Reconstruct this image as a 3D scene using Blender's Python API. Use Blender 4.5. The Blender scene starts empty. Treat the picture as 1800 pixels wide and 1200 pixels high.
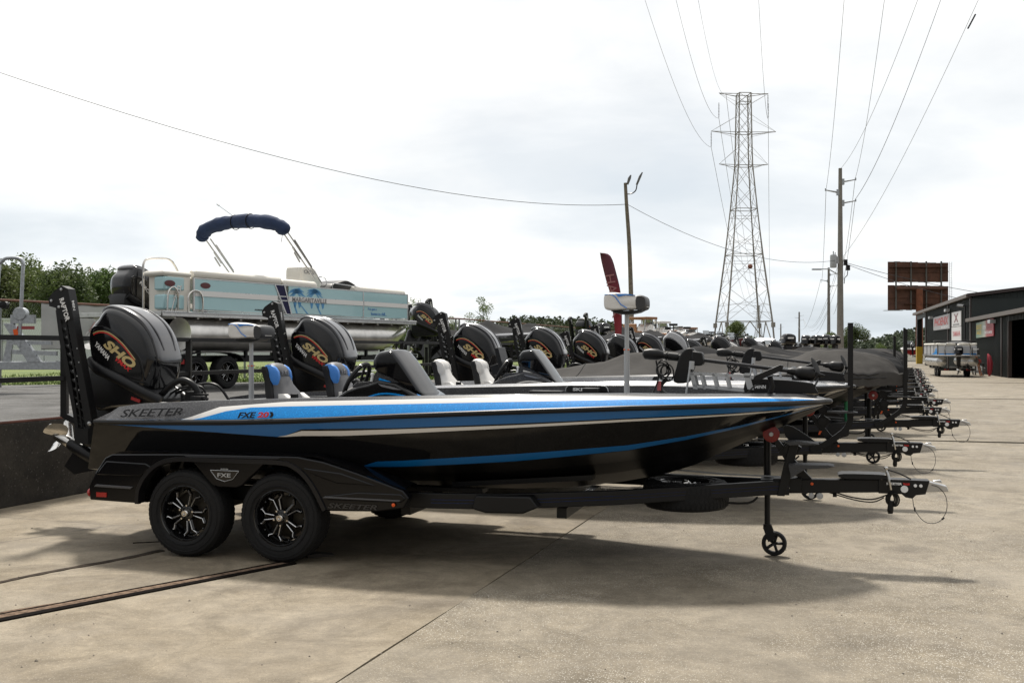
import bpy, math, random
from mathutils import Vector, Matrix, noise

# ------------------------------------------------------------------ camera, world, sun
scene = bpy.context.scene
C = scene.collection
R = math.radians
cam_data = bpy.data.cameras.new('camera')
cam = bpy.data.objects.new('camera', cam_data)
C.objects.link(cam)
cam.location = (0, 0, 1.72)
cam.rotation_euler = (R(90), 0, 0)
cam_data.sensor_width = 36
cam_data.lens = 36
cam_data.shift_y = 0.0067
cam_data.clip_start = 0.1
cam_data.clip_end = 5000
scene.camera = cam

SUN_EL, SUN_AZ = R(58), R(-8)          # azimuth measured from +Y towards +X
world = bpy.data.worlds.new('World')
scene.world = world
world.use_nodes = True
wn, wl = world.node_tree.nodes, world.node_tree.links
wn.clear()
w_out = wn.new('ShaderNodeOutputWorld')
w_bg = wn.new('ShaderNodeBackground')
w_bg.inputs['Strength'].default_value = 0.1
w_sky = wn.new('ShaderNodeTexSky')
w_sky.sky_type = 'NISHITA'
w_sky.sun_disc = False
w_sky.sun_elevation = SUN_EL
w_sky.sun_rotation = SUN_AZ
w_sky.dust_density = 2.0
tc = wn.new('ShaderNodeTexCoord')
sep = wn.new('ShaderNodeSeparateXYZ')
wl.new(tc.outputs['Generated'], sep.inputs[0])
def wmath(op, a, b=None, clamp=False):
    n = wn.new('ShaderNodeMath'); n.operation = op; n.use_clamp = clamp
    for i, x in enumerate((a, b)):
        if x is None: continue
        if isinstance(x, (int, float)): n.inputs[i].default_value = x
        else: wl.new(x, n.inputs[i])
    return n.outputs[0]
zz = wmath('MAXIMUM', sep.outputs['Z'], 0.0)
den = wmath('ADD', zz, 0.16)
ux = wmath('DIVIDE', sep.outputs['X'], den)
uy = wmath('DIVIDE', sep.outputs['Y'], den)
comb = wn.new('ShaderNodeCombineXYZ')
wl.new(ux, comb.inputs[0]); wl.new(uy, comb.inputs[1])
def wnoise(scale, detail, rough, off):
    m = wn.new('ShaderNodeMapping'); m.inputs['Location'].default_value = off
    wl.new(comb.outputs[0], m.inputs[0])
    n = wn.new('ShaderNodeTexNoise'); n.inputs['Scale'].default_value = scale
    n.inputs['Detail'].default_value = detail; n.inputs['Roughness'].default_value = rough
    n.inputs['Distortion'].default_value = 0.25
    wl.new(m.outputs[0], n.inputs['Vector'])
    return n.outputs['Fac']
def wramp(fac, stops):
    r = wn.new('ShaderNodeValToRGB')
    el = r.color_ramp.elements
    while len(el) < len(stops): el.new(0.5)
    for e, (p, c) in zip(el, stops): e.position = p; e.color = (*c, 1)
    wl.new(fac, r.inputs[0]); return r.outputs[0]
n_big = wnoise(0.75, 8, 0.55, (3.1, 1.7, 0))
n_cov = wnoise(0.5, 6, 0.55, (7.7, 4.2, 0))
cloud = wramp(n_big, [(0.34, (6.6, 6.85, 7.1)), (0.46, (7.9, 8.0, 8.05)), (0.58, (9.9, 9.8, 9.6))])
# clouds far away near the horizon: greyer blue bases, brighter streaks
elev = wmath('MULTIPLY', zz, 3.6, True)
low = wramp(n_cov, [(0.36, (5.4, 6.1, 6.7)), (0.48, (7.0, 7.5, 7.9)), (0.58, (9.6, 9.5, 9.2))])
m1 = wn.new('ShaderNodeMixRGB'); wl.new(elev, m1.inputs[0]); wl.new(low, m1.inputs[1]); wl.new(cloud, m1.inputs[2])
cover = wramp(n_cov, [(0.30, (0.80,) * 3), (0.42, (0.97,) * 3)])
m2 = wn.new('ShaderNodeMixRGB'); wl.new(cover, m2.inputs[0]); wl.new(w_sky.outputs[0], m2.inputs[1]); wl.new(m1.outputs[0], m2.inputs[2])
# the overcast is brightest round the hidden sun and dimmer away from it
sdv = (math.sin(SUN_AZ) * math.cos(SUN_EL), math.cos(SUN_AZ) * math.cos(SUN_EL), math.sin(SUN_EL))
dt = wn.new('ShaderNodeVectorMath'); dt.operation = 'DOT_PRODUCT'; dt.inputs[1].default_value = sdv
wl.new(tc.outputs['Generated'], dt.inputs[0])
mrg = wn.new('ShaderNodeMapRange'); mrg.interpolation_type = 'SMOOTHSTEP'
mrg.inputs['From Min'].default_value = -0.6; mrg.inputs['From Max'].default_value = 0.75
mrg.inputs['To Min'].default_value = 0.38; mrg.inputs['To Max'].default_value = 1.14
wl.new(dt.outputs['Value'], mrg.inputs[0])
vm = wn.new('ShaderNodeVectorMath'); vm.operation = 'SCALE'
wl.new(m2.outputs[0], vm.inputs[0]); wl.new(mrg.outputs[0], vm.inputs['Scale'])
wl.new(vm.outputs[0], w_bg.inputs['Color'])
wl.new(w_bg.outputs[0], w_out.inputs[0])

sun_data = bpy.data.lights.new('sun', 'SUN')
sun_data.energy = 4.3
sun_data.angle = R(6.0)
sun_data.color = (1.0, 0.95, 0.87)
sun = bpy.data.objects.new('sun', sun_data)
C.objects.link(sun)
sd = Vector((math.sin(SUN_AZ) * math.cos(SUN_EL), math.cos(SUN_AZ) * math.cos(SUN_EL), math.sin(SUN_EL)))
sun.rotation_euler = sd.to_track_quat('Z', 'Y').to_euler()
sun.location = (0, 0, 40)
scene.view_settings.view_transform = 'Standard'
scene.view_settings.look = 'None'
scene.view_settings.exposure = 0.17
scene.view_settings.gamma = 1.0
scene.view_settings.use_curve_mapping = False

random.seed(7)
# ------------------------------------------------------------------ materials
MATS = {}
def mat(name, col, rough=0.5, metal=0.0, coat=0.0, var=0.0, vscale=6.0, bump=0.0, bscale=60.0, spec=0.5, flake=0.0, trans=0.0):
    if name in MATS: return MATS[name]
    m = bpy.data.materials.new(name); m.use_nodes = True
    n, l = m.node_tree.nodes, m.node_tree.links
    b = n['Principled BSDF']
    if max(col) < 0.025 and metal < .3: col = tuple(c * .5 for c in col); spec = min(spec, .3); coat *= .6
    b.inputs['Base Color'].default_value = (*col, 1)
    b.inputs['Roughness'].default_value = rough
    b.inputs['Metallic'].default_value = metal
    b.inputs['Coat Weight'].default_value = coat
    b.inputs['Coat Roughness'].default_value = 0.04
    b.inputs['Specular IOR Level'].default_value = spec
    b.inputs['Transmission Weight'].default_value = trans
    t = n.new('ShaderNodeTexCoord')
    if var:
        q = n.new('ShaderNodeTexNoise'); q.inputs['Scale'].default_value = vscale; q.inputs['Detail'].default_value = 6
        q.inputs['Roughness'].default_value = 0.65
        l.new(t.outputs['Object'], q.inputs['Vector'])
        r = n.new('ShaderNodeValToRGB')
        r.color_ramp.elements[0].position = 0.3; r.color_ramp.elements[1].position = 0.72
        r.color_ramp.elements[0].color = (*[max(0, c * (1 - var)) for c in col], 1)
        r.color_ramp.elements[1].color = (*[min(1, c * (1 + var)) for c in col], 1)
        l.new(q.outputs['Fac'], r.inputs[0]); l.new(r.outputs[0], b.inputs['Base Color'])
        rr = n.new('ShaderNodeMapRange'); rr.inputs['To Min'].default_value = max(0.02, rough - 0.12 * min(1, var * 2)); rr.inputs['To Max'].default_value = min(1, rough + 0.12 * min(1, var * 2))
        l.new(q.outputs['Fac'], rr.inputs[0]); l.new(rr.outputs[0], b.inputs['Roughness'])
    if flake:
        v = n.new('ShaderNodeTexVoronoi'); v.inputs['Scale'].default_value = 260
        l.new(t.outputs['Object'], v.inputs['Vector'])
        r2 = n.new('ShaderNodeValToRGB'); r2.color_ramp.elements[0].position = 0.0; r2.color_ramp.elements[1].position = 0.16
        r2.color_ramp.elements[0].color = (*[min(1, c * 2 + flake) for c in col], 1); r2.color_ramp.elements[1].color = (*col, 1)
        sp = n.new('ShaderNodeSeparateXYZ'); l.new(v.outputs['Color'], sp.inputs[0])
        l.new(sp.outputs[0], r2.inputs[0]); l.new(r2.outputs[0], b.inputs['Base Color'])
    if bump:
        q2 = n.new('ShaderNodeTexNoise'); q2.inputs['Scale'].default_value = bscale; q2.inputs['Detail'].default_value = 5
        l.new(t.outputs['Object'], q2.inputs['Vector'])
        bn = n.new('ShaderNodeBump'); bn.inputs['Strength'].default_value = bump; bn.inputs['Distance'].default_value = 0.02
        l.new(q2.outputs['Fac'], bn.inputs['Height']); l.new(bn.outputs[0], b.inputs['Normal'])
    MATS[name] = m
    return m

gel_black = mat('gelcoat_black', (0.010, 0.010, 0.011), 0.10, coat=.6, flake=0.003, spec=.2)
gel_grey = mat('gelcoat_graphite', (0.036, 0.036, 0.039), 0.36, coat=.15, spec=.25, flake=0.09)
gel_blue = mat('gelcoat_blue', (0.0, 0.20, 0.56), 0.45, coat=.05, flake=0.008, spec=.2)
gel_blue_shade = mat('gelcoat_blue_shaded', (0.0, 0.11, 0.33), 0.35, coat=.2)  # same blue gelcoat, shade under the overhang put into a darker colour
gel_white = mat('gelcoat_white', (0.70, 0.68, 0.65), 0.25, coat=.5)
gel_lgrey = mat('gelcoat_light_grey', (0.33, 0.33, 0.34), 0.25, coat=1.0, flake=0.2)
gel_red = mat('gelcoat_red', (0.35, 0.012, 0.012), 0.22, coat=1.0)
gel_maroon = mat('gelcoat_maroon', (0.11, 0.02, 0.02), 0.3, coat=0.6)
gel_navy = mat('gelcoat_navy', (0.012, 0.02, 0.06), 0.25, coat=0.8)
rubber = mat('black_rubber', (0.012, 0.012, 0.013), 0.38)
tyre_m = mat('tyre_rubber', (0.020, 0.020, 0.021), 0.72, var=0.35, vscale=9, bump=0.25, bscale=90)
frame_m = mat('trailer_black_paint', (0.013, 0.013, 0.014), 0.42, var=0.25, vscale=5, bump=0.08, bscale=200)
fend_m = mat('fender_plastic', (0.008, 0.008, 0.010), 0.16, coat=0.2, spec=.22)
fend_lip = mat('fender_lip', (0.016, 0.016, 0.019), 0.3, coat=0.2, spec=.3)
cowl_m = mat('cowling_black', (0.009, 0.009, 0.011), 0.14, coat=.8)
cowl_top = mat('cowling_grey_top', (0.06, 0.06, 0.065), 0.28, metal=0.2, coat=.7)
mid_m = mat('outboard_midsection', (0.014, 0.014, 0.016), 0.33, var=0.2, vscale=7)
chrome = mat('polished_steel', (0.62, 0.60, 0.57), 0.14, metal=1.0, var=0.15, vscale=12)
galv = mat('galvanised_steel', (0.42, 0.44, 0.46), 0.42, metal=0.75, var=0.25, vscale=22)
alu = mat('aluminium', (0.52, 0.52, 0.52), 0.28, metal=0.85, var=0.16, vscale=4)
alu_dark = mat('aluminium_tube', (0.62, 0.60, 0.57), 0.33, metal=0.9, var=0.25, vscale=2.5)
silver = mat('silver_paint', (0.42, 0.43, 0.44), 0.35, metal=0.3)
steel_d = mat('dark_metal', (0.03, 0.03, 0.032), 0.35, metal=0.5)
blk = mat('black_plastic', (0.015, 0.015, 0.016), 0.45)
blk_gloss = mat('black_glossy', (0.008, 0.008, 0.009), 0.12, coat=1.0)
cable_m = mat('black_cable', (0.009, 0.009, 0.009), 0.45)
vinyl_w = mat('white_vinyl', (0.70, 0.68, 0.65), 0.48, var=0.06, vscale=14, bump=0.1, bscale=300)
vinyl_g = mat('grey_vinyl', (0.085, 0.085, 0.09), 0.5, bump=0.15, bscale=300)
vinyl_b = mat('blue_vinyl', (0.05, 0.23, 0.66), 0.45, bump=0.1, bscale=300)
vinyl_c = mat('charcoal_vinyl', (0.035, 0.035, 0.037), 0.5)
vinyl_t = mat('tan_vinyl', (0.24, 0.11, 0.045), 0.5)
carpet = mat('deck_carpet', (0.14, 0.145, 0.15), 0.95, var=0.25, vscale=40, bump=0.4, bscale=180)
deck_c = mat('dark_carpet', (0.06, 0.06, 0.063), 0.95, var=0.25, vscale=40, bump=0.4, bscale=180)
red_p = mat('red_plastic', (0.36, 0.01, 0.008), 0.3, coat=0.5)
roller_m = mat('red_roller', (0.20, 0.008, 0.006), 0.35)
orange = mat('orange_reflector', (0.75, 0.10, 0.01), 0.35)
gold = mat('gold_print', (0.60, 0.47, 0.22), 0.35, metal=0.3)
red_t = mat('red_print', (0.60, 0.02, 0.02), 0.4)
white_t = mat('white_print', (0.75, 0.75, 0.75), 0.4)
black_t = mat('black_print', (0.012, 0.012, 0.013), 0.35)
grey_t = mat('grey_print', (0.20, 0.20, 0.21), 0.35, metal=0.5)
blue_t = mat('blue_print', (0.02, 0.16, 0.48), 0.4)
cover_g = mat('cover_grey', (0.060, 0.057, 0.054), 0.9, spec=.08, var=0.18, vscale=3, bump=0.35, bscale=9)
cover_d = mat('cover_charcoal', (0.027, 0.027, 0.028), 0.9, spec=.08, var=0.2, vscale=3, bump=0.35, bscale=9)
canvas_n = mat('navy_canvas', (0.018, 0.034, 0.085), 0.85, var=0.2, vscale=6, bump=0.3, bscale=20)
aqua = mat('aqua_panel', (0.36, 0.57, 0.60), 0.25, coat=0.6, var=0.04, vscale=1.5)
plas_w = mat('white_panel', (0.76, 0.75, 0.73), 0.4)
cream = mat('cream_vinyl', (0.72, 0.69, 0.62), 0.5, bump=0.1, bscale=90)
wood_pole = mat('weathered_pole', (0.17, 0.14, 0.11), 0.85, var=0.4, vscale=7, bump=0.5, bscale=25)
steel_pole = mat('weathering_steel_pole', (0.20, 0.185, 0.165), 0.7, var=0.2, vscale=2)
gel_bottom = mat('gelcoat_bottom', (0.010, 0.010, 0.011), 0.4, spec=.15)
pyl_m = mat('pylon_steel', (0.30, 0.28, 0.25), 0.6, metal=0.3, var=0.2, vscale=0.7)
rust = mat('rusty_steel', (0.10, 0.045, 0.028), 0.85, var=0.45, vscale=0.8, bump=0.3, bscale=10)
rust_l = mat('rust_orange', (0.19, 0.065, 0.032), 0.85, var=0.4, vscale=1.2)
wire_m = mat('aluminium_wire', (0.30, 0.31, 0.32), 0.5, metal=0.4)
glass_d = mat('smoked_acrylic', (0.008, 0.008, 0.010), 0.06, spec=.35)
glass_l = mat('clear_acrylic', (0.35, 0.38, 0.40), 0.05, coat=1.0, metal=0.2)

# ------------------------------------------------------------------ mesh helpers
def cr(poly, n=4, closed=True):
    out = []; N = len(poly)
    rng = range(N) if closed else range(N - 1)
    for i in rng:
        g = (lambda k: poly[k % N]) if closed else (lambda k: poly[max(0, min(N - 1, k))])
        p0, p1, p2, p3 = g(i - 1), g(i), g(i + 1), g(i + 2)
        for j in range(n):
            t = j / n; t2 = t * t; t3 = t2 * t
            out.append(tuple(0.5 * (2 * b + (c - a) * t + (2 * a - 5 * b + 4 * c - d) * t2 + (3 * b - a - 3 * c + d) * t3)
                             for a, b, c, d in zip(p0, p1, p2, p3)))
    if not closed: out.append(tuple(poly[-1]))
    return out

def lerp_tab(tab, x):
    if x <= tab[0][0]: return tab[0][1]
    for (a, va), (b, vb) in zip(tab, tab[1:]):
        if x <= b: return va + (vb - va) * (x - a) / (b - a)
    return tab[-1][1]

class MB:
    def __init__(s): s.v = []; s.f = []; s.m = []
    def add(s, vs, fs, mi=0):
        o = len(s.v); s.v += [tuple(v) for v in vs]
        for f in fs: s.f.append(tuple(o + i for i in f)); s.m.append(mi)
        return s
    def box(s, c, d, rz=0.0, ry=0.0, rx=0.0, mi=0):
        M = Matrix.Rotation(rz, 3, 'Z') @ Matrix.Rotation(ry, 3, 'Y') @ Matrix.Rotation(rx, 3, 'X')
        vs = [Vector(c) + M @ Vector((x * d[0] / 2, y * d[1] / 2, z * d[2] / 2)) for x in (-1, 1) for y in (-1, 1) for z in (-1, 1)]
        return s.add(vs, [(0, 1, 3, 2), (4, 6, 7, 5), (0, 4, 5, 1), (2, 3, 7, 6), (0, 2, 6, 4), (1, 5, 7, 3)], mi)
    def prism(s, poly, a, b, plane='xz', mi=0):
        def P(p, t): return {'xz': (p[0], t, p[1]), 'xy': (p[0], p[1], t), 'yz': (t, p[0], p[1])}[plane]
        n = len(poly)
        vs = [P(p, a) for p in poly] + [P(p, b) for p in poly]
        fs = [tuple(range(n)), tuple(range(2 * n - 1, n - 1, -1))] + [(i, n + i, n + (i + 1) % n, (i + 1) % n) for i in range(n)]
        return s.add(vs, fs, mi)
    def pillow(s, poly, ys, mi=0):
        cx = sum(p[0] for p in poly) / len(poly); cz = sum(p[1] for p in poly) / len(poly)
        n = len(poly); vs = []; fs = []
        for y, k in ys: vs += [(cx + (p[0] - cx) * k, y, cz + (p[1] - cz) * k) for p in poly]
        for j in range(len(ys) - 1):
            for i in range(n):
                fs.append((j * n + i, (j + 1) * n + i, (j + 1) * n + (i + 1) % n, j * n + (i + 1) % n))
        fs.append(tuple(range(n))); fs.append(tuple(range(len(ys) * n - 1, (len(ys) - 1) * n - 1, -1)))
        return s.add(vs, fs, mi)
    def tube(s, pts, r, n=8, mi=0, cap=True, sq=False):
        pts = [Vector(p) for p in pts]
        if sq: n = 4
        N = len(pts); vs = []; fs = []
        up = None
        for i, p in enumerate(pts):
            if i == 0: t = pts[1] - p
            elif i == N - 1: t = p - pts[i - 1]
            else: t = (pts[i + 1] - p).normalized() + (p - pts[i - 1]).normalized()
            t = t.normalized() if t.length > 1e-9 else Vector((0, 0, 1))
            if up is None:
                up = Vector((0, 0, 1)) if abs(t.z) < 0.95 else Vector((0, 1, 0))
            a = up - t * up.dot(t)
            if a.length < 1e-6: a = Vector((1, 0, 0)) - t * t.x
            a.normalize(); up = a
            b = t.cross(a)
            rr = r[i] if isinstance(r, (list, tuple)) else r
            for k in range(n):
                an = 2 * math.pi * (k + (0.5 if sq else 0)) / n
                q = rr * (1.414 if sq else 1)
                vs.append(p + a * (math.cos(an) * q) + b * (math.sin(an) * q))
        for i in range(N - 1):
            for k in range(n):
                fs.append((i * n + k, i * n + (k + 1) % n, (i + 1) * n + (k + 1) % n, (i + 1) * n + k))
        if cap: fs.append(tuple(range(n - 1, -1, -1))); fs.append(tuple(range((N - 1) * n, N * n)))
        return s.add(vs, fs, mi)
    def rev(s, prof, c=(0, 0, 0), axis='y', n=32, mi=0, closed=False):
        vs = []; fs = []; m = len(prof)
        for k in range(n):
            a = 2 * math.pi * k / n; ca, sa = math.cos(a), math.sin(a)
            for r, t in prof:
                d = {'y': (r * ca, t, r * sa), 'x': (t, r * ca, r * sa), 'z': (r * ca, r * sa, t)}[axis]
                vs.append((c[0] + d[0], c[1] + d[1], c[2] + d[2]))
        for k in range(n):
            for i in range(m if closed else m - 1):
                j = (i + 1) % m
                fs.append((k * m + i, k * m + j, ((k + 1) % n) * m + j, ((k + 1) % n) * m + i))
        return s.add(vs, fs, mi)
    def loft(s, secs, mi=0, ring=True, cap=True, mis=None):
        n = len(secs[0]); vs = [p for q in secs for p in q]; o = len(s.v); s.v += [tuple(v) for v in vs]
        for j in range(len(secs) - 1):
            for i in range(n if ring else n - 1):
                k = (i + 1) % n
                s.f.append((o + j * n + i, o + j * n + k, o + (j + 1) * n + k, o + (j + 1) * n + i)); s.m.append(mis[i] if mis else mi)
        if cap and ring:
            s.f.append(tuple(o + i for i in range(n - 1, -1, -1))); s.m.append(mi)
            e = o + (len(secs) - 1) * n
            s.f.append(tuple(e + i for i in range(n))); s.m.append(mi)
        return s
    def ball(s, c, r, n=10, mi=0):
        rx, ry, rz = r if isinstance(r, (tuple, list)) else (r, r, r)
        secs = []
        for j in range(1, n // 2 + 1):
            th = math.pi * j / (n // 2 + 1)
            secs.append([(c[0] + rx * math.sin(th) * math.cos(2 * math.pi * k / n), c[1] + ry * math.sin(th) * math.sin(2 * math.pi * k / n), c[2] - rz * math.cos(th)) for k in range(n)])
        return s.loft(secs, mi)
    def mesh(s, name, mats, smooth=True, ang=38):
        me = bpy.data.meshes.new(name)
        me.from_pydata(s.v, [], s.f)
        if not isinstance(mats, (list, tuple)): mats = [mats]
        for m in mats: me.materials.append(m)
        if len(mats) > 1: me.polygons.foreach_set('material_index', s.m)
        me.validate(); me.update()
        if smooth:
            me.polygons.foreach_set('use_smooth', [True] * len(me.polygons))
            me.set_sharp_from_angle(angle=R(ang))
        return me
    def build(s, name, mats, parent=None, bevel=0.0, smooth=True, loc=None, ang=38):
        o = bpy.data.objects.new(name, s.mesh(name, mats, smooth, ang))
        C.objects.link(o)
        if parent: o.parent = parent
        if loc: o.location = loc
        if bevel:
            b = o.modifiers.new('bevel', 'BEVEL'); b.width = bevel; b.segments = 2; b.limit_method = 'ANGLE'; b.angle_limit = R(40)
            b.harden_normals = False
        return o

def part(name, me, parent, loc=(0, 0, 0), rot=(0, 0, 0), sc=1.0):
    o = bpy.data.objects.new(name, me); C.objects.link(o); o.parent = parent
    o.location = loc; o.rotation_euler = rot
    if sc != 1.0: o.scale = (sc, sc, sc)
    return o

def tag(o, label=None, cat=None, group=None, kind=None):
    if label: o['label'] = label
    if cat: o['category'] = cat
    if group: o['group'] = group
    if kind: o['kind'] = kind
    return o
def thing(name, label, cat, loc=(0, 0, 0), rz=0.0, group=None):
    o = bpy.data.objects.new(name, None); C.objects.link(o)
    o.location = loc; o.rotation_euler = (0, 0, rz); o.empty_display_size = 0.2
    return tag(o, label, cat, group)
def struct(o): o['kind'] = 'structure'; return o
KIDS = {}
def dup(o, parent=None):
    c = o.copy(); C.objects.link(c)
    if parent: c.parent = parent
    for ch in list(o.children): dup(ch, c)
    return c
def place(o, loc, rz, label=None, group=None):
    o.location = loc; o.rotation_euler = (0, 0, rz)
    if label: o['label'] = label
    if group: o['group'] = group
    return o

TX = {}
def text_mesh(s, w, h, m, shear=0.0, bold=0.0, ext=0.004):
    """lettering as a mesh in the XZ plane facing -Y, centred, w wide and h high"""
    key = (s, w, h, m.name, shear, bold)
    if key in TX: return TX[key]
    cu = bpy.data.curves.new('lettering', 'FONT'); cu.body = s; cu.size = 1.0; cu.extrude = 0.02; cu.shear = shear; cu.offset = bold
    cu.resolution_u = 3
    ob = bpy.data.objects.new('lettering', cu)
    me = bpy.data.meshes.new_from_object(ob)
    xs = [v.co.x for v in me.vertices]; ys = [v.co.y for v in me.vertices]
    cx, cy = (min(xs) + max(xs)) / 2, (min(ys) + max(ys)) / 2
    fx, fy = w / (max(xs) - min(xs)), h / (max(ys) - min(ys))
    for v in me.vertices:
        x, y, z = v.co; v.co = ((x - cx) * fx, -z / 0.02 * ext * 0.5, (y - cy) * fy)
    me.materials.clear(); me.materials.append(m)
    for p in me.polygons: p.material_index = 0
    bpy.data.objects.remove(ob); bpy.data.curves.remove(cu)
    TX[key] = me
    return me
def text(name, s, w, h, m, parent, loc, rot=(0, 0, 0), **k):
    return part(name, text_mesh(s, w, h, m, **k), parent, loc, rot)
# ------------------------------------------------------------------ outboard motors
COWL = [(-2.56, 1.95), (-2.47, 2.02), (-2.4, 2.09), (-2.33, 2.12), (-2.2, 2.11), (-2.03, 2.06), (-1.85, 1.97), (-1.72, 1.85), (-1.64, 1.7), (-1.61, 1.6), (-1.63, 1.49), (-1.67, 1.37), (-1.74, 1.28), (-1.85, 1.28), (-2.0, 1.34), (-2.26, 1.44), (-2.53, 1.56), (-2.60, 1.7), (-2.60, 1.87)]
TOPS = [(-2.43, 2.085), (-2.34, 2.13), (-2.2, 2.12), (-2.02, 2.075), (-1.84, 1.985), (-1.71, 1.86), (-1.63, 1.71), (-1.60, 1.60), (-1.69, 1.64), (-1.80, 1.77), (-1.85, 1.83), (-2.0, 1.94), (-2.17, 2.01), (-2.39, 2.03)]
PANEL = [(-2.51, 1.88), (-2.39, 1.90), (-2.28, 1.86), (-2.17, 1.78), (-2.03, 1.65), (-1.985, 1.56), (-1.965, 1.44), (-2.0, 1.425), (-2.18, 1.475), (-2.43, 1.59), (-2.505, 1.67)]
COWL = [(-2.59 + (x + 2.59) * .77, z) for x, z in COWL]
TOPS = [(-2.585 + (x + 2.585) * .77, z) for x, z in TOPS]
OB = {}
def outboard_meshes():
    W = 0.255
    m = MB().pillow(cr(COWL, 4), [(-W, .80), (-W + .012, .86), (-W + .04, .93), (-W + .09, .985), (-.12, 1.0), (.12, 1.0), (W - .09, .985), (W - .04, .93), (W - .012, .86), (W, .80)])
    OB['cowling'] = (m.mesh('cowling', cowl_m), )
    m = MB().pillow(cr(TOPS, 4), [(-.19, .96), (-.18, 1.0), (-.14, 1.03), (-.06, 1.05), (.06, 1.05), (.14, 1.03), (.18, 1.0), (.19, .96)])
    # two creases along the top shell
    m.tube(cr([(-2.38, -.12, 2.125), (-2.28, -.12, 2.118), (-2.145, -.125, 2.078), (-2.01, -.12, 1.988), (-1.90, -.11, 1.86), (-1.84, -.09, 1.70)], 4, False), .010, 6)
    m.tube(cr([(-2.38, .12, 2.125), (-2.28, .12, 2.118), (-2.145, .125, 2.078), (-2.01, .12, 1.988), (-1.90, .11, 1.86), (-1.84, .09, 1.70)], 4, False), .010, 6)
    OB['top'] = m.mesh('cowling_top', cowl_top)
    m = MB().prism(cr(PANEL, 3), -W - .006, -W + .05); m.prism(cr(PANEL, 3), W - .05, W + .006)
    OB['panel'] = m.mesh('side_panel', blk_gloss)
    # recessed groove edge round the panel
    ring = cr([((x + 2.25) * 1.07 - 2.25, (z - 1.67) * 1.09 + 1.67) for x, z in PANEL], 3)
    m = MB()
    for sy in (-1, 1): m.tube([(x, sy * (W - .012), z) for x, z in ring + ring[:1]], .016, 6)
    OB['groove'] = m.mesh('panel_surround', cowl_m)
    st = cr([(-2.50, 1.845), (-2.44, 1.865), (-2.36, 1.86), (-2.27, 1.815), (-2.17, 1.735), (-2.05, 1.60)], 5, False)
    def ribbon(off, w, m_):
        q = MB(); n = len(st); vs = []
        for i, (x, z) in enumerate(st):
            a = st[max(0, i - 1)]; b = st[min(n - 1, i + 1)]
            dx, dz = b[0] - a[0], b[1] - a[1]; L = math.hypot(dx, dz); nx, nz = -dz / L, dx / L
            for yy in (-W - .009, -W - .003):
                vs.append((x + nx * off, yy, z + nz * off)); vs.append((x + nx * (off + w), yy, z + nz * (off + w)))
        fs = []
        for i in range(n - 1):
            a = i * 4; b = a + 4
            fs += [(a, a + 1, b + 1, b), (a, b, b + 2, a + 2), (a + 1, a + 3, b + 3, b + 1)]
        q.add(vs, fs); return q.mesh('stripe', m_)
    OB['gold'] = ribbon(0.014, .009, gold); OB['red'] = ribbon(0.0, .010, red_t)
    # lower cowl band (curved), tilt bracket, mid section
    m = MB().tube(cr([(-2.575, -.20, 1.60), (-2.45, -.235, 1.52), (-2.2, -.25, 1.42), (-1.95, -.24, 1.30), (-1.80, -.2, 1.22)], 4, False), [.06] * 5 + [.055] * 12, 10)
    m.tube(cr([(-2.575, .20, 1.60), (-2.45, .235, 1.52), (-2.2, .25, 1.42), (-1.95, .24, 1.30), (-1.80, .2, 1.22)], 4, False), .055, 10)
    m.pillow(cr([(-2.60, 1.64), (-2.3, 1.52), (-1.95, 1.36), (-1.80, 1.24), (-1.88, 1.17), (-2.05, 1.17), (-2.36, 1.15), (-2.53, 1.12), (-2.63, 1.3)], 3), [(-.21, .85), (-.18, .97), (0, 1), (.18, .97), (.21, .85)])
    OB['mid'] = m.mesh('midsection', mid_m)
    m = MB().pillow(cr([(-2.66, 1.36), (-2.36, 1.16), (-2.50, 1.0), (-2.60, .93), (-2.63, .84), (-2.69, .74), (-2.83, .80), (-2.80, .98), (-2.73, 1.19)], 3), [(-.085, .85), (-.06, .96), (0, 1), (.06, .96), (.085, .85)])
    m.rev([(0.0, .0), (.04, .03), (.065, .12), (.07, .25), (.065, .42), (.045, .5)], n=20, axis='x') if False else None
    a = math.atan2(.64 - .86, -2.66 + 3.08)
    g = MB().rev([(0.045, 0), (.062, .05), (.068, .2), (.060, .36), (.03, .47), (0.0, .5)], n=20, axis='x')
    Mx = Matrix.Rotation(-a, 3, 'Y')
    m.add([Vector((-3.0, 0, .79)) + Mx @ Vector(v) for v in g.v], g.f)
    m.prism([(-3.04, .55), (-2.93, .70), (-2.66, .60), (-2.68, .52), (-2.92, .47)], -.012, .012)
    m.prism([(-3.02, 1.06), (-2.93, 1.075), (-2.73, 1.0), (-2.76, .955), (-2.93, 1.01)], -.11, .11)
    OB['leg'] = m.mesh('lower_unit', mid_m)
    m = MB()
    g = MB().rev([(.052, -.16), (.058, -.14), (.055, 0.0), (.05, .02)], n=20, axis='x'); m.add([Vector((-2.99, 0, .785)) + Mx @ Vector(v) for v in g.v], g.f)
    for k in range(3):
        an = 3.0 + k * 2.094
        secs = []
        for j in range(6):
            r = .045 + j * .031; w = [.05, .085, .11, .11, .08, .015][j]; tw = .9 - j * .08
            c = Vector((-.016 * j, 0, r)); e = Vector((math.sin(tw) * w, math.cos(tw) * w, 0)); t = Vector((.006, 0, 0))
            secs.append([c - e, c + t * .9, c + e, c - t * .9])
        RX = Matrix.Rotation(an, 3, 'X')
        q = MB().loft(secs)
        m.add([Vector((-3.07, 0, .83)) + Mx @ (RX @ Vector(v)) for v in q.v], q.f)
    OB['prop'] = m.mesh('propeller', chrome)
    m = MB()
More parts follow.
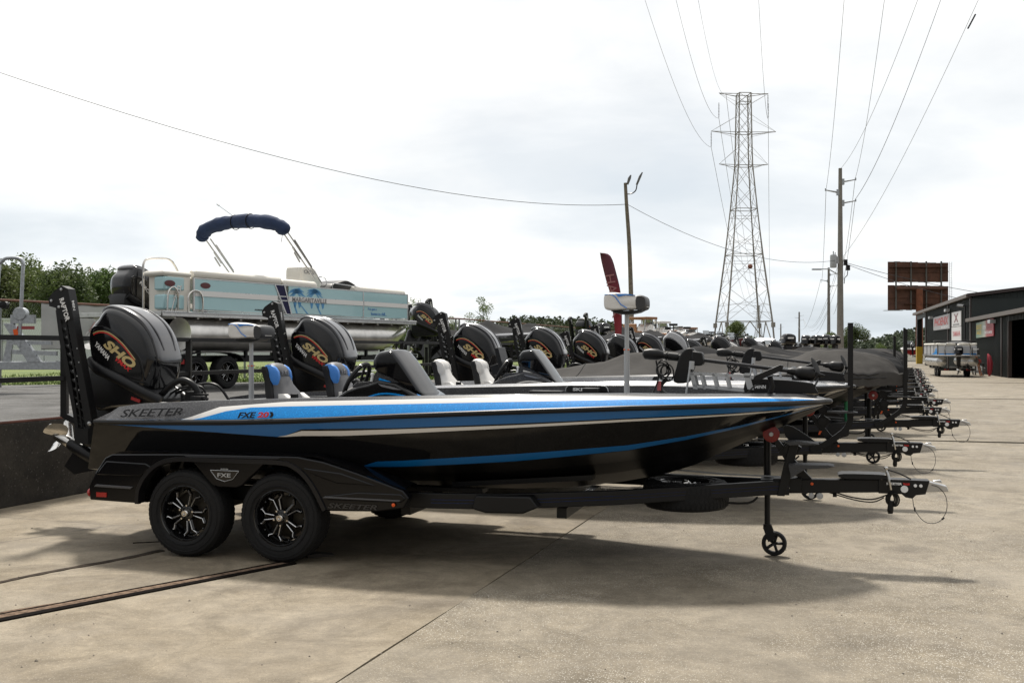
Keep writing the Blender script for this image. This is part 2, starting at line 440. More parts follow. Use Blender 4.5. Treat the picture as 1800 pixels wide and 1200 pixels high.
    m.tube(cr([(-2.0, -.1, 1.24), (-1.85, -.14, 1.27), (-1.73, -.16, 1.36), (-1.60, -.17, 1.42), (-1.49, -.17, 1.39), (-1.43, -.16, 1.31), (-1.43, -.15, 1.18)], 5, False), .030, 10)
    m.tube(cr([(-1.9, .0, 1.24), (-1.75, .02, 1.33), (-1.60, .05, 1.36), (-1.50, .05, 1.33), (-1.46, .05, 1.2)], 4, False), .011, 6)
    m.tube(cr([(-1.9, .1, 1.26), (-1.6, .14, 1.37), (-1.42, .16, 1.36), (-1.30, .17, 1.22)], 4, False), .014, 6)
    m.box((-1.56, -.02, 1.27), (.12, .12, .08))
    m.box((-2.02, 0, 1.12), (.16, .34, .26), ry=.2)
    OB['hoses'] = m.mesh('rigging_hose', rubber)
    m = MB().box((-2.05, -.23, 1.235), (.1, .02, .03), ry=.3).box((-1.98, -.15, 1.262), (.07, .05, .02))
    OB['redbits'] = m.mesh('lock_strap', red_p)
outboard_meshes()

def outboard(parent, kind='four stroke', leaf=True, hoses=True):
    """the motor's parts hang under `parent` (an Empty)"""
    part('cowling', OB['cowling'][0], parent)
    part('cowling_top', OB['top'], parent)
    part('panel_surround', OB['groove'], parent)
    part('side_panel', OB['panel'], parent)
    ry = math.atan2(1.83 - 1.56, .38)
    if kind == 'full':
        part('stripe', OB['gold'], parent); part('stripe', OB['red'], parent)
        y = -.264
        text('lettering', 'SHO', .40, .093, gold, parent, (-2.205, y, 1.665), (0, ry, 0), shear=.25, bold=.045)
        text('lettering', 'VMAX', .20, .042, red_t, parent, (-2.165, y, 1.565), (0, ry, 0), shear=.3, bold=.03)
        text('lettering', 'YAMAHA', .215, .045, white_t, parent, (-2.40, y, 1.695), (0, ry + .15, 0), bold=.03)
    elif kind == 'mercury':
        text('lettering', 'MERCURY', .42, .06, white_t, parent, (-2.20, -.264, 1.70), (0, ry + .1, 0), bold=.02)
    part('midsection', OB['mid'], parent)
    part('lower_unit', OB['leg'], parent)
    part('propeller', OB['prop'], parent)
    if hoses:
        part('rigging_hose', OB['hoses'], parent); part('lock_strap', OB['redbits'], parent)

# shallow water anchor: two perforated side plates with rungs between
def anchor_meshes():
    m = MB(); m2 = MB()
    head = [(-2.84, 2.19), (-2.80, 2.24), (-2.69, 2.31), (-2.62, 2.28), (-2.60, 2.19), (-2.565, 2.00), (-2.635, 1.98), (-2.735, 2.0), (-2.755, 2.10), (-2.83, 2.12)]
    m.prism(head, -.05, .05)
    # rails
    m.prism([(-2.60, 2.19), (-2.54, 1.88), (-2.45, 1.46), (-2.36, 1.05), (-2.40, .92), (-2.445, 1.05), (-2.52, 1.46), (-2.61, 1.88), (-2.66, 2.14)], -.045, .045)
    m.prism([(-2.765, 2.08), (-2.72, 1.78), (-2.65, 1.46), (-2.57, 1.10), (-2.54, .88), (-2.50, .90), (-2.53, 1.10), (-2.60, 1.46), (-2.67, 1.78), (-2.72, 2.05)], -.042, .042)
    m.box((-2.46, 0, .90), (.15, .13, .14))
    for k in range(26):
        t = k / 25; z = 2.0 - t * 1.0
        xl = lerp_tab([(1.0, -2.54), (1.46, -2.62), (1.78, -2.69), (2.0, -2.725)], z); xr = lerp_tab([(1.0, -2.43), (1.46, -2.49), (1.88, -2.58), (2.0, -2.61)], z)
        if k % 2: m.box(((xl + xr) / 2, 0, z), (abs(xr - xl) + .02, .07, .014), ry=.5)
        m.box((xl * .45 + xr * .55, -.01, z), (.016, .06, .042), ry=-.2)
    for p in [(-2.69, 2.275), (-2.715, 2.11), (-2.80, 2.17)]:
        m2.rev([(0, -.062), (.014, -.060), (.014, -.045)], (p[0], 0, p[1]), n=8)
    for k in range(5): m2.box((-2.52 + .02 * (k % 2), -.046, 1.20 + .13 * k), (.012, .006, .012))
    m2.rev([(0, -.075), (.02, -.072), (.02, -.06)], (-2.37, 0, 1.02), n=10)
    return m.mesh('anchor_frame', blk), m2.mesh('bolts', alu)
ANC = anchor_meshes()
def anchor(parent, off=(0, -.42, 0), sc=1.0):
    e = bpy.data.objects.new('shallow_water_anchor', None); C.objects.link(e); e.parent = parent; e.location = off
    part('anchor_frame', ANC[0], e); part('bolts', ANC[1], e)['kind'] = 'stuff'
    text('lettering', 'RAPTOR', .225, .052, white_t, e, (-2.655, -.052, 2.085), (0, R(71), 0), bold=.03)
    text('lettering', 'MINN KOTA', .30, .03, white_t, e, (-2.58, -.0, 2.02), (R(0), R(78), R(90)), bold=.02)
    return e

# ------------------------------------------------------------------ bass boat hull
BX = [(-1.85, 1.07), (-1.0, 1.14), (0, 1.18), (1, 1.18), (2, 1.13), (2.6, 1.04), (3.0, .94), (3.4, .78), (3.7, .60), (3.9, .45), (4.05, .30), (4.15, .18), (4.22, .03)]
ZRT = [(-1.85, 1.106), (-1.34, 1.118), (-.5, 1.138), (.33, 1.173), (1.01, 1.216), (1.92, 1.26), (2.76, 1.292), (3.57, 1.31), (4.22, 1.311)]
ZRB = [(-1.85, 1.067), (-1.34, 1.07), (-.5, 1.09), (.33, 1.126), (1.01, 1.172), (1.92, 1.22), (2.76, 1.256), (3.57, 1.276), (4.22, 1.285)]
ZG = [(-1.85, 1.125), (-1.7, 1.211), (-1.49, 1.24), (-.68, 1.283), (-.04, 1.307), (.96, 1.339), (1.88, 1.366), (2.75, 1.376), (3.57, 1.368), (3.98, 1.356), (4.15, 1.336), (4.22, 1.318)]
ZC = [(-1.9, .66), (0, .72), (.67, .765), (.96, .775), (1.88, .845), (2.75, .94), (3.16, 1.01), (3.57, 1.10), (3.9, 1.185), (4.12, 1.25), (4.22, 1.28)]
YC = [(-1.9, .93), (1.5, .99), (2.2, .93), (2.75, .80), (3.16, .62), (3.57, .42), (3.9, .24), (4.12, .1), (4.22, .02)]
ZK = [(-1.9, .47), (0, .48), (1.6, .50), (2.1, .53), (2.6, .60), (3.07, .71), (3.53, .93), (3.89, 1.10), (4.1, 1.20), (4.22, 1.282)]
LOWB = [(-1.9, .66), (.60, .765), (.66, .768), (.96, .778), (1.88, .847), (2.75, .942), (3.16, 1.015), (3.57, 1.105), (4.0, 1.22), (4.22, 1.281)]
LOWT = [(-1.9, .66), (.60, .766), (.75, .816), (.98, .831), (1.89, .907), (2.75, .983), (3.16, 1.044), (3.57, 1.125), (4.0, 1.228), (4.22, 1.282)]
WB = [(-1.9, 1.067), (-.03, 1.004), (.17, 1.018), (.52, 1.026), (1.0, 1.055), (1.91, 1.116), (2.76, 1.171), (3.57, 1.213), (3.98, 1.24), (4.22, 1.282)]
WT = [(-1.9, 1.067), (-.03, 1.004), (.17, 1.059), (.52, 1.067), (1.0, 1.090), (1.91, 1.137), (2.76, 1.188), (3.57, 1.225), (3.98, 1.249), (4.22, 1.283)]
BB = [(-1.9, 1.067), (-1.63, 1.067), (-.79, 1.035), (-.06, 1.004), (.02, 1.014), (.17, 1.073), (.52, 1.085), (1.0, 1.10), (1.91, 1.150), (2.76, 1.197), (3.57, 1.234), (3.98, 1.254), (4.22, 1.284)]
CWT = [(-1.85, 1.10), (-.95, 1.119), (-.62, 1.235), (0, 1.287), (.99, 1.319), (1.9, 1.347), (2.75, 1.358), (3.57, 1.354), (3.98, 1.341), (4.22, 1.316)]
CWB = [(-1.85, 1.10), (-.84, 1.122), (-.54, 1.203), (-.32, 1.236), (0, 1.250), (.99, 1.284), (1.9, 1.313), (2.75, 1.336), (3.57, 1.345), (3.98, 1.328), (4.22, 1.312)]
DK = [(-1.85, 1.13), (-1.72, 1.19), (-.7, 1.235), (.96, 1.27), (1.88, 1.290), (2.75, 1.300), (3.9, 1.308), (4.22, 1.305)]
XS = [-1.85, -1.78, -1.7, -1.6, -1.49] + [-1.34, -1.2, -1.05, -.95, -.84, -.75, -.62, -.54, -.42, -.32, -.2, -.06, 0.02, .1, .17, .33, .5, .62, .68, .76, .85, .98, 1.2, 1.45, 1.7, 1.9, 2.1, 2.3, 2.55, 2.75, 2.95, 3.16, 3.3, 3.45, 3.57, 3.7, 3.8, 3.9, 3.98, 4.05, 4.1, 4.15, 4.19, 4.22]
T = lerp_tab
def hull_mesh(mats):
    """mats: bottom, low stripe, side, pin stripe, upper band, cap band, cap stripe, cap top, transom"""
    m = MB(); secs = []
    for x in XS:
        b, zc, yc, zk = T(BX, x), T(ZC, x), T(YC, x), T(ZK, x)
        zrb, zrt, zg = T(ZRB, x), T(ZRT, x), T(ZG, x)
        pr = [(0.0, zk), (yc * .33, zk + (zc - zk) * .36), (yc * .36, zk + (zc - zk) * .34), (yc * .66, zk + (zc - zk) * .72), (yc * .70, zk + (zc - zk) * .68), (yc * .97, zc - .006), (yc, zc)]
        zs = [T(LOWB, x), T(LOWT, x), T(WB, x), T(WT, x), T(BB, x), zrb]
        prev = zc
        for z in zs:
            z = min(max(z, prev), zrb); prev = z
            f = (z - zc) / max(1e-5, zrb - zc)
            y = yc + (b - yc) * (f ** .85) + .012 * math.sin(f * math.pi)
            pr.append((y, z))
        pr.append((b, zrt))
        prev = zrt; caps = []
        for z in (T(CWB, x), T(CWT, x), zg):
            z = min(max(z, prev), zg); prev = z
            f = (z - zrt) / max(1e-5, zg - zrt)
            w = min(.13, b * .5)
            caps.append((b - .004 - w * (f ** 1.5), z))
        pr += caps
        w = min(.13, b * .5); k = min(.10, b * .25)
        pr.append((max(0.001, b - w - k), zg + .002)); pr.append((max(0.0005, b - w - k - .015), T(DK, x) - .03))
        sh = max(0.0, 1 - (x + 1.85) / .6)
        pts = []
        for y, z in pr:
            dx = -(1.09 - z) * .42 * sh if z < 1.09 else 0.0
            pts.append((x + dx, -y, z))
        secs.append(pts)
    n = len(secs[0])
    band = [0] * 6 + [0, 1, 2, 3, 2, 4, 2, 5, 6, 7, 7, 7]
    # rows: 0-5 bottom, 6 chine->lowB, 7 low stripe, 8 side, 9 pin, 10 gap, 11 upper band, 12 rub area, 13 cap band, 14 cap stripe, 15 cap top, 16 lip, 17 inner
    band = band[:n - 1] + [7] * (n - 1 - len(band))
    for sgn in (1, -1):
        S = [[(p[0], p[1] * sgn, p[2]) for p in q] for q in secs]
        m.loft(S, ring=False, cap=False, mis=band)
        m.f.append(None) if False else None
    # transom
    a = [(p[0], p[1], p[2]) for p in secs[0]]; bb = [(p[0], -p[1], p[2]) for p in secs[0]]
    m.add(a[:14] + bb[:14][::-1], [tuple(range(28))], 8)
    # bow cap strip
    me = m.mesh('hull', mats, ang=28)
    return me
def deck_mesh(mc, mi_):
    m = MB()
    def hw(x): return max(.01, T(BX, x) - min(.13, T(BX, x) * .5) - min(.10, T(BX, x) * .25) - .012)
    X0, X1, YW = -.75, 1.05, .80
    xs = sorted(set(XS + [X0, X1]))
    for a, b in zip(xs, xs[1:]):
        za, zb = T(DK, a), T(DK, b)
        if a >= X0 - 1e-6 and b <= X1 + 1e-6:
            for s in (-1, 1):
                m.add([(a, s * YW, za), (b, s * YW, zb), (b, s * hw(b), zb), (a, s * hw(a), za)], [(0, 1, 2, 3)])
        else:
            m.add([(a, -hw(a), za), (b, -hw(b), zb), (b, hw(b), zb), (a, hw(a), za)], [(0, 1, 2, 3)])
    # well
    zf = .78; z0, z1 = T(DK, X0), T(DK, X1)
    m.add([(X0, -YW, z0), (X1, -YW, z1), (X1, YW, z1), (X0, YW, z0), (X0, -YW, zf), (X1, -YW, zf), (X1, YW, zf), (X0, YW, zf)],
          [(4, 5, 6, 7), (0, 1, 5, 4), (1, 2, 6, 5), (2, 3, 7, 6), (3, 0, 4, 7)], 1)
    # transom top board
    m.add([(-1.85, -T(BX, -1.85) + .2, 1.12), (-1.85, T(BX, -1.85) - .2, 1.12), (-1.85, T(BX, -1.85) - .2, 1.13), (-1.85, -T(BX, -1.85) + .2, 1.13)], [(0, 1, 2, 3)])
    return m.mesh('deck', [mc, mi_])
def rail_mesh():
    m = MB()
    xs = [-1.85, -1.6, -1.2, -.8, -.4, 0, .5, 1, 1.5, 2, 2.3, 2.6, 2.8, 3.0, 3.2, 3.4, 3.55, 3.7, 3.8, 3.9, 3.98, 4.05, 4.1, 4.15, 4.19]
    L = [(x, -T(BX, x) - .004, (T(ZRT, x) + T(ZRB, x)) / 2) for x in xs]
    path = L + [(4.232, -.06, 1.298), (4.24, 0, 1.298), (4.232, .06, 1.298)] + [(x, -y, z) for x, y, z in reversed(L)]
    for i in range(1): m.tube(path, .021, 8)
    # thin bright insert
    return m.mesh('rub_rail', rubber)
HRAIL = rail_mesh()

def bucket_seat(parent, loc, mc, ms, mk, txt=None, tm=None):
    e = bpy.data.objects.new('seat', None); C.objects.link(e); e.parent = parent; e.location = loc
    def rr(cx, cz, wx, wy, n=16, k=.55):
        out = []
        for i in range(n):
            a = 2 * math.pi * i / n; c, s = math.cos(a), math.sin(a)
            out.append((cx + wx * math.copysign(abs(c) ** k, c), wy * math.copysign(abs(s) ** k, s), cz))
        return out
    # shell behind
    m = MB().loft([rr(-.02, .0, .06, .20), rr(-.05, .1, .05, .20), rr(-.09, .22, .045, .15), rr(-.11, .30, .04, .17), rr(-.12, .34, .03, .16)])
    m.build('seat_shell', blk, e)
    m = MB().loft([rr(.10, -.06, .10, .17), rr(.07, .02, .09, .20), rr(.02, .10, .085, .17), rr(-.03, .18, .075, .13), rr(-.055, .25, .07, .135)])
    m.build('backrest', mk, e)
    for s in (-1, 1):
        q = MB().loft([rr(.12, -.06, .07, .055), rr(.11, .0, .075, .06), rr(.07, .06, .06, .055), rr(.04, .10, .035, .04)])
        q.build('side_bolster', vinyl_w, e, loc=(0.03, s * .15, 0))
    m = MB().loft([rr(-.03, .13, .03, .04), rr(-.04, .16, .05, .08), rr(-.052, .20, .068, .108), rr(-.065, .255, .075, .122), rr(-.075, .30, .078, .122), rr(-.085, .335, .066, .112), rr(-.09, .362, .04, .088), rr(-.092, .37, .01, .04)])
    m.build('headrest', mc, e)
    for s in (-1, 1):
        q = MB().loft([rr(-.030, .14, .03, .012), rr(-.048, .19, .06, .026), rr(-.062, .25, .074, .032), rr(-.073, .295, .076, .030), rr(-.083, .33, .062, .026), rr(-.09, .352, .03, .014)])
        q.build('headrest_wing', ms, e, loc=(.004, s * .108, 0))
    MB().tube([(.0, -.02, .10), (.12, -.02, .0), (.19, -.02, -.08)], .012, 6).build('piping', ms, e)
    if txt: text('lettering', txt, .13, .045, tm, e, (.016, 0, .285), (R(-8), 0, R(90)), bold=.02)
    MB().loft([rr(.22, -.5, .25, .22), rr(.22, -.40, .27, .24), rr(.2, -.32, .26, .23)]).build('seat_cushion', mk, e)
    return e
def pedestal(parent, loc, ms=vinyl_b):
    """folding fishing seat on a telescopic post; loc is the foot of the post"""
    h = loc[3]
    e = bpy.data.objects.new('fishing_seat', None); C.objects.link(e); e.parent = parent; e.location = loc[:3]
    m = MB().tube([(0, 0, 0), (0, 0, h * .50)], .024, 14).tube([(0, 0, h * .50), (0, 0, h * .52)], .027, 14)
    m.tube([(0, 0, h * .52), (0, 0, h - .10)], .019, 14).build('seat_post', silver, e)
    MB().tube([(0, 0, 0.0), (0, 0, .015)], .05, 16).build('post_base', alu, e)
    MB().box((0, 0, h * .505), (.05, .05, .008)).build('warning_label', orange, e) if h > .6 else None
    m = MB().pillow(cr([(-.17, -.055), (-.185, 0), (-.175, .07), (-.12, .085), (-.04, .078), (.05, .06), (.16, .045), (.175, .0), (.165, -.055), (.02, -.06), (-.1, -.066)], 3), [(-.12, .82), (-.105, .95), (-.06, 1), (.06, 1), (.105, .95), (.12, .82)])
    m.build('seat_cushion', vinyl_w, e, loc=(0, 0, h - .01))
    m = MB().pillow(cr([(.095, .052), (.165, .046), (.18, .0), (.168, -.058), (.095, -.062)], 3), [(-.124, .85), (-.108, .97), (-.06, 1.02), (.06, 1.02), (.108, .97), (.124, .85)])
    m.build('seat_nose', vinyl_c, e, loc=(0, 0, h - .01))
    yy = -.126
    m = MB().prism([(-.075, .072), (-.05, .045), (.0, .055), (.09, .058), (.02, .068)], yy - .001, yy + .05)
    m.tube([(-.17, yy + .012, .066), (-.12, yy + .004, .068), (-.08, yy + .001, .048), (-.03, yy + .001, -.02), (.02, yy + .004, -.05)], .004, 5)
    m.build('seat_trim', ms, e, loc=(0, 0, h - .01))
    MB().pillow([(-.13, -.07), (.16, -.065), (.12, -.085), (.04, -.10), (-.04, -.10), (-.11, -.085)], [(-.09, .9), (0, 1), (.09, .9)]).build('seat_bracket', blk, e, loc=(0, 0, h - .01))
    return e

def console(parent, shell, trim, stripe):
    e = bpy.data.objects.new('console', None); C.objects.link(e); e.parent = parent
    base = [(.16, 1.18), (.19, 1.29), (.30, 1.36), (.42, 1.40), (.52, 1.42), (.62, 1.455), (.78, 1.43), (.90, 1.37), (1.0, 1.31), (1.03, 1.18)]
    m = MB().pillow(base, [(-.66, .90), (-.64, .96), (-.60, 1), (-.05, 1), (-.02, .93)])
    m.build('console_body', shell, e, bevel=.012)
    m = MB().pillow(cr([(.34, 1.37), (.37, 1.43), (.50, 1.44), (.56, 1.53), (.66, 1.52), (.82, 1.43), (.92, 1.36), (.6, 1.36)], 2), [(-.58, .92), (-.55, 1), (-.12, 1), (-.08, .9)])
    m.build('dash', trim, e)
    # curved wind deflector: lofted bubble
    prof = [(.55, 1.52), (.51, 1.60), (.55, 1.685), (.62, 1.705), (.69, 1.71), (.735, 1.67), (.80, 1.59), (.88, 1.48), (.96, 1.37), (1.0, 1.315), (.93, 1.345), (.80, 1.41), (.68, 1.47)]
    m = MB().pillow(cr(prof, 3), [(-.60, .74), (-.59, .84), (-.56, .92), (-.50, .97), (-.36, 1.0), (-.22, .97), (-.16, .90), (-.12, .76)])
    m.build('windshield', glass_d, e)
    m = MB().tube(cr([(.50, -.665, 1.30), (.62, -.668, 1.335), (.74, -.668, 1.34), (.88, -.66, 1.315), (.99, -.64, 1.275)], 4, False), .009, 6)
    m.tube(cr([(.60, -.60, 1.46), (.74, -.615, 1.42), (.86, -.62, 1.365), (.96, -.61, 1.325), (1.04, -.58, 1.30)], 4, False), .010, 6)
    m.build('console_stripe', stripe, e)
    MB().prism([(.62, 1.425), (.75, 1.40), (.83, 1.375), (.76, 1.378), (.65, 1.402)], -.672, -.64).build('console_badge', grey_t, e)
    # steering wheel
    w = MB(); c = Vector((.285, -.36, 1.42)); ax = Vector((-.88, 0, .47)).normalized(); u = Vector((0, 1, 0)); v = ax.cross(u)
    ring = [c + (u * math.cos(a) + v * math.sin(a)) * .185 for a in [2 * math.pi * k / 32 for k in range(33)]]
    w.tube(ring, .020, 8, cap=False)
    for a in (.5, 2.6, 4.7): w.tube([c - ax * .03, c + (u * math.cos(a) + v * math.sin(a)) * .18], .012, 6)
    w.tube([c - ax * .06, c + ax * .015], .04, 12)
    w.tube([c - ax * .06, c - ax * .28], .03, 10)
    wo = w.build('steering_wheel', blk, e)
    q = MB()
    for a in (1.1, 1.9, 4.2): 
        pt = c + (u * math.cos(a) + v * math.sin(a)) * .185; tt = (-u * math.sin(a) + v * math.cos(a)) * .006
        MB().tube([pt - tt, pt + tt], .0225, 10).build('wheel_clip', chrome, e)
    MB().tube([(.52, -.58, 1.44), (.53, -.58, 1.49)], .012, 8).ball((.53, -.58, 1.50), .018, 8).build('nav_light', white_t, e)
    MB().tube([(-.20, -.62, 1.25), (-.19, -.62, 1.30)], .02, 8).box((-.18, -.62, 1.31), (.05, .05, .035)).build('throttle', blk, e)
    return e

def trolling_motor(parent):
    e = bpy.data.objects.new('trolling_motor', None); C.objects.link(e); e.parent = parent
    def bar(p, r, name, m_, n=14): return MB().tube(p, r, n).build(name, m_, e)
    MB().tube([(2.735, 0, 1.67), (2.75, 0, 1.671), (2.80, 0, 1.672), (2.86, 0, 1.668), (2.90, 0, 1.663), (2.915, 0, 1.662)], [.018, .040, .048, .046, .032, .02], 16).build('motor_head', blk, e)
    m = MB().tube([(2.90, 0, 1.66), (3.06, 0, 1.642)], .026, 14).tube([(2.95, 0, 1.655), (3.03, 0, 1.646)], .034, 14)
    m.tube([(2.93, 0, 1.657), (2.94, 0, 1.656)], .036, 14)
    m.build('shaft_collar', blk, e)
    m = MB().prism(cr([(3.0, 1.44), (3.02, 1.56), (3.05, 1.66), (3.10, 1.715), (3.15, 1.72), (3.175, 1.69), (3.165, 1.60), (3.14, 1.50), (3.12, 1.44)], 3), -.055, .055)
    m.prism([(3.15, 1.70), (3.235, 1.685), (3.25, 1.60), (3.22, 1.575), (3.14, 1.58)], -.07, .07)
    m.build('steering_housing', blk, e, bevel=.012)
    bar([(3.22, 0, 1.625), (3.73, 0, 1.562), (3.93, 0, 1.535)], .0155, 'shaft', steel_d)
    m = MB().rev([(.022, 0), (.026, .02), (.030, .03), (.030, .06), (.050, .085), (.056, .11), (.057, .17), (.055, .20), (.045, .212), (.03, .22), (.0, .225)], n=20, axis='x')
    M = Matrix.Rotation(.13, 3, 'Y'); m.v = [tuple(Vector((3.91, 0, 1.537)) + M @ Vector(v)) for v in m.v]
    m.build('lower_unit', blk, e)
    m = MB()
    for k, an in enumerate((.35, 2.7)):
        secs = []
        for j in range(6):
            r = .02 + j * .026; w = [.016, .028, .034, .032, .024, .006][j]; sw = -.012 * j
            secs.append([(4.155 + sw - .5 * w, -w, r), (4.158 + sw, 0, r), (4.155 + sw + .5 * w, w, r), (4.150 + sw, 0, r)])
        RX = Matrix.Rotation(an, 3, 'X')
        q = MB().loft(secs)
        m.add([(v[0], (RX @ Vector((0, v[1], v[2]))).y, 1.505 + (RX @ Vector((0, v[1], v[2]))).z) for v in q.v], q.f)
    m.tube([(4.14, 0, 1.508), (4.20, 0, 1.50)], [.022, .008], 10)
    m.build('propeller', blk, e)
    # folding ramp: two slotted silver side plates
    m = MB()
    for y in (-.10, .10):
        a = y - .004; b = y + .004
        m.prism([(3.13, 1.525), (3.70, 1.495), (3.70, 1.478), (3.13, 1.503)], a, b)
        m.prism([(3.155, 1.425), (3.185, 1.40), (3.575, 1.368), (3.57, 1.39), (3.20, 1.418)], a, b)
        for x0, x1, w in ((3.135, 3.165, .035), (3.215, 3.245, .02), (3.315, 3.345, .022), (3.415, 3.445, .022), (3.565, 3.60, .05)):
            m.prism([(x0, 1.515), (x0 + w, 1.515), (x1 + w, 1.385), (x1, 1.39)], a, b)
    for x in (3.2, 3.4, 3.6): m.box((x, 0, 1.50), (.02, .20, .012))
    m.build('mount_ramp', silver, e)
    m = MB().prism([(3.56, 1.36), (3.58, 1.46), (3.66, 1.478), (3.92, 1.465), (4.11, 1.44), (4.15, 1.36)], -.075, .075)
    m.build('mount_base', blk, e, bevel=.006)
    text('lettering', 'MINN', .085, .028, white_t, e, (3.70, -.081, 1.41), (0, 0, 0), bold=.02)
    m = MB().prism([(3.46, 1.30), (3.82, 1.30), (3.82, 1.36), (3.46, 1.345)], -.2, -.09)
    m.build('deck_bracket', silver, e, bevel=.004)
    # graph on an arm
    m = MB().prism([(3.655, 1.475), (3.665, 1.505), (3.86, 1.592), (3.885, 1.585), (3.875, 1.55), (3.70, 1.468)], -.34, -.20)
    m.tube([(3.78, -.27, 1.50), (3.80, -.27, 1.42), (3.77, -.27, 1.33)], .022, 8).box((3.77, -.27, 1.325), (.1, .1, .02))
    m.build('fish_finder', blk, e, bevel=.004)
    bar([(3.15, -.15, 1.60), (3.11, -.15, 1.33)], .0085, 'gas_strut', silver, 8)
    MB().tube([(3.155, -.15, 1.55), (3.16, -.15, 1.615)], .021, 12).build('strut_bracket', silver, e)
    # coiled cables
    m = MB()
    rnd = random.Random(3)
    for k in range(5):
        cx, cz, rr_ = 2.93 + rnd.uniform(-.03, .03), 1.52 + rnd.uniform(-.04, .04), rnd.uniform(.045, .085)
        m.tube([(cx + rr_ * .8 * math.cos(a), -.08 + .03 * math.sin(2 * a + k), cz + rr_ * math.sin(a)) for a in [2 * math.pi * i / 16 for i in range(17)]], .006, 5, cap=False)
    m.tube(cr([(2.95, -.06, 1.47), (2.90, -.06, 1.42), (2.91, -.08, 1.36), (3.0, -.1, 1.325), (3.12, -.14, 1.335), (3.25, -.16, 1.32), (3.40, -.1, 1.33)], 4, False), .018, 6)
    m.tube(cr([(2.86, -.1, 1.62), (2.88, -.1, 1.48), (2.85, -.12, 1.38), (2.82, -.15, 1.31)], 4, False), .007, 5)
    m.tube(cr([(3.1, -.2, 1.345), (3.2, -.22, 1.325), (3.35, -.2, 1.335), (3.5, -.22, 1.32)], 4, False), .008, 5)
    m.tube(cr([(3.76, -.27, 1.44), (3.66, -.22, 1.42), (3.60, -.2, 1.35)], 4, False), .006, 5)
    m.build('cable_coil', cable_m, e)
    MB().box((2.885, -.09, 1.41), (.032, .02, .08)).build('red_tag', mat('pink_tag', (.42, .10, .10), .6), e, bevel=.003)
    return e

def bass_boat(label, mats, st):
    t = thing('bass_boat', label, 'boat', group='boats parked in the front row')
    part('hull', hull_mesh(mats), t)
    part('rub_rail', HRAIL, t)
    part('deck', deck_mesh(carpet, deck_c), t)
    e = bpy.data.objects.new('outboard_motor', None); C.objects.link(e); e.parent = t; outboard(e, 'full')
    anchor(t)
    a2 = anchor(t, (0.30, .42, -.16)) if st.get('two') else None
    if st.get('console'):
        console(t, st['shell'], st['trim'], st['stripe'])
        bucket_seat(t, (-.42, -.36, 1.22), st['seat'], st['seat2'], st['seat3'], 'FXE' if st.get('fxe') else None, grey_t)
        bucket_seat(t, (-.12, .22, 1.22), st['seat'], st['seat2'], st['seat3'], 'FXE' if st.get('fxe') else None, grey_t)
    if st.get('ped'):
        pedestal(t, (-.90, -.1, 1.225, .66)); pedestal(t, (2.60, 0, 1.295, .82))
    if st.get('tm'): trolling_motor(t)
    # inner liner badge on the far gunwale
    if st.get('badge'):
        xb = 2.08; yb = T(BX, xb) - .13 - .10 - .017; dy = (T(BX, xb + .2) - T(BX, xb - .2)) / .4
        e2 = MB().prism([(-.21, 0), (-.19, .032), (.19, .032), (.21, 0), (.19, -.028), (-.19, -.028)], -.006, .002).build('gunwale_badge', blk, t, loc=(xb, yb - .030, 1.335))
        e2.rotation_euler = (0, 0, math.atan(dy) - .02)
        text('lettering', 'SKEETER', .27, .030, white_t, e2, (0, -.012, 0), bold=.03)
        q = MB()
        for s in (-1, 1): q.tube([(s * .215, -.006, -.02), (s * .205, -.006, .012), (s * .185, -.006, .034), (s * .14, -.006, .036)], .005, 5)
        q.build('badge_trim', silver, e2)
    return t

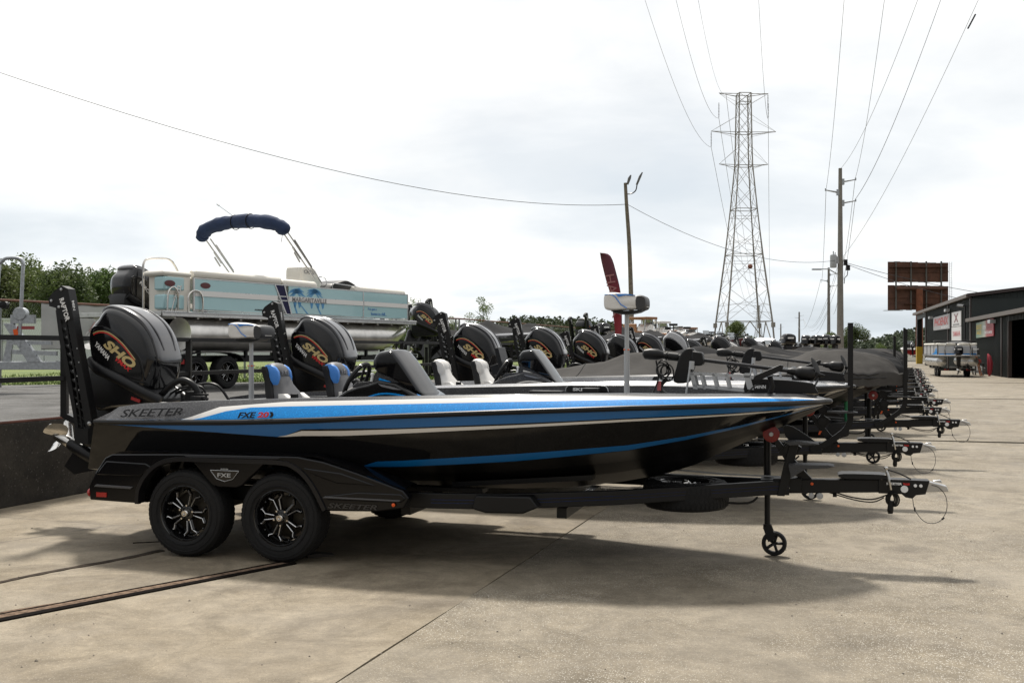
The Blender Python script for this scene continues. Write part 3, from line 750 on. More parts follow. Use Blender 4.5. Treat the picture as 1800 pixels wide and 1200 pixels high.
# ------------------------------------------------------------------ trailer
def wheel_meshes():
    ty = MB().rev([(.215, -.095), (.235, -.108), (.29, -.118), (.335, -.108), (.352, -.088), (.359, -.05), (.361, 0), (.359, .05), (.352, .088), (.335, .108), (.29, .118), (.235, .108), (.215, .095)], n=56, closed=True)
    for r in (.255, .262, .31):
        ty.rev([(r - .004, -.112 if r < .3 else -.114), (r, -.117 if r < .3 else -.118), (r + .004, -.113)], n=56)
    for k in range(56):       # tread blocks
        a = 2 * math.pi * (k + .5) / 56
        for s in (-1, 1):
            q = MB().box((0, s * .062, .3545), (.024, .046, .009), rx=s * -.10)
            M = Matrix.Rotation(a, 3, 'Y'); ty.add([M @ Vector(v) for v in q.v], q.f)
            q = MB().box((0.01, s * .022, .3582), (.030, .030, .006), rz=s * .3)
            ty.add([M @ Vector(v) for v in q.v], q.f)
    rim = MB().rev([(.232, -.098), (.236, -.104), (.225, -.106), (.215, -.09), (.206, -.07), (.198, .0), (.20, .09), (.215, .10)], n=48)
    rim.rev([(0.19, .02), (.0, .02)], n=24)
    for k in range(10):      # dimples round the lip
        pass
    rim.rev([(.0, -.075), (.045, -.075), (.06, -.07), (.066, -.03), (.066, .02)], n=20)
    edge = MB()
    for k in range(5):
        a0 = 2 * math.pi * k / 5 + .31
        for s in (-1, 1):
            p = []
            pts = [(.066, .21 * s), (.150, .17 * s), (.182, .33 * s), (.190, .30 * s)]
            for r, da in pts: p.append((r * math.sin(a0 + da), r * math.cos(a0 + da)))
            wd = .024
            for (x0, z0), (x1, z1) in zip(p, p[1:]):
                rim.tube([(x0, -.055, z0), (x1, -.062, z1)], .015, 6)
                edge.tube([(x0, -.071, z0), (x1, -.078, z1)], .0042, 4)
        for s in (1,):
            x0, z0 = .17 * math.sin(a0 + .63), .17 * math.cos(a0 + .63)
            rim.ball((x0 * 1.12, -.05, z0 * 1.12), .012, 6)
    nuts = MB()
    for k in range(5):
        a = 2 * math.pi * k / 5; nuts.tube([(.062 * math.sin(a), -.07, .062 * math.cos(a)), (.062 * math.sin(a), -.088, .062 * math.cos(a))], .008, 6)
    hub = MB().rev([(.034, -.06), (.034, -.095), (.030, -.105), (.024, -.112), (.012, -.113), (0, -.108)], n=18)
    disc = MB().rev([(.19, .03), (.13, .0), (.07, .0)], n=24)
    return (ty.mesh('tyre', tyre_m, ang=30), rim.mesh('rim', blk_gloss), edge.mesh('milled_edge', alu), nuts.mesh('lug_nuts', chrome), hub.mesh('hub_cap', chrome), disc.mesh('brake_disc', mat('brake_steel', (.035, .03, .022), .55, metal=.6)))
WH = wheel_meshes()
def wheel(parent, loc, rz=0.0, spin=0.0, rx=0.0, sc=1.0, name='wheel'):
    e = bpy.data.objects.new(name, None); C.objects.link(e); e.parent = parent; e.location = loc
    e.rotation_euler = (rx, spin, rz)
    if sc != 1: e.scale = (sc,) * 3
    for n, m in zip(('tyre', 'rim', 'milled_edge', 'lug_nuts', 'hub_cap', 'brake_disc'), WH): part(n, m, e)
    return e

def arc_pts():
    return cr([(-1.29, .43), (-1.28, .54), (-1.21, .66), (-1.10, .75), (-.96, .79), (-.76, .797), (-.4, .797), (.02, .795), (.15, .76), (.25, .68), (.33, .57), (.40, .44)], 3, False)
def fender(parent, s):
    """s=-1 near side. outer skirt in the plane y=s*1.235"""
    e = bpy.data.objects.new('fender', None); C.objects.link(e); e.parent = parent
    Y = s * 1.235; yi = s * .93
    a = arc_pts()
    outer = [(-1.78, .55), (-1.71, .68), (-1.62, .80), (-1.55, .832), (-.94, .850), (.17, .860), (.40, .825), (.69, .745), (1.07, .625), (1.12, .57), (1.08, .49), (.86, .455)]
    poly = outer + a[::-1] + [(-1.77, .44)]
    MB().prism(poly, Y, Y - s * .10).build('fender_skirt', fend_m, e, bevel=.010)
    # sloping top surface to the inside
    m = MB(); top = cr([(-1.62, .80), (-1.5, .840), (-.94, .856), (.17, .866), (.40, .832), (.69, .752), (1.07, .630)], 3, False)
    m.loft([[(x, Y - s * .05, z - .006) for x, z in top], [(x, Y - s * .12, z + .012) for x, z in top], [(x, yi, z + .01) for x, z in top], [(x, yi, z - .03) for x, z in top]], ring=False, cap=False)
    m.loft([[(x, Y - s * .09, z) for x, z in a], [(x, yi, z) for x, z in a]], ring=False, cap=False)
    m.build('fender_top', fend_m, e)
    # raised lip along the arch
    lip = MB(); n = len(a)
    for i in range(n):
        pass
    secs = []
    for i, (x, z) in enumerate(a):
        p = a[max(0, i - 1)]; q = a[min(n - 1, i + 1)]; dx, dz = q[0] - p[0], q[1] - p[1]; L = math.hypot(dx, dz); nx, nz = -dz / L, dx / L
        secs.append([(x - nx * .004, Y + s * .014, z - nz * .004), (x + nx * .030, Y + s * .014, z + nz * .030), (x + nx * .036, Y - s * .01, z + nz * .036), (x - nx * .004, Y - s * .08, z - nz * .004)])
    lip.loft(secs); lip.build('arch_lip', fend_lip, e)
    MB().prism([(-.78, .80), (-.60, .615), (-.54, .595), (-.37, .595), (-.32, .615), (-.12, .80)], Y + s * .004, Y - s * .05).build('fender_gore', fend_m, e, bevel=.008)
    b = MB().prism([(-.60, .728), (-.545, .668), (-.475, .648), (-.405, .668), (-.35, .728)], Y + s * .012, Y + s * .002).build('fender_badge', blk_gloss, e)
    if s < 0:
        q = MB()
        for p0, p1 in zip([(-.605, .73), (-.548, .663), (-.475, .643), (-.402, .663), (-.345, .73)], [(-.548, .663), (-.475, .643), (-.402, .663), (-.345, .73), (-.605, .73)]):
            q.tube([(p0[0], Y - .010, p0[1]), (p1[0], Y - .010, p1[1])], .003, 4)
        q.build('badge_trim', silver, e)
        text('lettering', 'FXE', .12, .032, silver, e, (-.475, Y - .017, .694), bold=.02)
        text('lettering', 'SKEETER', .07, .011, silver, e, (-.475, Y - .010, .742), bold=.02)
        text('lettering', 'SKEETER', .42, .040, mat('embossed', (.028, .028, .03), .25), e, (.65, Y - .005, .487), shear=.3, bold=.02)
    # sculpted grooves / steps
    g = MB()
    g.prism([(-.86, .838), (-.80, .815), (.0, .820), (.03, .848)], Y + s * .008, Y - s * .02)
    g.prism([(-1.66, .71), (-1.60, .775), (-1.22, .765), (-1.16, .735), (-1.27, .655), (-1.70, .655)], Y + s * .012, Y - s * .02)
    g.prism([(.22, .775), (.55, .745), (.86, .655), (.52, .662), (.34, .715)], Y + s * .012, Y - s * .02)
    g.prism([(.42, .56), (.70, .60), (1.06, .60), (1.10, .565), (1.06, .535), (.44, .53)], Y + s * .012, Y - s * .02)
    g.build('fender_sculpting', fend_m, e, bevel=.009)
    tg = mat('tread_grey', (.07, .07, .075), .5)
    MB().prism([(-1.72, .555), (-1.70, .575), (-1.34, .567), (-1.36, .548)], Y + s * .014, Y - s * .03).build('step_plate', tg, e, bevel=.003)
    MB().prism([(.40, .545), (.42, .558), (1.06, .553), (1.04, .541)], Y + s * .018, Y - s * .03).build('step_plate', tg, e, bevel=.003)
    MB().prism([(-1.70, .470), (-1.70, .508), (-1.60, .508), (-1.60, .470)], Y + s * .008, Y).build('side_reflector', red_p, e)
    MB().rev([(0, s * .012), (.014, s * .008), (.014, 0)], (1.0, Y + s * .012, .515), n=10).build('side_marker', orange, e)
    MB().ball((-1.785, Y - s * .06, .50), (.03, .07, .045), 10).build('tail_light', red_p, e)
    return e

def trailer(label, pole=False, steps=True, near=True):
    t = thing('boat_trailer', label, 'trailer', group='boat trailers in the front row')
    # frame: two side members converging to the tongue
    def member(s, z0, z1, pts):
        secs = []
        for i, (x, y) in enumerate(pts):
            a = pts[max(0, i - 1)]; b = pts[min(len(pts) - 1, i + 1)]; dx, dy = b[0] - a[0], b[1] - a[1]; L = math.hypot(dx, dy); nx, ny = -dy / L * .03, dx / L * .03
            zz0, zz1 = z0(x), z1(x)
            secs.append([(x - nx, s * (y - ny), zz0), (x + nx, s * (y + ny), zz0), (x + nx, s * (y + ny), zz1), (x - nx, s * (y - ny), zz1)])
        return MB().loft(secs)
    path = [(-1.55, .86), (0, .90), (1.2, .93), (1.75, .90), (2.6, .62), (3.3, .30), (3.78, .09), (3.92, .06)]
    zt = lambda x: T([(-1.6, .56), (1.0, .57), (1.9, .585), (2.8, .61), (3.8, .655)], x); zb = lambda x: T([(-1.6, .44), (1.0, .45), (1.9, .465), (2.8, .50), (3.8, .545)], x)
    for s in (-1, 1): member(s, zb, zt, path).build('side_rail', frame_m, t, bevel=.005)
    if near:
        pin = mat('frame_pinstripe', (.01, .02, .09), .4)
        q = MB()
        for dz in (.045, .07):
            q.tube([(x, -(y + .032) - .0, zb(x) + dz) for x, y in path if x > 1.0], .002, 4)
        q.build('pinstripe', pin, t)
    m = MB()
    for x in (-1.5, -.75, .95, 2.2): m.box((x, 0, .42), (.08, 1.75 if x < 2 else 1.4, .08))
    for x in (-.86, 0): m.box((x, 0, .36), (.07, 1.9, .07))
    m.build('crossmember', frame_m, t)
    # bunks
    for s in (-1, 1):
        MB().prism([(-1.7, .555), (1.5, .565), (1.5, .53), (-1.7, .515)], s * .42, s * .56).build('bunk', rubber, t)
        MB().prism([(1.2, .60), (2.4, .70), (2.4, .66), (1.2, .56)], s * .35, s * .47).build('bunk', rubber, t)
    # step box on the near rail
    for s in (-1, 1):
        MB().prism([(1.58, .575), (2.02, .583), (2.08, .50), (1.96, .448), (1.66, .44), (1.54, .47)], s * .99, s * .86).build('frame_step', frame_m, t, bevel=.012)
    # tongue
    m = MB().prism([(3.70, .658), (4.62, .692), (4.62, .590), (3.70, .545)], -.055, .055)
    m.build('tongue', frame_m, t, bevel=.006)
    MB().prism([(3.80, .672), (4.02, .682), (4.02, .578), (3.80, .565)], -.075, .075).build('tongue_sleeve', frame_m, t, bevel=.004)
    m = MB().prism([(4.60, .698), (4.975, .695), (4.945, .590), (4.875, .580), (4.85, .553), (4.80, .560), (4.77, .585), (4.60, .585)], -.072, .072)
    m.build('coupler_plate', frame_m, t, bevel=.004)
    m = MB().prism([(4.95, .692), (5.10, .655), (5.115, .612), (4.93, .602)], -.045, .045)
    m.prism([(5.0, .69), (5.06, .70), (5.07, .675)], -.02, .02)
    m.build('coupler', alu, t, bevel=.005)
    MB().prism(cr([(4.30, .712), (4.34, .732), (4.62, .734), (4.67, .72), (4.64, .70), (4.36, .695)], 3), -.10, .10).build('step_pad', blk, t)
    if near:
        text('lettering', 'SKEETER', .115, .018, white_t, t, (4.715, -.077, .665), bold=.03)
        text('lettering', 'TRAILER', .05, .016, red_t, t, (4.805, -.077, .665), bold=.03)
    q = MB().rev([(0, -.080), (.026, -.080), (.028, -.076), (.028, -.07)], (4.79, 0, .625), n=20).rev([(0, -.080), (.012, -.080), (.013, -.07)], (4.87, 0, .655), n=10).rev([(0, -.080), (.012, -.080), (.013, -.07)], (4.91, 0, .655), n=10)
    q.build('sticker', white_t, t)
    MB().rev([(0, -.068), (.012, -.066), (.012, -.05)], (4.10, 0, .640), n=10).build('side_marker', orange, t)
    q = MB().rev([(0, -.062), (.022, -.060), (.022, -.04)], (4.095, 0, .545), n=14).rev([(0, -.062), (.026, -.060), (.026, -.04)], (4.16, 0, .543), n=14)
    q.build('brake_fitting', silver, t)
    q = MB()
    for x, z in ((3.83, .60), (3.92, .602)): q.rev([(0, -.086), (.008, -.085), (.008, -.07)], (x, 0, z), n=8)
    q.build('bolts', alu, t)
    # cables under the tongue
    m = MB()
    m.tube(cr([(4.28, -.03, .575), (4.40, -.06, .545), (4.55, -.07, .535), (4.66, -.08, .575)], 4, False), .006, 5)
    m.tube(cr([(4.22, -.03, .575), (4.42, -.06, .525), (4.56, -.07, .515), (4.64, -.08, .555)], 4, False), .005, 5)
    rnd = random.Random(5)
    for k in range(4):
        r_ = rnd.uniform(.03, .045)
        m.tube([(4.685 + r_ * .8 * math.cos(a) + .01 * k, -.09 - .008 * k, .545 + r_ * 1.15 * math.sin(a)) for a in [2 * math.pi * i / 14 for i in range(15)]], .006, 5, cap=False)
    m.tube([(4.69, -.10, .535), (4.685, -.10, .46)], [.020, .024], 10).tube([(4.685, -.10, .46), (4.685, -.10, .435)], [.024, .018], 10)
    m.box((4.275, 0, .56), (.03, .03, .05))
    m.build('brake_cable', cable_m, t)
    m = MB().tube(cr([(4.62, -.08, .70), (4.66, -.09, .735), (4.655, -.09, .78), (4.675, -.1, .70), (4.69, -.1, .62)], 3, False), .011, 6).ball((4.655, -.09, .785), .017, 8)
    m.build('winch_hook', chrome, t)
    MB().tube(cr([(4.66, -.09, .775), (4.75, -.06, .745), (4.84, -.03, .70)], 3, False), .006, 5).build('hook_cable', cable_m, t)
    m = MB().tube(cr([(4.85, -.08, .555), (4.865, -.09, .47), (4.92, -.1, .395), (4.98, -.1, .372), (5.05, -.09, .395), (5.095, -.08, .48), (5.09, -.06, .58), (5.04, -.05, .645), (4.99, -.05, .66)], 5, False), .0028, 5)
    m.tube([(4.862, -.09, .49), (4.866, -.09, .46)], .007, 6).tube([(5.06, -.09, .403), (5.075, -.085, .42)], .008, 6)
    m.build('safety_cable', steel_d, t)
    MB().tube([(2.95, .12, .70), (3.4, .1, .675), (3.95, .05, .672)], .007, 6).build('brake_line', silver, t)
    MB().tube(cr([(3.0, -.1, .50), (3.35, -.1, .47), (3.6, -.1, .47), (3.68, -.08, .52)], 3, False), .010, 6).build('spare_bracket', frame_m, t)
    # jack
    j = bpy.data.objects.new('jack', None); C.objects.link(j); j.parent = t; j.location = (3.745, .2, 0)
    MB().tube([(0, 0, .98), (0, 0, .50)], .030, 14).tube([(0, 0, .52), (0, 0, .24)], .024, 12).box((0, -.07, .60), (.10, .14, .10)).build('jack_tube', frame_m, j)
    MB().box((.02, -.03, .185), (.07, .008, .12), ry=-.35).box((.02, .03, .185), (.07, .008, .12), ry=-.35).tube([(0, 0, .26), (0, 0, .22)], .035, 12).build('jack_fork', blk, j)
    w = MB().rev([(.0, -.012), (.02, -.02), (.02, .02), (0, .02)], (0, 0, 0), n=14)
    w.rev([(.068, -.018), (.072, -.024), (.092, -.024), (.102, -.012), (.102, .012), (.092, .024), (.072, .024), (.068, .018)], n=28, closed=True)
    for k in range(5):
        a = 2 * math.pi * k / 5; w.tube([(.015 * math.cos(a), 0, .015 * math.sin(a)), (.07 * math.cos(a), 0, .07 * math.sin(a))], .013, 6)
    w.build('jack_wheel', blk, j, loc=(.055, 0, .103))
    # bow stop, winch post and roller
    MB().prism([(3.765, 1.02), (3.80, 1.03), (4.02, .76), (4.12, .655), (4.02, .65), (3.94, .74)], -.035, .035).build('winch_post', frame_m, t, bevel=.005)
    MB().rev([(0, -.045), (.05, -.045), (.066, -.04), (.066, -.03), (.05, -.01), (.03, 0), (.05, .02), (.05, .04), (0, .045)], (3.785, -.035, 1.03), n=24).build('bow_roller', roller_m, t)
    MB().rev([(0, -.09), (.016, -.09), (.018, -.07)], (3.785, -.01, 1.03), n=12).build('roller_bolt', silver, t)
    MB().prism(cr([(3.88, 1.085), (3.93, 1.095), (4.0, 1.06), (4.11, .985), (4.10, .975), (3.92, .98)], 3), -.012, .012).build('winch_guard', blk, t)
    MB().box((3.93, 0, .90), (.12, .10, .14), ry=.6).tube([(3.93, -.1, .91), (3.93, .1, .91)], .045, 12).build('winch', blk, t)
    MB().prism([(3.90, .80), (3.925, .80), (3.905, .76), (3.885, .76)], -.04, -.034).build('reflector', orange, t)
    if steps:
        MB().prism([(3.83, .54), (3.875, .76), (3.93, .965), (4.0, .965), (3.965, .82), (3.935, .68), (3.89, .54)], -.115, -.075).build('step_post', frame_m, t, bevel=.005)
        MB().prism([(3.88, .985), (4.0, .99), (4.15, .975), (4.15, .968), (4.0, .962), (3.93, .958)], -.25, -.07).build('step_plate', mat('step_tread', (.05, .05, .052), .6, bump=.6, bscale=120), t, bevel=.004)
        MB().prism([(3.92, .805), (4.22, .813), (4.27, .803), (4.22, .79), (4.05, .775), (3.94, .70)], -.25, -.07).build('step_plate', MATS['step_tread'], t, bevel=.004)
    if pole:
        # curved boarding bracket and its tall guide pole
        q = MB(); pts = cr([(3.80, .60), (3.92, .64), (4.05, .72), (4.17, .82), (4.22, .92), (4.22, 1.02)], 4, False)
        q.tube([(x, -.10, z) for x, z in pts], .032, 8, sq=True); q.build('pole_bracket', frame_m, t)
        MB().prism([(3.98, 1.03), (4.24, 1.03), (4.30, 1.02), (4.24, 1.01), (3.98, 1.015)], -.22, -.02).build('step_plate', MATS['step_tread'], t)
        MB().tube([(4.225, -.10, 1.0), (4.225, -.10, 2.0)], .028, 6, sq=True).build('guide_pole', frame_m, t)
    # spare wheel lying flat
    e = wheel(t, (3.10, -.06, .525), rx=R(-90), name='spare_wheel', sc=.97)
    for i, x in enumerate((-.87, 0.0)):
        for s in (-1, 1): wheel(t, (x, s * 1.105, .361), rz=0 if s < 0 else math.pi, spin=.55 * i + .1)
    fender(t, -1); fender(t, 1)
    MB().box((-1.47, -1.0, .415), (.04, .03, .06)).build('mud_flap', rubber, t)
    return t

# covered boats: hull, motor and anchor; the cover is a thing of its own
CZ = [(-1.9, 1.28), (-1.3, 1.36), (-.6, 1.42), (-.1, 1.52), (.35, 1.66), (.6, 1.72), (.9, 1.69), (1.5, 1.60), (2.3, 1.56), (2.8, 1.61), (3.1, 1.71), (3.4, 1.70), (3.9, 1.62), (4.15, 1.56), (4.28, 1.36), (4.33, 1.12)]
def cover_mesh(seed, m_, amp=1.0, hgt=0.0):
    rnd = random.Random(seed); secs = []
    xs = [-1.9 + i * (6.23 / 84) for i in range(85)]
    N = 28
    peaks = [(rnd.uniform(.1, .9), rnd.uniform(-.05, .06)) for _ in range(3)]
    for x in xs:
        b = T(BX, min(x, 4.1)) + .035
        if x > 4.05: b = max(.04, .30 * math.sqrt(max(0, (4.36 - x) / .31)))
        zr = T(ZRT, min(x, 4.2)); zt = T(CZ, x) + hgt * max(0, 1 - abs(x - .6) / 1.2) + .02 * math.sin(x * 3 + seed)
        row = []
        for k in range(N + 1):
            u = -1 + 2 * k / N; au = abs(u)
            if au > .86:
                f = (au - .86) / .14; y = b * (.97 + .03 * f); z = zr + .05 - f * .17
            else:
                f = au / .86; y = b * .97 * f
                sag = (1 - f) ** 1.25 if x < 2.6 else (1 - f) ** .9
                z = zr + .05 + (zt - zr - .05) * sag
            wv = noise.noise(Vector((x * 2.2, u * 2.5, seed))) * .05 * amp + abs(noise.noise(Vector((x * 5 + u * 3, u * 4, seed + 2)))) * -.022 * amp
            fold = math.sin((x * 9 + u * 5 * math.sin(x * 1.3 + seed)) + 2 * noise.noise(Vector((x, u, seed + 5)))) * .007 * amp
            if au > .7: fold += math.sin(x * 30 + seed + 3 * noise.noise(Vector((x * 2, u, 1)))) * .007 * amp * (1.5 if x > 3.2 else .7)
            row.append((x, (y + fold) * (1 if u > 0 else -1), z + wv * (1 - au * .5) + fold))
        secs.append(row)
    return MB().loft(secs, ring=False, cap=False).mesh('boat_cover', m_, ang=60)
# ================================================================== GROUND
def nodes_mat(name):
    m = bpy.data.materials.new(name); m.use_nodes = True; MATS[name] = m
    n, l = m.node_tree.nodes, m.node_tree.links
    return m, n, l, n['Principled BSDF']
def ground_material(name, cA, cB, cDark, speck, speck_col, sp_scale=70, crack=True, dense=.80):
    m, n, l, b = nodes_mat(name)
    t = n.new('ShaderNodeTexCoord')
    def noi(s, d=8, r=.62, w=0.0):
        q = n.new('ShaderNodeTexNoise'); q.inputs['Scale'].default_value = s; q.inputs['Detail'].default_value = d; q.inputs['Roughness'].default_value = r; q.inputs['Distortion'].default_value = w
        l.new(t.outputs['Object'], q.inputs['Vector']); return q.outputs['Fac']
    def ramp(f, a, c, pa=.35, pb=.68):
        q = n.new('ShaderNodeValToRGB'); q.color_ramp.elements[0].position = pa; q.color_ramp.elements[1].position = pb
        q.color_ramp.elements[0].color = (*a, 1); q.color_ramp.elements[1].color = (*c, 1); l.new(f, q.inputs[0]); return q.outputs[0]
    def mix(f, a, c, mode='MIX'):
        q = n.new('ShaderNodeMixRGB'); q.blend_type = mode
        for i, x in enumerate((f, a, c)):
            if isinstance(x, (int, float)): q.inputs[i].default_value = x
            elif isinstance(x, tuple): q.inputs[i].default_value = (*x, 1)
            else: l.new(x, q.inputs[i])
        return q.outputs[0]
    col = ramp(noi(.42, 10, .68, .6), cA, cB, .38, .62)
    col = mix(.55, col, ramp(noi(1.7, 9, .7, 1.0), tuple(c * .62 for c in cA), cB, .36, .60))
    col = mix(ramp(noi(.8, 10, .72, 1.2), (0, 0, 0), (.85, .85, .85), .50, .70), col, cDark)
    # drips and old puddle rings, and a slightly different batch for every slab
    vs2 = n.new('ShaderNodeTexVoronoi'); vs2.inputs['Scale'].default_value = .9; l.new(t.outputs['Object'], vs2.inputs['Vector'])
    sp2 = n.new('ShaderNodeSeparateXYZ'); l.new(vs2.outputs['Color'], sp2.inputs[0])
    dd = mix(.35, vs2.outputs['Distance'], noi(3.0, 6, .7))
    dr = mix(1.0, ramp(dd, (.8, .8, .8), (0, 0, 0), .22, .34), ramp(sp2.outputs[2], (0, 0, 0), (1, 1, 1), .55, .75), 'MULTIPLY')
    col = mix(dr, col, cDark)
    st = n.new('ShaderNodeMapping'); st.inputs['Rotation'].default_value = (0, 0, 1.25); st.inputs['Scale'].default_value = (.14, 2.2, 1); l.new(t.outputs['Object'], st.inputs[0])
    sn = n.new('ShaderNodeTexNoise'); sn.inputs['Scale'].default_value = 1.0; sn.inputs['Detail'].default_value = 9; sn.inputs['Roughness'].default_value = .75; l.new(st.outputs[0], sn.inputs['Vector'])
    col = mix(ramp(sn.outputs['Fac'], (0, 0, 0), (.40, .40, .40), .52, .70), col, cDark)
    oi = n.new('ShaderNodeObjectInfo'); col = mix(1.0, col, ramp(oi.outputs['Random'], (.86, .86, .86), (1.0, 1.0, 1.0), 0, 1), 'MULTIPLY')
    col = mix(.6, col, ramp(noi(7, 8, .7), (.45, .45, .45), (1.0, 1.0, 1.0), .25, .75), 'MULTIPLY')
    col = mix(.5, col, ramp(noi(38, 6, .8), (.36, .36, .36), (1.0, 1.0, 1.0), .3, .7), 'MULTIPLY')
    col = mix(.35, col, ramp(noi(150, 3, .8), (.35, .35, .35), (1.0, 1.0, 1.0), .35, .65), 'MULTIPLY')
    # exposed aggregate: pale stones of uneven size where the paste has worn off
    v = n.new('ShaderNodeTexVoronoi'); v.inputs['Scale'].default_value = sp_scale; v.inputs['Randomness'].default_value = 1
    l.new(t.outputs['Object'], v.inputs['Vector'])
    sx = n.new('ShaderNodeSeparateXYZ'); l.new(v.outputs['Color'], sx.inputs[0])
    pick = ramp(sx.outputs[0], (0, 0, 0), (1, 1, 1), dense, dense + .10)
    near = ramp(v.outputs['Distance'], (1, 1, 1), (0, 0, 0), .25, .48)
    worn = ramp(noi(.55, 7, .65), (.12, .12, .12), (1, 1, 1), .40, .62)
    msk = mix(1.0, pick, near, 'MULTIPLY'); msk = mix(1.0, msk, worn, 'MULTIPLY'); msk = mix(1.0, msk, (speck,) * 3, 'MULTIPLY')
    col = mix(msk, col, speck_col)
    pick2 = ramp(sx.outputs[1], (0, 0, 0), (.6, .6, .6), dense, dense + .1)
    msk2 = mix(1.0, pick2, near, 'MULTIPLY')
    col = mix(msk2, col, tuple(c * .35 for c in cA))
    if crack:
        wv = n.new('ShaderNodeTexVoronoi'); wv.feature = 'DISTANCE_TO_EDGE'; wv.inputs['Scale'].default_value = .17
        mp = n.new('ShaderNodeMixRGB'); mp.inputs[0].default_value = .12
        q = n.new('ShaderNodeTexNoise'); q.inputs['Scale'].default_value = 1.3; q.inputs['Detail'].default_value = 8; l.new(t.outputs['Object'], q.inputs['Vector'])
        l.new(t.outputs['Object'], mp.inputs[1]); l.new(q.outputs['Color'], mp.inputs[2]); l.new(mp.outputs[0], wv.inputs['Vector'])
        ck = ramp(wv.outputs['Distance'], (.55, .55, .55), (0, 0, 0), 0.0, .0012)
        ck = mix(1.0, ck, ramp(noi(.4, 3), (0, 0, 0), (1, 1, 1), .5, .6), 'MULTIPLY')
        col = mix(ck, col, (.04, .035, .03))
    l.new(col, b.inputs['Base Color'])
    b.inputs['Roughness'].default_value = .85; b.inputs['Specular IOR Level'].default_value = .35
    rr = ramp(noi(1.1, 6), (.62,) * 3, (.95,) * 3); l.new(rr, b.inputs['Roughness'])
    bp = n.new('ShaderNodeBump'); bp.inputs['Strength'].default_value = .35; bp.inputs['Distance'].default_value = .006
    l.new(mix(.5, noi(60, 5, .7), v.outputs['Distance']), bp.inputs['Height']); l.new(bp.outputs[0], b.inputs['Normal'])
    return m
conc = ground_material('worn_concrete', (.325, .262, .178), (.48, .405, .295), (.175, .138, .094), .45, (.52, .47, .40), 105)
agg = ground_material('exposed_aggregate_concrete', (.29, .24, .17), (.42, .36, .268), (.18, .148, .105), .9, (.62, .59, .53), 112, dense=.58)
asph = ground_material('old_asphalt', (.085, .082, .078), (.135, .13, .122), (.05, .048, .046), .5, (.38, .37, .35), 45)
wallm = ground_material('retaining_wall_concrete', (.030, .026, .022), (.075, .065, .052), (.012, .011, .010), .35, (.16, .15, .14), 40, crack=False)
m, n, l, b = nodes_mat('grass_ground')
t_ = n.new('ShaderNodeTexCoord'); q_ = n.new('ShaderNodeTexNoise'); q_.inputs['Scale'].default_value = .6; q_.inputs['Detail'].default_value = 10; q_.inputs['Roughness'].default_value = .7
l.new(t_.outputs['Object'], q_.inputs['Vector']); r_ = n.new('ShaderNodeValToRGB'); r_.color_ramp.elements[0].position = .35; r_.color_ramp.elements[1].position = .65
r_.color_ramp.elements[0].color = (.075, .115, .02, 1); r_.color_ramp.elements[1].color = (.16, .19, .045, 1)
l.new(q_.outputs['Fac'], r_.inputs[0]); l.new(r_.outputs[0], b.inputs['Base Color']); b.inputs['Roughness'].default_value = .95
grass_g = m

Ud = Vector((.316, .949, 0)).normalized(); Vd = Vector((Ud.y, -Ud.x, 0))
def UV(u, v, z=0): p = Ud * u + Vd * v; return (p.x, p.y, z)
V0 = -2.526; VW = -8.70
struct(MB().add([(-3000, -3000, -.04), (3000, -3000, -.04), (3000, 3000, -.04), (-3000, 3000, -.04)], [(0, 1, 2, 3)]).build('ground', ground_material('far_ground', (.12, .11, .07), (.17, .15, .10), (.07, .08, .04), .3, (.3, .3, .28), 20, crack=False)))
apron = struct(MB().add([UV(-30, VW - .2, -.022), UV(-30, 62, -.022), UV(150, 62, -.022), UV(150, VW - .2, -.022)], [(0, 1, 2, 3)]).build('pavement', mat('joint_filler', (.035, .03, .025), .95)))
us = [-28, -12, 1.5, 20.5, 38, 56, 74, 92, 110, 140]; vs_ = [VW - .1, V0, 10.5, 23, 36, 49, 61]
rs = random.Random(4)
for i in range(len(us) - 1):
    for j in range(len(vs_) - 1):
        g = .006; u0, u1, v0, v1 = us[i] + g, us[i + 1] - g, vs_[j] + g, vs_[j + 1] - g
        dz = rs.uniform(-.0012, .0012)
        # edges slightly ragged along the joint
        pts = []; K = 26
        def rag(s): return noise.noise(Vector((s * 1.7, i * 3.1 + j, 2))) * .016 + noise.noise(Vector((s * 9, i + j * 2.7, 5))) * .006
        for k in range(K): pts.append((u0 + (u1 - u0) * k / K, v0 + rag(u0 + (u1 - u0) * k / K)))
        pts += [(u1, v0), (u1, v1)]
        for k in range(K): pts.append((u1 - (u1 - u0) * k / K, v1 + rag(u1 - (u1 - u0) * k / K)))
        pts.append((u0, v1)) if False else None
        top = [UV(a, c, dz) for a, c in pts]; bot = [UV(a, c, -.02) for a, c in pts]; N_ = len(pts)
        q = MB().add(top + bot, [tuple(range(N_ - 1, -1, -1))] + [(k, (k + 1) % N_, N_ + (k + 1) % N_, N_ + k) for k in range(N_)])
        q.build('slab', conc if j == 0 else agg, apron, smooth=False)

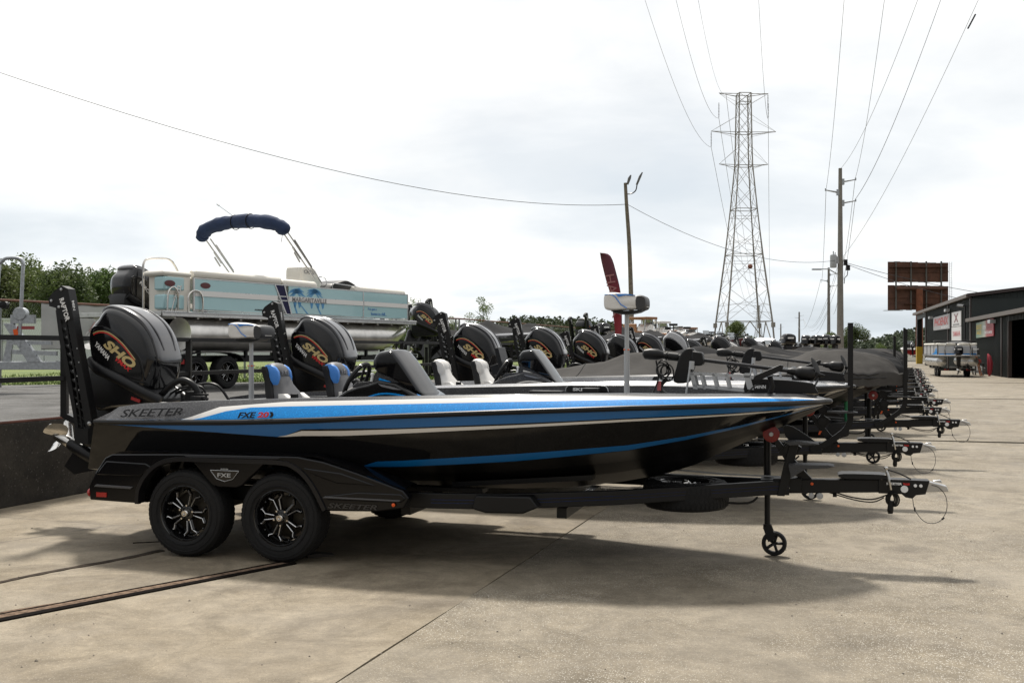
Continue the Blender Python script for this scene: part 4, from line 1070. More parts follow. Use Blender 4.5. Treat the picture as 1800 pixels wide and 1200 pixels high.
# bitumen and rubber strips in the concrete at the left
tar = mat('bitumen', (.014, .011, .009), .95, spec=.05, var=.5, vscale=18)
tar2 = mat('bitumen_worn', (.05, .04, .032), .95, spec=.05, var=.5, vscale=14)
def strip(name, p0, p1, w0, w1, m_, z=.003, h=.004, wob=.01, seed=1, n_=60):
    a = Vector((*p0, 0)); b_ = Vector((*p1, 0)); d = (b_ - a).normalized(); nn = Vector((-d.y, d.x, 0)); L_ = []; R_ = []
    for k in range(n_ + 1):
        t = k / n_; c = a.lerp(b_, t); w = w0 + (w1 - w0) * t
        e1 = noise.noise(Vector((t * 14, seed, 0))) * wob; e2 = noise.noise(Vector((t * 17, seed + 3, 0))) * wob
        off = noise.noise(Vector((t * 3, seed + 9, 0))) * wob * 2
        L_.append(c + nn * (w / 2 + e1 + off)); R_.append(c - nn * (w / 2 + e2 - off))
    secs = [[(l_.x, l_.y, z - .006), (l_.x, l_.y, z + h * .5), ((l_.x + r_.x) / 2, (l_.y + r_.y) / 2, z + h), (r_.x, r_.y, z + h * .5), (r_.x, r_.y, z - .006)] for l_, r_ in zip(L_, R_)]
    return struct(MB().loft(secs, ring=False, cap=False).build(name, m_))
strip('expansion_strip', (-3.55, 6.12), (-1.74, 8.19), .075, .055, tar, h=.012, wob=.002, seed=2)
strip('stain_strip', (-3.50, 6.30), (-1.80, 8.24), .20, .085, mat('faded_strip', (.15, .105, .075), .95, spec=.05, var=.7, vscale=22), z=.0015, h=.002, wob=.03, seed=4)
strip('expansion_strip', (-3.50, 6.42), (-1.84, 8.27), .022, .030, tar, h=.004, wob=.006, seed=8)
strip('tar_seam', (-4.2, 6.85), (-2.98, 8.73), .045, .075, tar2, h=.003, wob=.02, seed=5)
strip('tar_seam', (-3.35, 9.05), (-3.0, 9.15), .03, .02, tar, h=.003, wob=.01, seed=15, n_=12)
# wheel chock board under the near front wheel
t = thing('wooden_board', 'dark flat board under the near front wheel of the blue boat trailer', 'board', (-1.72, 8.45, 0), R(22))
MB().prism([(.02, 0), (.24, 0), (.25, .008), (.10, .03), (.02, .026)], -.06, .06).build('board', mat('dark_board', (.03, .025, .02), .85, var=.3), t, bevel=.003)

# small stones and grit
gr = MB(); rs = random.Random(11)
for k in range(420):
    Y = rs.uniform(4.8, 16); X = rs.uniform(-.5, .62) * Y; r0 = rs.uniform(.003, .009) * (1.6 if rs.random() < .08 else 1)
    if (X * Vd.x + Y * Vd.y) < VW + .2: continue
    q = [(X + r0 * math.cos(a) * rs.uniform(.6, 1.2), Y + r0 * math.sin(a) * rs.uniform(.6, 1.2), .001) for a in (0, 1.3, 2.5, 3.8, 5)]
    o = (X, Y, r0 * .9); gr.add(q + [o], [(0, 1, 5), (1, 2, 5), (2, 3, 5), (3, 4, 5), (4, 0, 5)])
tag(gr.build('gravel', mat('grit', (.17, .145, .12), .9, var=.4), smooth=False), 'loose grit and tiny stones scattered over the concrete apron', 'gravel', kind='stuff')

# upper lot, retaining wall and grass
up = MB()
P_ = [UV(-30, VW - .22), UV(98, VW - .22), (-120, 260, 0), (-400, 200, 0), (-300, -40, 0)]
struct(MB().add([(x, y, .9) for x, y, _ in P_] + [(x, y, -.05) for x, y, _ in P_], [(4, 3, 2, 1, 0)] + [(i, (i + 1) % 5, 5 + (i + 1) % 5, 5 + i) for i in range(5)]).build('upper_lot', asph, smooth=False))
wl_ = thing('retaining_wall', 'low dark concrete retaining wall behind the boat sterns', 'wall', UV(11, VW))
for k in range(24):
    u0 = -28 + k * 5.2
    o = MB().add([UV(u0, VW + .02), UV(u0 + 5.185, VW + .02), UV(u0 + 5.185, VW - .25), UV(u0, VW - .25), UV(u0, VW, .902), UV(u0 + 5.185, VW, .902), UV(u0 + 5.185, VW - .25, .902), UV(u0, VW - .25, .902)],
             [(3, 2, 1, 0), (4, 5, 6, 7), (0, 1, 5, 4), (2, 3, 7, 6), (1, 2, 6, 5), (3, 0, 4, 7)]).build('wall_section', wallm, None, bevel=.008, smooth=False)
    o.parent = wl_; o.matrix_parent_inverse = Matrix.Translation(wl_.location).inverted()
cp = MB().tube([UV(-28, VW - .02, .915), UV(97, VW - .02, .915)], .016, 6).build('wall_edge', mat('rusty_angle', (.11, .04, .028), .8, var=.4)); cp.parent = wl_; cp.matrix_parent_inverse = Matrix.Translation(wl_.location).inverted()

gb = [(-60, 4, 0), (-11.4, 22.7, 0), (-2.6, 26.4, 0), (3.5, 31, 0), (9, 48, 0), (12, 70, 0)]
gpoly = gb + [(-110, 250, 0), (-390, 190, 0), (-290, -30, 0)]
struct(MB().add([(x, y, .906) for x, y, _ in gpoly], [tuple(range(len(gpoly) - 1, -1, -1))]).build('lawn', grass_g, smooth=False))
gm = mat('grass_blades', (.13, .19, .035), .8, var=.4, vscale=.8)
bl = MB(); rs = random.Random(5)
for k in range(26000):
    t = rs.random(); Yb = rs.uniform(0, 1) ** 1.8 * 22
    x = -15 + t * 18; y0 = T([(-15, 21.2), (-11.4, 22.7), (-2.6, 26.4), (3.5, 31)], x)
    y = y0 + Yb; x += rs.uniform(-.1, .1)
    h = rs.uniform(.03, .085); a = rs.uniform(0, 6.28); w = .012
    dx, dy = math.cos(a) * w, math.sin(a) * w; lx, ly = rs.uniform(-.02, .02), rs.uniform(-.02, .02)
    bl.add([(x - dx, y - dy, .90), (x + dx, y + dy, .90), (x + lx, y + ly, .90 + h)], [(0, 1, 2)])
tag(bl.build('grass', gm, smooth=False), 'bright green grass strip along the far edge of the upper lot', 'grass', kind='stuff')

# black pipe rail along the top of the wall
rl = thing('pipe_railing', 'black square pipe railing standing on the retaining wall', 'railing', UV(8, VW - .12, .9))
inv = Matrix.Translation(rl.location).inverted()
def rpart(mb, nm, m_, root, iv, **k):
    o = mb.build(nm, m_, root, **k); o.matrix_parent_inverse = iv; return o
up0 = Ud.dot(Vector((-5.2, 12.05, 0)))
posts = [up0 + 2.38 * k for k in range(-5, 30)]
for u in posts: rpart(MB().tube([UV(u, VW - .12, .9), UV(u, VW - .12, 1.84)], .036, 4, sq=True), 'railing_post', frame_m, rl, inv)
for z in (1.84, 1.37): rpart(MB().tube([UV(posts[0], VW - .12, z), UV(posts[-1], VW - .12, z)], .028, 4, sq=True), 'rail', frame_m, rl, inv)

# ================================================================== THE ROW OF BOATS
TH = R(16); OX, OY = -1.5297, 9.3627
def rowpos(D, E=0.0, z=0.0): return (OX + E * math.cos(TH) + D * math.sin(TH), OY - E * math.sin(TH) + D * math.cos(TH), z)
b1m = [gel_bottom, gel_blue_shade, gel_black, gel_white, gel_blue_shade, gel_blue, gel_white, gel_grey, gel_black]
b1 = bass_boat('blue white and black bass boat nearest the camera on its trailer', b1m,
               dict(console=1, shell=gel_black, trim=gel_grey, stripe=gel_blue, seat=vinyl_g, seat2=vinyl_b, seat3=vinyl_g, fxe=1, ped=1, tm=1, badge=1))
place(b1, rowpos(0), -TH)
# lettering on the hull side (cap)
text('lettering', 'SKEETER', .60, .066, mat('hull_letter_grey', (.022, .022, .024), .3), b1, (-1.265, -1.098, 1.178), (R(-14), R(-2.5), R(1)), shear=.35, bold=.01)
text('lettering', 'FXE', .165, .048, black_t, b1, (-.315, -1.172, 1.178), (R(-12), R(-2), R(1.5)), shear=.3, bold=.03)
text('lettering', '20', .105, .046, red_t, b1, (-.165, -1.176, 1.183), (R(-12), R(-2), R(1.5)), shear=.2, bold=.04)
text('lettering', '»', .035, .045, black_t, b1, (-.088, -1.177, 1.186), (R(-12), R(-2), R(1.5)), bold=.05)
q = MB()
for x in (-1.35, .9, 2.9):   # cleats and stern light on deck
    q.box((x, -T(BX, x) + .34, T(DK, x) + .012), (.14, .035, .02))
q.tube([(-1.1, -.5, 1.235), (-.62, -.5, 1.262)], .008, 6); q.box((-1.35, -.75, 1.235), (.12, .05, .02))
q.build('deck_hardware', white_t, b1)
q = MB().box((-1.40, -.2, 1.25), (.10, .10, .05)).box((-1.36, -.2, 1.29), (.14, .02, .02)).box((-1.36, -.2, 1.25), (.14, .02, .02)).box((1.75, .6, 1.315), (.30, .16, .03)).box((2.15, .7, 1.33), (.14, .14, .05))
q.build('deck_fittings', blk, b1, bevel=.004)

b2m = [gel_bottom, gel_black, gel_black, mat('gelcoat_beige', (.30, .26, .20), .2, coat=1), gel_grey, gel_lgrey, gel_white, gel_lgrey, gel_black]
b2 = bass_boat('grey bass boat with white seats, second from the camera', b2m,
               dict(console=1, shell=gel_grey, trim=gel_grey, stripe=gel_white, seat=vinyl_w, seat2=vinyl_w, seat3=vinyl_w, tm=1, badge=1))
place(b2, rowpos(3.38, .33), -TH)
# chart plotters on the second boat's console
q = MB().box((.27, -.34, 1.60), (.05, .30, .26), ry=-.25).box((.20, -.34, 1.47), (.12, .06, .12), ry=-.3)
q.build('chart_plotter', blk, b2, bevel=.006)
q = MB().tube([(-1.2, .3, 1.22), (-1.2, .3, 1.45)], .01, 6).tube([(-2.9, .1, 1.33), (-1.2, -.3, 1.46)], .006, 5)
q.build('stern_strap', white_t, b2)
bdm = [gel_bottom, gel_black, gel_black, MATS['gelcoat_beige'], gel_grey, gel_grey, gel_lgrey, gel_grey, gel_black]
dark3 = [gel_bottom, gel_blue_shade, gel_black, gel_lgrey, gel_black, gel_grey, gel_white, gel_grey, gel_black]
red4 = [gel_bottom, gel_red, gel_black, gel_red, gel_black, gel_black, gel_red, gel_grey, gel_black]
proto = bass_boat('x', bdm, {})
def variant(src, mats):
    c = dup(src)
    for ch in c.children:
        if ch.name.startswith('hull'):
            ch.data = ch.data.copy()
            for i, mm in enumerate(mats): ch.data.materials[i] = mm
    return c
# (distance down the row, shift along the boat, hull, cover material, anchor pole lift)
row = [(7.42, 1.10, bdm, cover_g, 'third'), (10.6, 1.45, red4, cover_d, 'fourth'), (13.7, 1.70, dark3, cover_d, 'fifth'), (16.7, 1.75, bdm, cover_g, 'sixth'),
       (19.6, 2.15, dark3, cover_d, 'seventh'), (22.6, 2.40, red4, cover_d, 'eighth'), (26.3, 2.7, bdm, cover_g, 'ninth'), (30.4, 3.1, dark3, cover_d, 'tenth'),
       (34.2, 3.4, bdm, cover_d, 'eleventh'), (38.2, 3.8, red4, cover_g, 'twelfth'), (42.5, 4.2, bdm, cover_d, 'thirteenth'), (47.5, 4.6, dark3, cover_d, 'fourteenth')]
covers = [cover_mesh(s, cover_g, 1.0, h) for s, h in ((3, 0), (11, .05))] + [cover_mesh(s, cover_d, 1.0, h) for s, h in ((5, .03), (23, -.04), (31, .08))]
tr1 = trailer('black tandem trailer with red roller under the blue bass boat')
place(tr1, rowpos(0), -TH)
tr_p = trailer('x', pole=True, steps=False, near=True)
place(tr_p, rowpos(3.38, .30), -TH, 'black trailer under the second boat, tall pole at x of its bow')
tr_p['label'] = 'black trailer with tall guide pole under the second boat'
desc = {'third': 'under loose grey cover', 'fourth': 'with red pinstripes under charcoal cover'}
for k, (D, E, hm, cm, nth) in enumerate(row):
    p = proto if k == 0 else variant(proto, hm)
    place(p, rowpos(D, E), -TH, 'covered black bass boat, %s boat from the camera' % nth)
    if k >= 3:
        for ch in p.children:
            if ch.name.startswith('outboard_motor'):
                ch.location.z += (.05, -.12, .10, -.06, .0, .12, -.1)[k % 7]; ch.location.x += (.0, .1, -.08, .14)[k % 4]
                for gc in list(ch.children):
                    if k in (5, 8, 10) and gc.name.startswith(('cowling', 'panel_surround')):
                        gc.data = gc.data.copy(); gc.data.materials[0] = (gel_lgrey if k != 8 else gel_white) if gc.name.startswith('cowling') and not gc.name.startswith('cowling_top') else gel_grey
                    if k % 2 and gc.name.startswith(('stripe', 'lettering')): bpy.data.objects.remove(gc)
    if k % 3 == 2 or k > 4:
        for ch in p.children:
            if ch.name.startswith('shallow_water_anchor'): ch.location.z -= .10 + .05 * (k % 3)
    cv = bpy.data.objects.new('boat_cover', covers[(0, 2, 3, 1, 4, 2, 0, 3, 4, 1, 2, 3)[k]]); C.objects.link(cv)
    place(cv, rowpos(D, E), -TH)
    tag(cv, '%s fabric cover over the %s boat from the camera' % ('grey' if cm is cover_g else 'charcoal', nth), 'boat cover', 'covers over the boats in the front row')
    if k < 3:
        vv = cv.data.vertices
        for xr in (20, 44, 62):
            MB().tube([tuple(vv[xr * 29 + q_].co + Vector((0, 0, .003))) for q_ in range(29)], .006, 4, cap=False).build('cover_seam', cover_d if cv.data in covers[:2] else blk, cv)
        MB().tube([tuple(vv[j_ * 29 + 2].co + Vector((0, -.006, .0))) for j_ in range(4, 80)], .007, 4, cap=False).build('cover_hem', cover_d if cv.data in covers[:2] else blk, cv)
    if cv.data in covers[:2]: cv['label'] = 'grey fabric cover over the %s boat from the camera' % nth
    else: cv['label'] = 'charcoal fabric cover over the %s boat from the camera' % nth
    src = tr_p if k in (0, 3) else tr1
    t = dup(src); place(t, rowpos(D, E + (.12 if k == 0 else -.1 if k == 1 else .05)), -TH, 'black trailer under the %s boat from the camera' % nth)
    if k == 0:
        st = MB().tube([(3.42, .10, .50), (3.42, .10, .98)], .035, 10).build('green_tape', mat('green_tape', (.05, .30, .14), .6), None); st.parent = t
        t['label'] = 'black trailer with tall guide pole under the third boat'
# ================================================================== PONTOON BOAT ON THE UPPER LOT
PX, PY, PYAW = -7.29, 20.4, R(60.5)
pb = thing('pontoon_boat', 'long aqua and white pontoon boat with folded navy canopy', 'boat', (PX, PY, .9), PYAW)
def toon(parent, y, L=7.1, r=.33, zc=1.10, m_=alu_dark):
    m = MB(); secs = []
    st = [(.02, .80), (.0, .985), (.06, 1.0), (.9, 1.0), (2.5, 1.0), (4.2, 1.0), (5.6, 1.0), (6.35, 1.0), (6.6, .95), (6.9, .80), (7.2, .55), (7.45, .30), (7.55, .10)]
    for i, (x, k) in enumerate(st):
        lift = max(0, (x - 6.35)) ** 1.6 * .145
        secs.append([(x + .03, y + r * k * math.cos(a), zc + lift + r * k * (1.0 if math.sin(a) > 0 else 1.0) * math.sin(a)) for a in [2 * math.pi * q / 28 for q in range(28)]])
    m.loft(secs)
    for x in (.9, 3.2, 5.5): m.rev([(r + .002, -.012), (r + .006, 0), (r + .002, .012)], (x, y, zc), axis='x', n=28)
    m.box((3.3, y, zc + r + .03), (6.2, .10, .10)).box((3.4, y, zc - r - .01), (6.0, .03, .05))
    o = m.build('pontoon_tube', m_, parent)
    MB().loft([[(6.55, y - .30, zc + .02), (6.55, y - .30, zc + .05), (7.3, y - .20, zc + .28), (7.3, y - .19, zc + .25)], [(6.6, y - .34, zc + .0), (6.6, y - .34, zc + .03), (7.35, y - .22, zc + .27), (7.35, y - .22, zc + .25)]]).build('splash_fin', alu, o)
    MB().box((.22, y, zc - .33), (.25, .05, .28)).build('tube_skeg', alu, o)
for y in (-.90, 0, .90): toon(pb, y)
m = MB().box((3.42, 0, 1.47), (8.2, 2.56, .05)); m.build('deck', alu, pb)
MB().box((3.4, -1.285, 1.475), (8.25, .02, .10)).box((3.4, 1.285, 1.475), (8.25, .02, .10)).box((7.52, 0, 1.475), (.02, 2.5, .10)).box((-.72, 0, 1.475), (.02, 2.5, .09)).build('deck_rail', alu, pb, bevel=.004)
MB().tube([(-.7, -1.30, 1.50), (7.53, -1.30, 1.50)], .014, 6).build('rub_strip', silver, pb)
m = MB()
for k in range(14): m.box((-.3 + k * .58, 0, 1.42), (.05, 2.3, .06))
m.build('crossmembers', alu_dark, pb)
def railing(y0, s):
    F = [.07 if s < 0 else .55, 2.42, 2.74, 5.37, 7.19]
    for a, b_ in ((F[0], F[1]), (F[2], F[3]), (F[3], F[4])):
        MB().box(((a + b_) / 2, y0, 2.055), (b_ - a - .04, .018, .22)).build('fence_panel', aqua, pb)
        MB().box(((a + b_) / 2, y0, 1.71), (b_ - a - .04, .018, .26)).build('fence_panel', aqua, pb)
        MB().box(((a + b_) / 2, y0 + s * .012, 1.885), (b_ - a - .04, .02, .10)).build('fence_band', plas_w, pb)
    m = MB()
    for z in (2.18, 1.935, 1.845, 1.555): m.box(((F[0] + 7.2) / 2, y0 - s * .004, z), (7.2 - F[0], .034, .022))
    for x in F: m.box((x, y0 - s * .004, 1.86), (.035, .036, .64)) if x not in (2.42, 2.74) else None
    m.prism([(2.30, 2.18), (2.335, 2.18), (2.70, 1.55), (2.665, 1.55)], y0 - .02, y0 + .02)
    m.prism([(2.60, 2.18), (2.635, 2.18), (2.86, 1.55), (2.825, 1.55)], y0 - .02, y0 + .02)
    for x in (4.2, 6.3): m.prism([(x, 1.935), (x + .03, 1.935), (x + .07, 1.845), (x + .04, 1.845)], y0 - .02, y0 + .02)
    m.build('fence_frame', alu, pb)
    MB().prism([(2.335, 2.17), (2.60, 2.17), (2.825, 1.56), (2.70, 1.56)], y0 - .012, y0 + .008).build('navy_stripe', mat('navy_panel', (.012, .012, .055), .45, spec=.2), pb)
    MB().prism([(2.20, 2.165), (2.24, 2.165), (2.52, 1.60), (2.48, 1.60)], y0 - s * .006 - .012, y0 - s * .006 + .006).build('navy_stripe', MATS['navy_panel'], pb)
railing(-1.25, -1); railing(1.25, 1)
for a, b_, nm in ((-1.25, 1.25, 'bow'),):
    MB().box((7.19, 0, 2.055), (.02, 2.46, .22)).build('fence_panel', aqua, pb); MB().box((7.19, 0, 1.71), (.02, 2.46, .26)).build('fence_panel', aqua, pb)
    MB().box((7.175, 0, 1.885), (.02, 2.46, .1)).build('fence_band', plas_w, pb)
# stern corner and lounge backs
MB().box((-.38, -1.08, 2.05), (.50, .28, .26)).box((-.38, -1.08, 1.70), (.50, .28, .28)).build('stern_panel', aqua, pb, bevel=.03)
MB().box((-.25, -.95, 1.86), (.62, .5, .74)).build('stern_lounge', cream, pb, bevel=.05)
MB().box((-.30, -.95, 2.24), (.72, .55, .10)).build('stern_cushion', cream, pb, bevel=.045)
MB().box((.1, .05, 1.90), (.5, 1.2, .75)).build('stern_lounge', cream, pb, bevel=.06)
for x0, x1, z in ((.12, 2.6, 2.26), (2.62, 3.75, 2.22), (5.1, 7.16, 2.20)):
    for s in (-1, 1):
        if s > 0: x0 = max(x0, .95)
        MB().tube([(x0, s * 1.14, z), (x0 + .05, s * 1.14, z + .005), (x1 - .05, s * 1.14, z + .005), (x1, s * 1.14, z)], [.07, .095, .095, .07], 14).build('cushion', cream, pb)
        MB().box(((x0 + x1) / 2, s * .95, 1.95), (x1 - x0, .16, .52)).build('seat_back', cream, pb, bevel=.03)
# captain's chair, helm
m = MB().pillow(cr([(3.62, 2.35), (3.62, 2.60), (3.70, 2.68), (3.95, 2.68), (4.12, 2.62), (4.28, 2.40), (4.28, 2.2), (3.62, 2.2)], 2), [(-.86, .9), (-.83, 1), (-.42, 1), (-.39, .9)])
m.build('captain_chair', cream, pb)
text('lettering', 'CHILL', .34, .09, grey_t, pb, (3.88, -.872, 2.56), shear=.1)
MB().pillow(cr([(4.5, 2.1), (4.55, 2.30), (4.75, 2.36), (5.1, 2.44), (5.35, 2.40), (5.6, 2.28), (5.65, 2.1)], 2), [(-.95, .9), (-.9, 1), (-.3, 1), (-.25, .9)]).build('helm', blk, pb)
MB().tube([(4.6 + .02 * math.sin(a), -.6 + .17 * math.cos(a), 2.34 + .17 * math.sin(a)) for a in [2 * math.pi * i / 20 for i in range(21)]], .012, 6, cap=False).build('steering_wheel', silver, pb)
m = MB().tube([(4.1, -1.2, 2.33), (5.3, -1.2, 2.27)], .012, 6).tube([(4.3, -1.2, 2.30), (4.3, -1.2, 2.2)], .01, 6).tube([(5.2, -1.2, 2.28), (5.2, -1.2, 2.2)], .01, 6); m.build('grab_rail', silver, pb)
# folded canopy in its sock, arched across the boat, and its struts
arc = cr([(2.74, -1.20, 3.30), (2.66, -1.15, 3.43), (2.58, -.95, 3.53), (2.55, -.5, 3.60), (2.55, 0, 3.62), (2.55, .5, 3.60), (2.55, .92, 3.52), (2.58, 1.13, 3.41), (2.62, 1.19, 3.25)], 4, False)
rs = random.Random(2)
m = MB().tube(arc, [.07, .11] + [.150 + .010 * math.sin(i * 1.1) + .008 * math.sin(i * 2.7) for i in range(len(arc) - 4)] + [.11, .07], 18)
m.build('folded_canopy', canvas_n, pb)
m = MB()
for y in (-.35, .1): m.tube([(2.55 + .162 * math.cos(a), y, 3.605 + .165 * math.sin(a)) for a in [2 * math.pi * i / 14 for i in range(15)]], .010, 5)
m.tube([(2.70, -1.14, 3.35), (2.66, -1.14, 3.12)], .008, 4)
m.build('canopy_strap', blk, pb)
for s in (-1, 1):
    m = MB().tube([(2.70, s * 1.17, 3.30), (3.68, s * 1.20, 2.38)], .017, 8).tube([(2.84, s * 1.17, 3.33), (3.92, s * 1.20, 2.30)], .017, 8)
    m.tube([(3.02, s * 1.18, 3.20), (3.58, s * 1.19, 2.64)], .026, 8).tube([(2.98, s * 1.18, 3.03), (3.22, s * 1.19, 2.80)], .027, 8)
    m.tube([(3.0, s * 1.20, 2.92), (3.18, s * 1.20, 2.72)], .018, 8)
    m.build('canopy_strut', alu, pb)
m = MB().tube([(2.55, .12, 3.72), (2.55, .62, 4.02)], .008, 5).tube([(2.55, .60, 4.01), (2.55, .66, 4.05)], .018, 6); m.build('antenna', silver, pb)
# tow arch, ladder and grab rails at the stern
m = MB().tube(cr([(-.50, -.5, 1.5), (-.50, -.5, 2.30), (-.49, -.5, 2.46), (-.38, -.5, 2.55), (.07, -.5, 2.59), (.25, -.5, 2.50), (.40, -.5, 2.28), (.62, -.5, 1.85), (.66, -.5, 1.5)], 4, False), .022, 8)
m.build('tow_arch', chrome, pb)
m = MB()
for y in (-1.22, -.98): m.tube([(-.46, y, 1.52), (-.30, y, 2.02)], .014, 6).tube([(-.36, y, 1.52), (-.22, y, 2.02)], .014, 6)
for k in range(5): m.box((-.38 + .03 * k, -1.10, 1.78 + k * .055), (.08, .26, .015))
m.tube(cr([(-.60, -1.27, 1.52), (-.58, -1.27, 1.85), (-.48, -1.27, 1.98), (-.36, -1.27, 1.9), (-.34, -1.27, 1.55)], 3, False), .017, 8)
m.tube(cr([(-.12, -1.3, 1.52), (-.12, -1.3, 1.78), (-.02, -1.3, 1.92), (.16, -1.3, 1.92), (.25, -1.3, 1.78), (.25, -1.3, 1.52)], 3, False), .018, 8)
m.build('boarding_ladder', chrome, pb)
e = MB().rev([(0, -.008), (.13, -.006), (.13, 0)], (0, 0, 0), n=20); e.v = [(x, y, z * .45) for x, y, z in e.v]
e.build('badge', mat('badge_red', (.09, .01, .012), .3), pb, loc=(.36, -1.262, 2.05))
e.build('badge', MATS['badge_red'], pb, loc=(-.50, -1.225, 2.05))
y_ = -1.2625
text('lettering', 'MARGARITAVILLE', 1.15, .10, grey_t, pb, (3.43, -1.277, 1.885), bold=.01)
text('lettering', 'FOREST RIVER', .46, .030, black_t, pb, (1.95, y_, 1.62), shear=.2, bold=.03)
text('lettering', "I've got a", .34, .07, blue_t, pb, (5.72, y_, 1.76))
text('lettering', 'license to chill...', .62, .075, blue_t, pb, (5.98, y_, 1.655))
# palm print
m = MB(); rs = random.Random(9)
for cx, cz in ((3.02, 2.07), (3.62, 2.09)):
    for a in (-2.6, -2.2, -1.0, -.5, .15, .6, 1.2, 1.9, 2.5, 2.95, 3.5):
        L_ = rs.uniform(.22, .34); pts = []; k = 6
        for i in range(k + 1):
            t = i / k; pts.append((cx + math.cos(a) * L_ * t, cz + math.sin(a) * L_ * .45 * t - .09 * t * t))
        for i in range(k):
            w0 = .045 * (1 - i / k) + .006; w1 = .045 * (1 - (i + 1) / k) + .002
            (x0, z0), (x1, z1) = pts[i], pts[i + 1]
            if max(z0, z1) + w0 > 2.16: z0 = min(z0, 2.16 - w0); z1 = min(z1, 2.16 - w0)
            if min(z0, z1) - w0 < 1.95: z0 = max(z0, 1.95 + w0); z1 = max(z1, 1.95 + w0)
            m.add([(x0, y_, z0 - w0), (x1, y_, z1 - w1), (x1, y_, z1 + w1), (x0, y_, z0 + w0)], [(0, 1, 2, 3)])
for x0, x1 in ((3.05, 3.35), (3.62, 3.80), (2.9, 3.0)):
    m.add([(x0, y_, 1.83), (x0 + .035, y_, 1.83), (x1 + .045, y_, 1.58), (x1, y_, 1.58)], [(3, 2, 1, 0)])
for x in (2.95, 3.1, 3.5, 3.72, 3.88):
    m.add([(x - .05, y_, 1.83), (x + .06, y_, 1.83), (x + .03, y_, 1.72), (x - .01, y_, 1.70)], [(3, 2, 1, 0)])
m.build('palm_print', mat('palm_blue', (.07, .27, .52), .4), pb)
e = bpy.data.objects.new('outboard_motor', None); C.objects.link(e); e.parent = pb; e.location = (1.55, 0, 1.98 - .9); 
e.scale = (1.03, 1.03, 1.03); e.location = (1.93, .05, -.06 - .0); outboard(e, 'mercury', hoses=False); e.scale = (1.13,) * 3; e.location = (2.18, -.10, .02)
# navy seat tops beyond, trailer
pt = thing('pontoon_trailer', 'black tandem trailer under the aqua pontoon boat', 'trailer', (PX, PY, .9), PYAW)
m = MB()
for s in (-1, 1):
    MB().box((3.8, s * .80, .60), (7.6, .08, .12)).build('side_rail', frame_m, pt)
    MB().box((3.3, s * .93, .80), (6.0, .14, .06)).build('bunk', rubber, pt)
for x in (.1, 1.4, 2.8, 4.2, 5.6, 7.0): m.box((x, 0, .58), (.08, 2.1, .08))
for x in (.5, 1.8, 3.2, 4.6, 5.9):
    for s in (-1, 1): m.box((x, s * .93, .71), (.06, .06, .18))
m.build('crossmember', frame_m, pt)
for x in (.30, 1.14):
    for s in (-1, 1): wheel(pt, (x, s * .98, .335), rz=0 if s < 0 else math.pi, sc=.93)
MB().box((-.05, -.92, .56), (.10, .30, .09)).build('tail_light', red_p, pt)
MB().box((-.05, 0, .56), (.08, 2.1, .10)).build('rear_bar', frame_m, pt)
for s in (-1,1):
    MB().loft([[(x, s * .86, z), (x, s * 1.12, z), (x, s * 1.12, z + .02), (x, s * .86, z + .02)] for x, z in cr([(-.1, .55), (0, .66), (.3, .72), (.72, .73), (1.14, .72), (1.45, .66), (1.55, .55)], 2, False)]).build('fender', blk, pt)
m = MB().box((8.4, 0, .60), (1.9, .09, .12)).box((7.8, 0, 1.1), (.08, .1, 1.0)).box((7.8, 0, 1.35), (.3, .16, .16)); m.build('tongue', frame_m, pt)
MB().tube(cr([(7.95, -.35, .6), (7.95, -.35, 2.1), (7.95, -.28, 2.22), (7.95, .05, 2.25), (7.95, .15, 2.12), (7.95, .15, .6)], 3, False), .022, 8).build('boarding_hoop', frame_m, pt)
MB().tube([(9.0, .0, .9), (9.0, .0, .1)], .03, 8).box((9.3, 0, .62), (.2, .08, .1)).build('jack', silver, pt)
for k in range(4): MB().box((7.95, -.1, .85 + k * .32), (.16, .42, .02)).build('ladder_step', frame_m, pt)

# galvanised trailer at the left edge
gt = thing('galvanised_trailer', 'galvanised boat trailer tongue with winch stand and tall hoop at left edge', 'trailer', (-8.80, 19, .9), R(4))
MB().box((-2.2, 0, .50), (5.2, .10, .15)).build('tongue', galv, gt, bevel=.006)
MB().box((.40, 0, .505), (.10, .12, .17)).build('tongue_end', galv, gt)
MB().prism([(-.60, 1.28), (-.42, 1.28), (.08, .56), (-.16, .56)], -.06, .06).build('winch_post', galv, gt, bevel=.006)
MB().box((-.12, 0, .92), (.75, .07, .07), ry=.0, mi=0).build('step_arm', galv, gt) ; 
MB().box((-.05, 0, .74), (.80, .07, .08), ry=.04).build('lower_arm', galv, gt)
MB().prism([(-.62, .58), (-.48, .58), (-.44, .98), (-.54, .98)], -.03, .03).build('brace', galv, gt)
MB().box((-.26, 0, 1.36), (.42, .12, .16)).rev([(0, -.09), (.11, -.09), (.12, -.08), (.12, .08), (.11, .09), (0, .09)], (-.30, 0, 1.46), n=20).build('winch', galv, gt)
MB().rev([(.0, -.07), (.07, -.06), (.05, 0), (.07, .06), (0, .07)], (-.60, 0, 1.62), n=16).build('bow_roller', blk, gt)
MB().box((-.37, -.065, 1.12), (.08, .01, .11), ry=-.2).build('reflector', orange, gt)
MB().box((-.20, -.04, 1.20), (.30, .05, .06)).build('winch_strap', mat('strap_red', (.30, .06, .06), .7), gt)
MB().tube(cr([(-.78, -.05, .58), (-.68, -.05, 2.2), (-.64, -.05, 2.40), (-.54, -.05, 2.48), (-.32, -.05, 2.48), (-.24, -.05, 2.38), (-.25, -.05, 2.2), (-.31, -.05, .85)], 4, False), .032, 10).build('hoop', galv, gt)

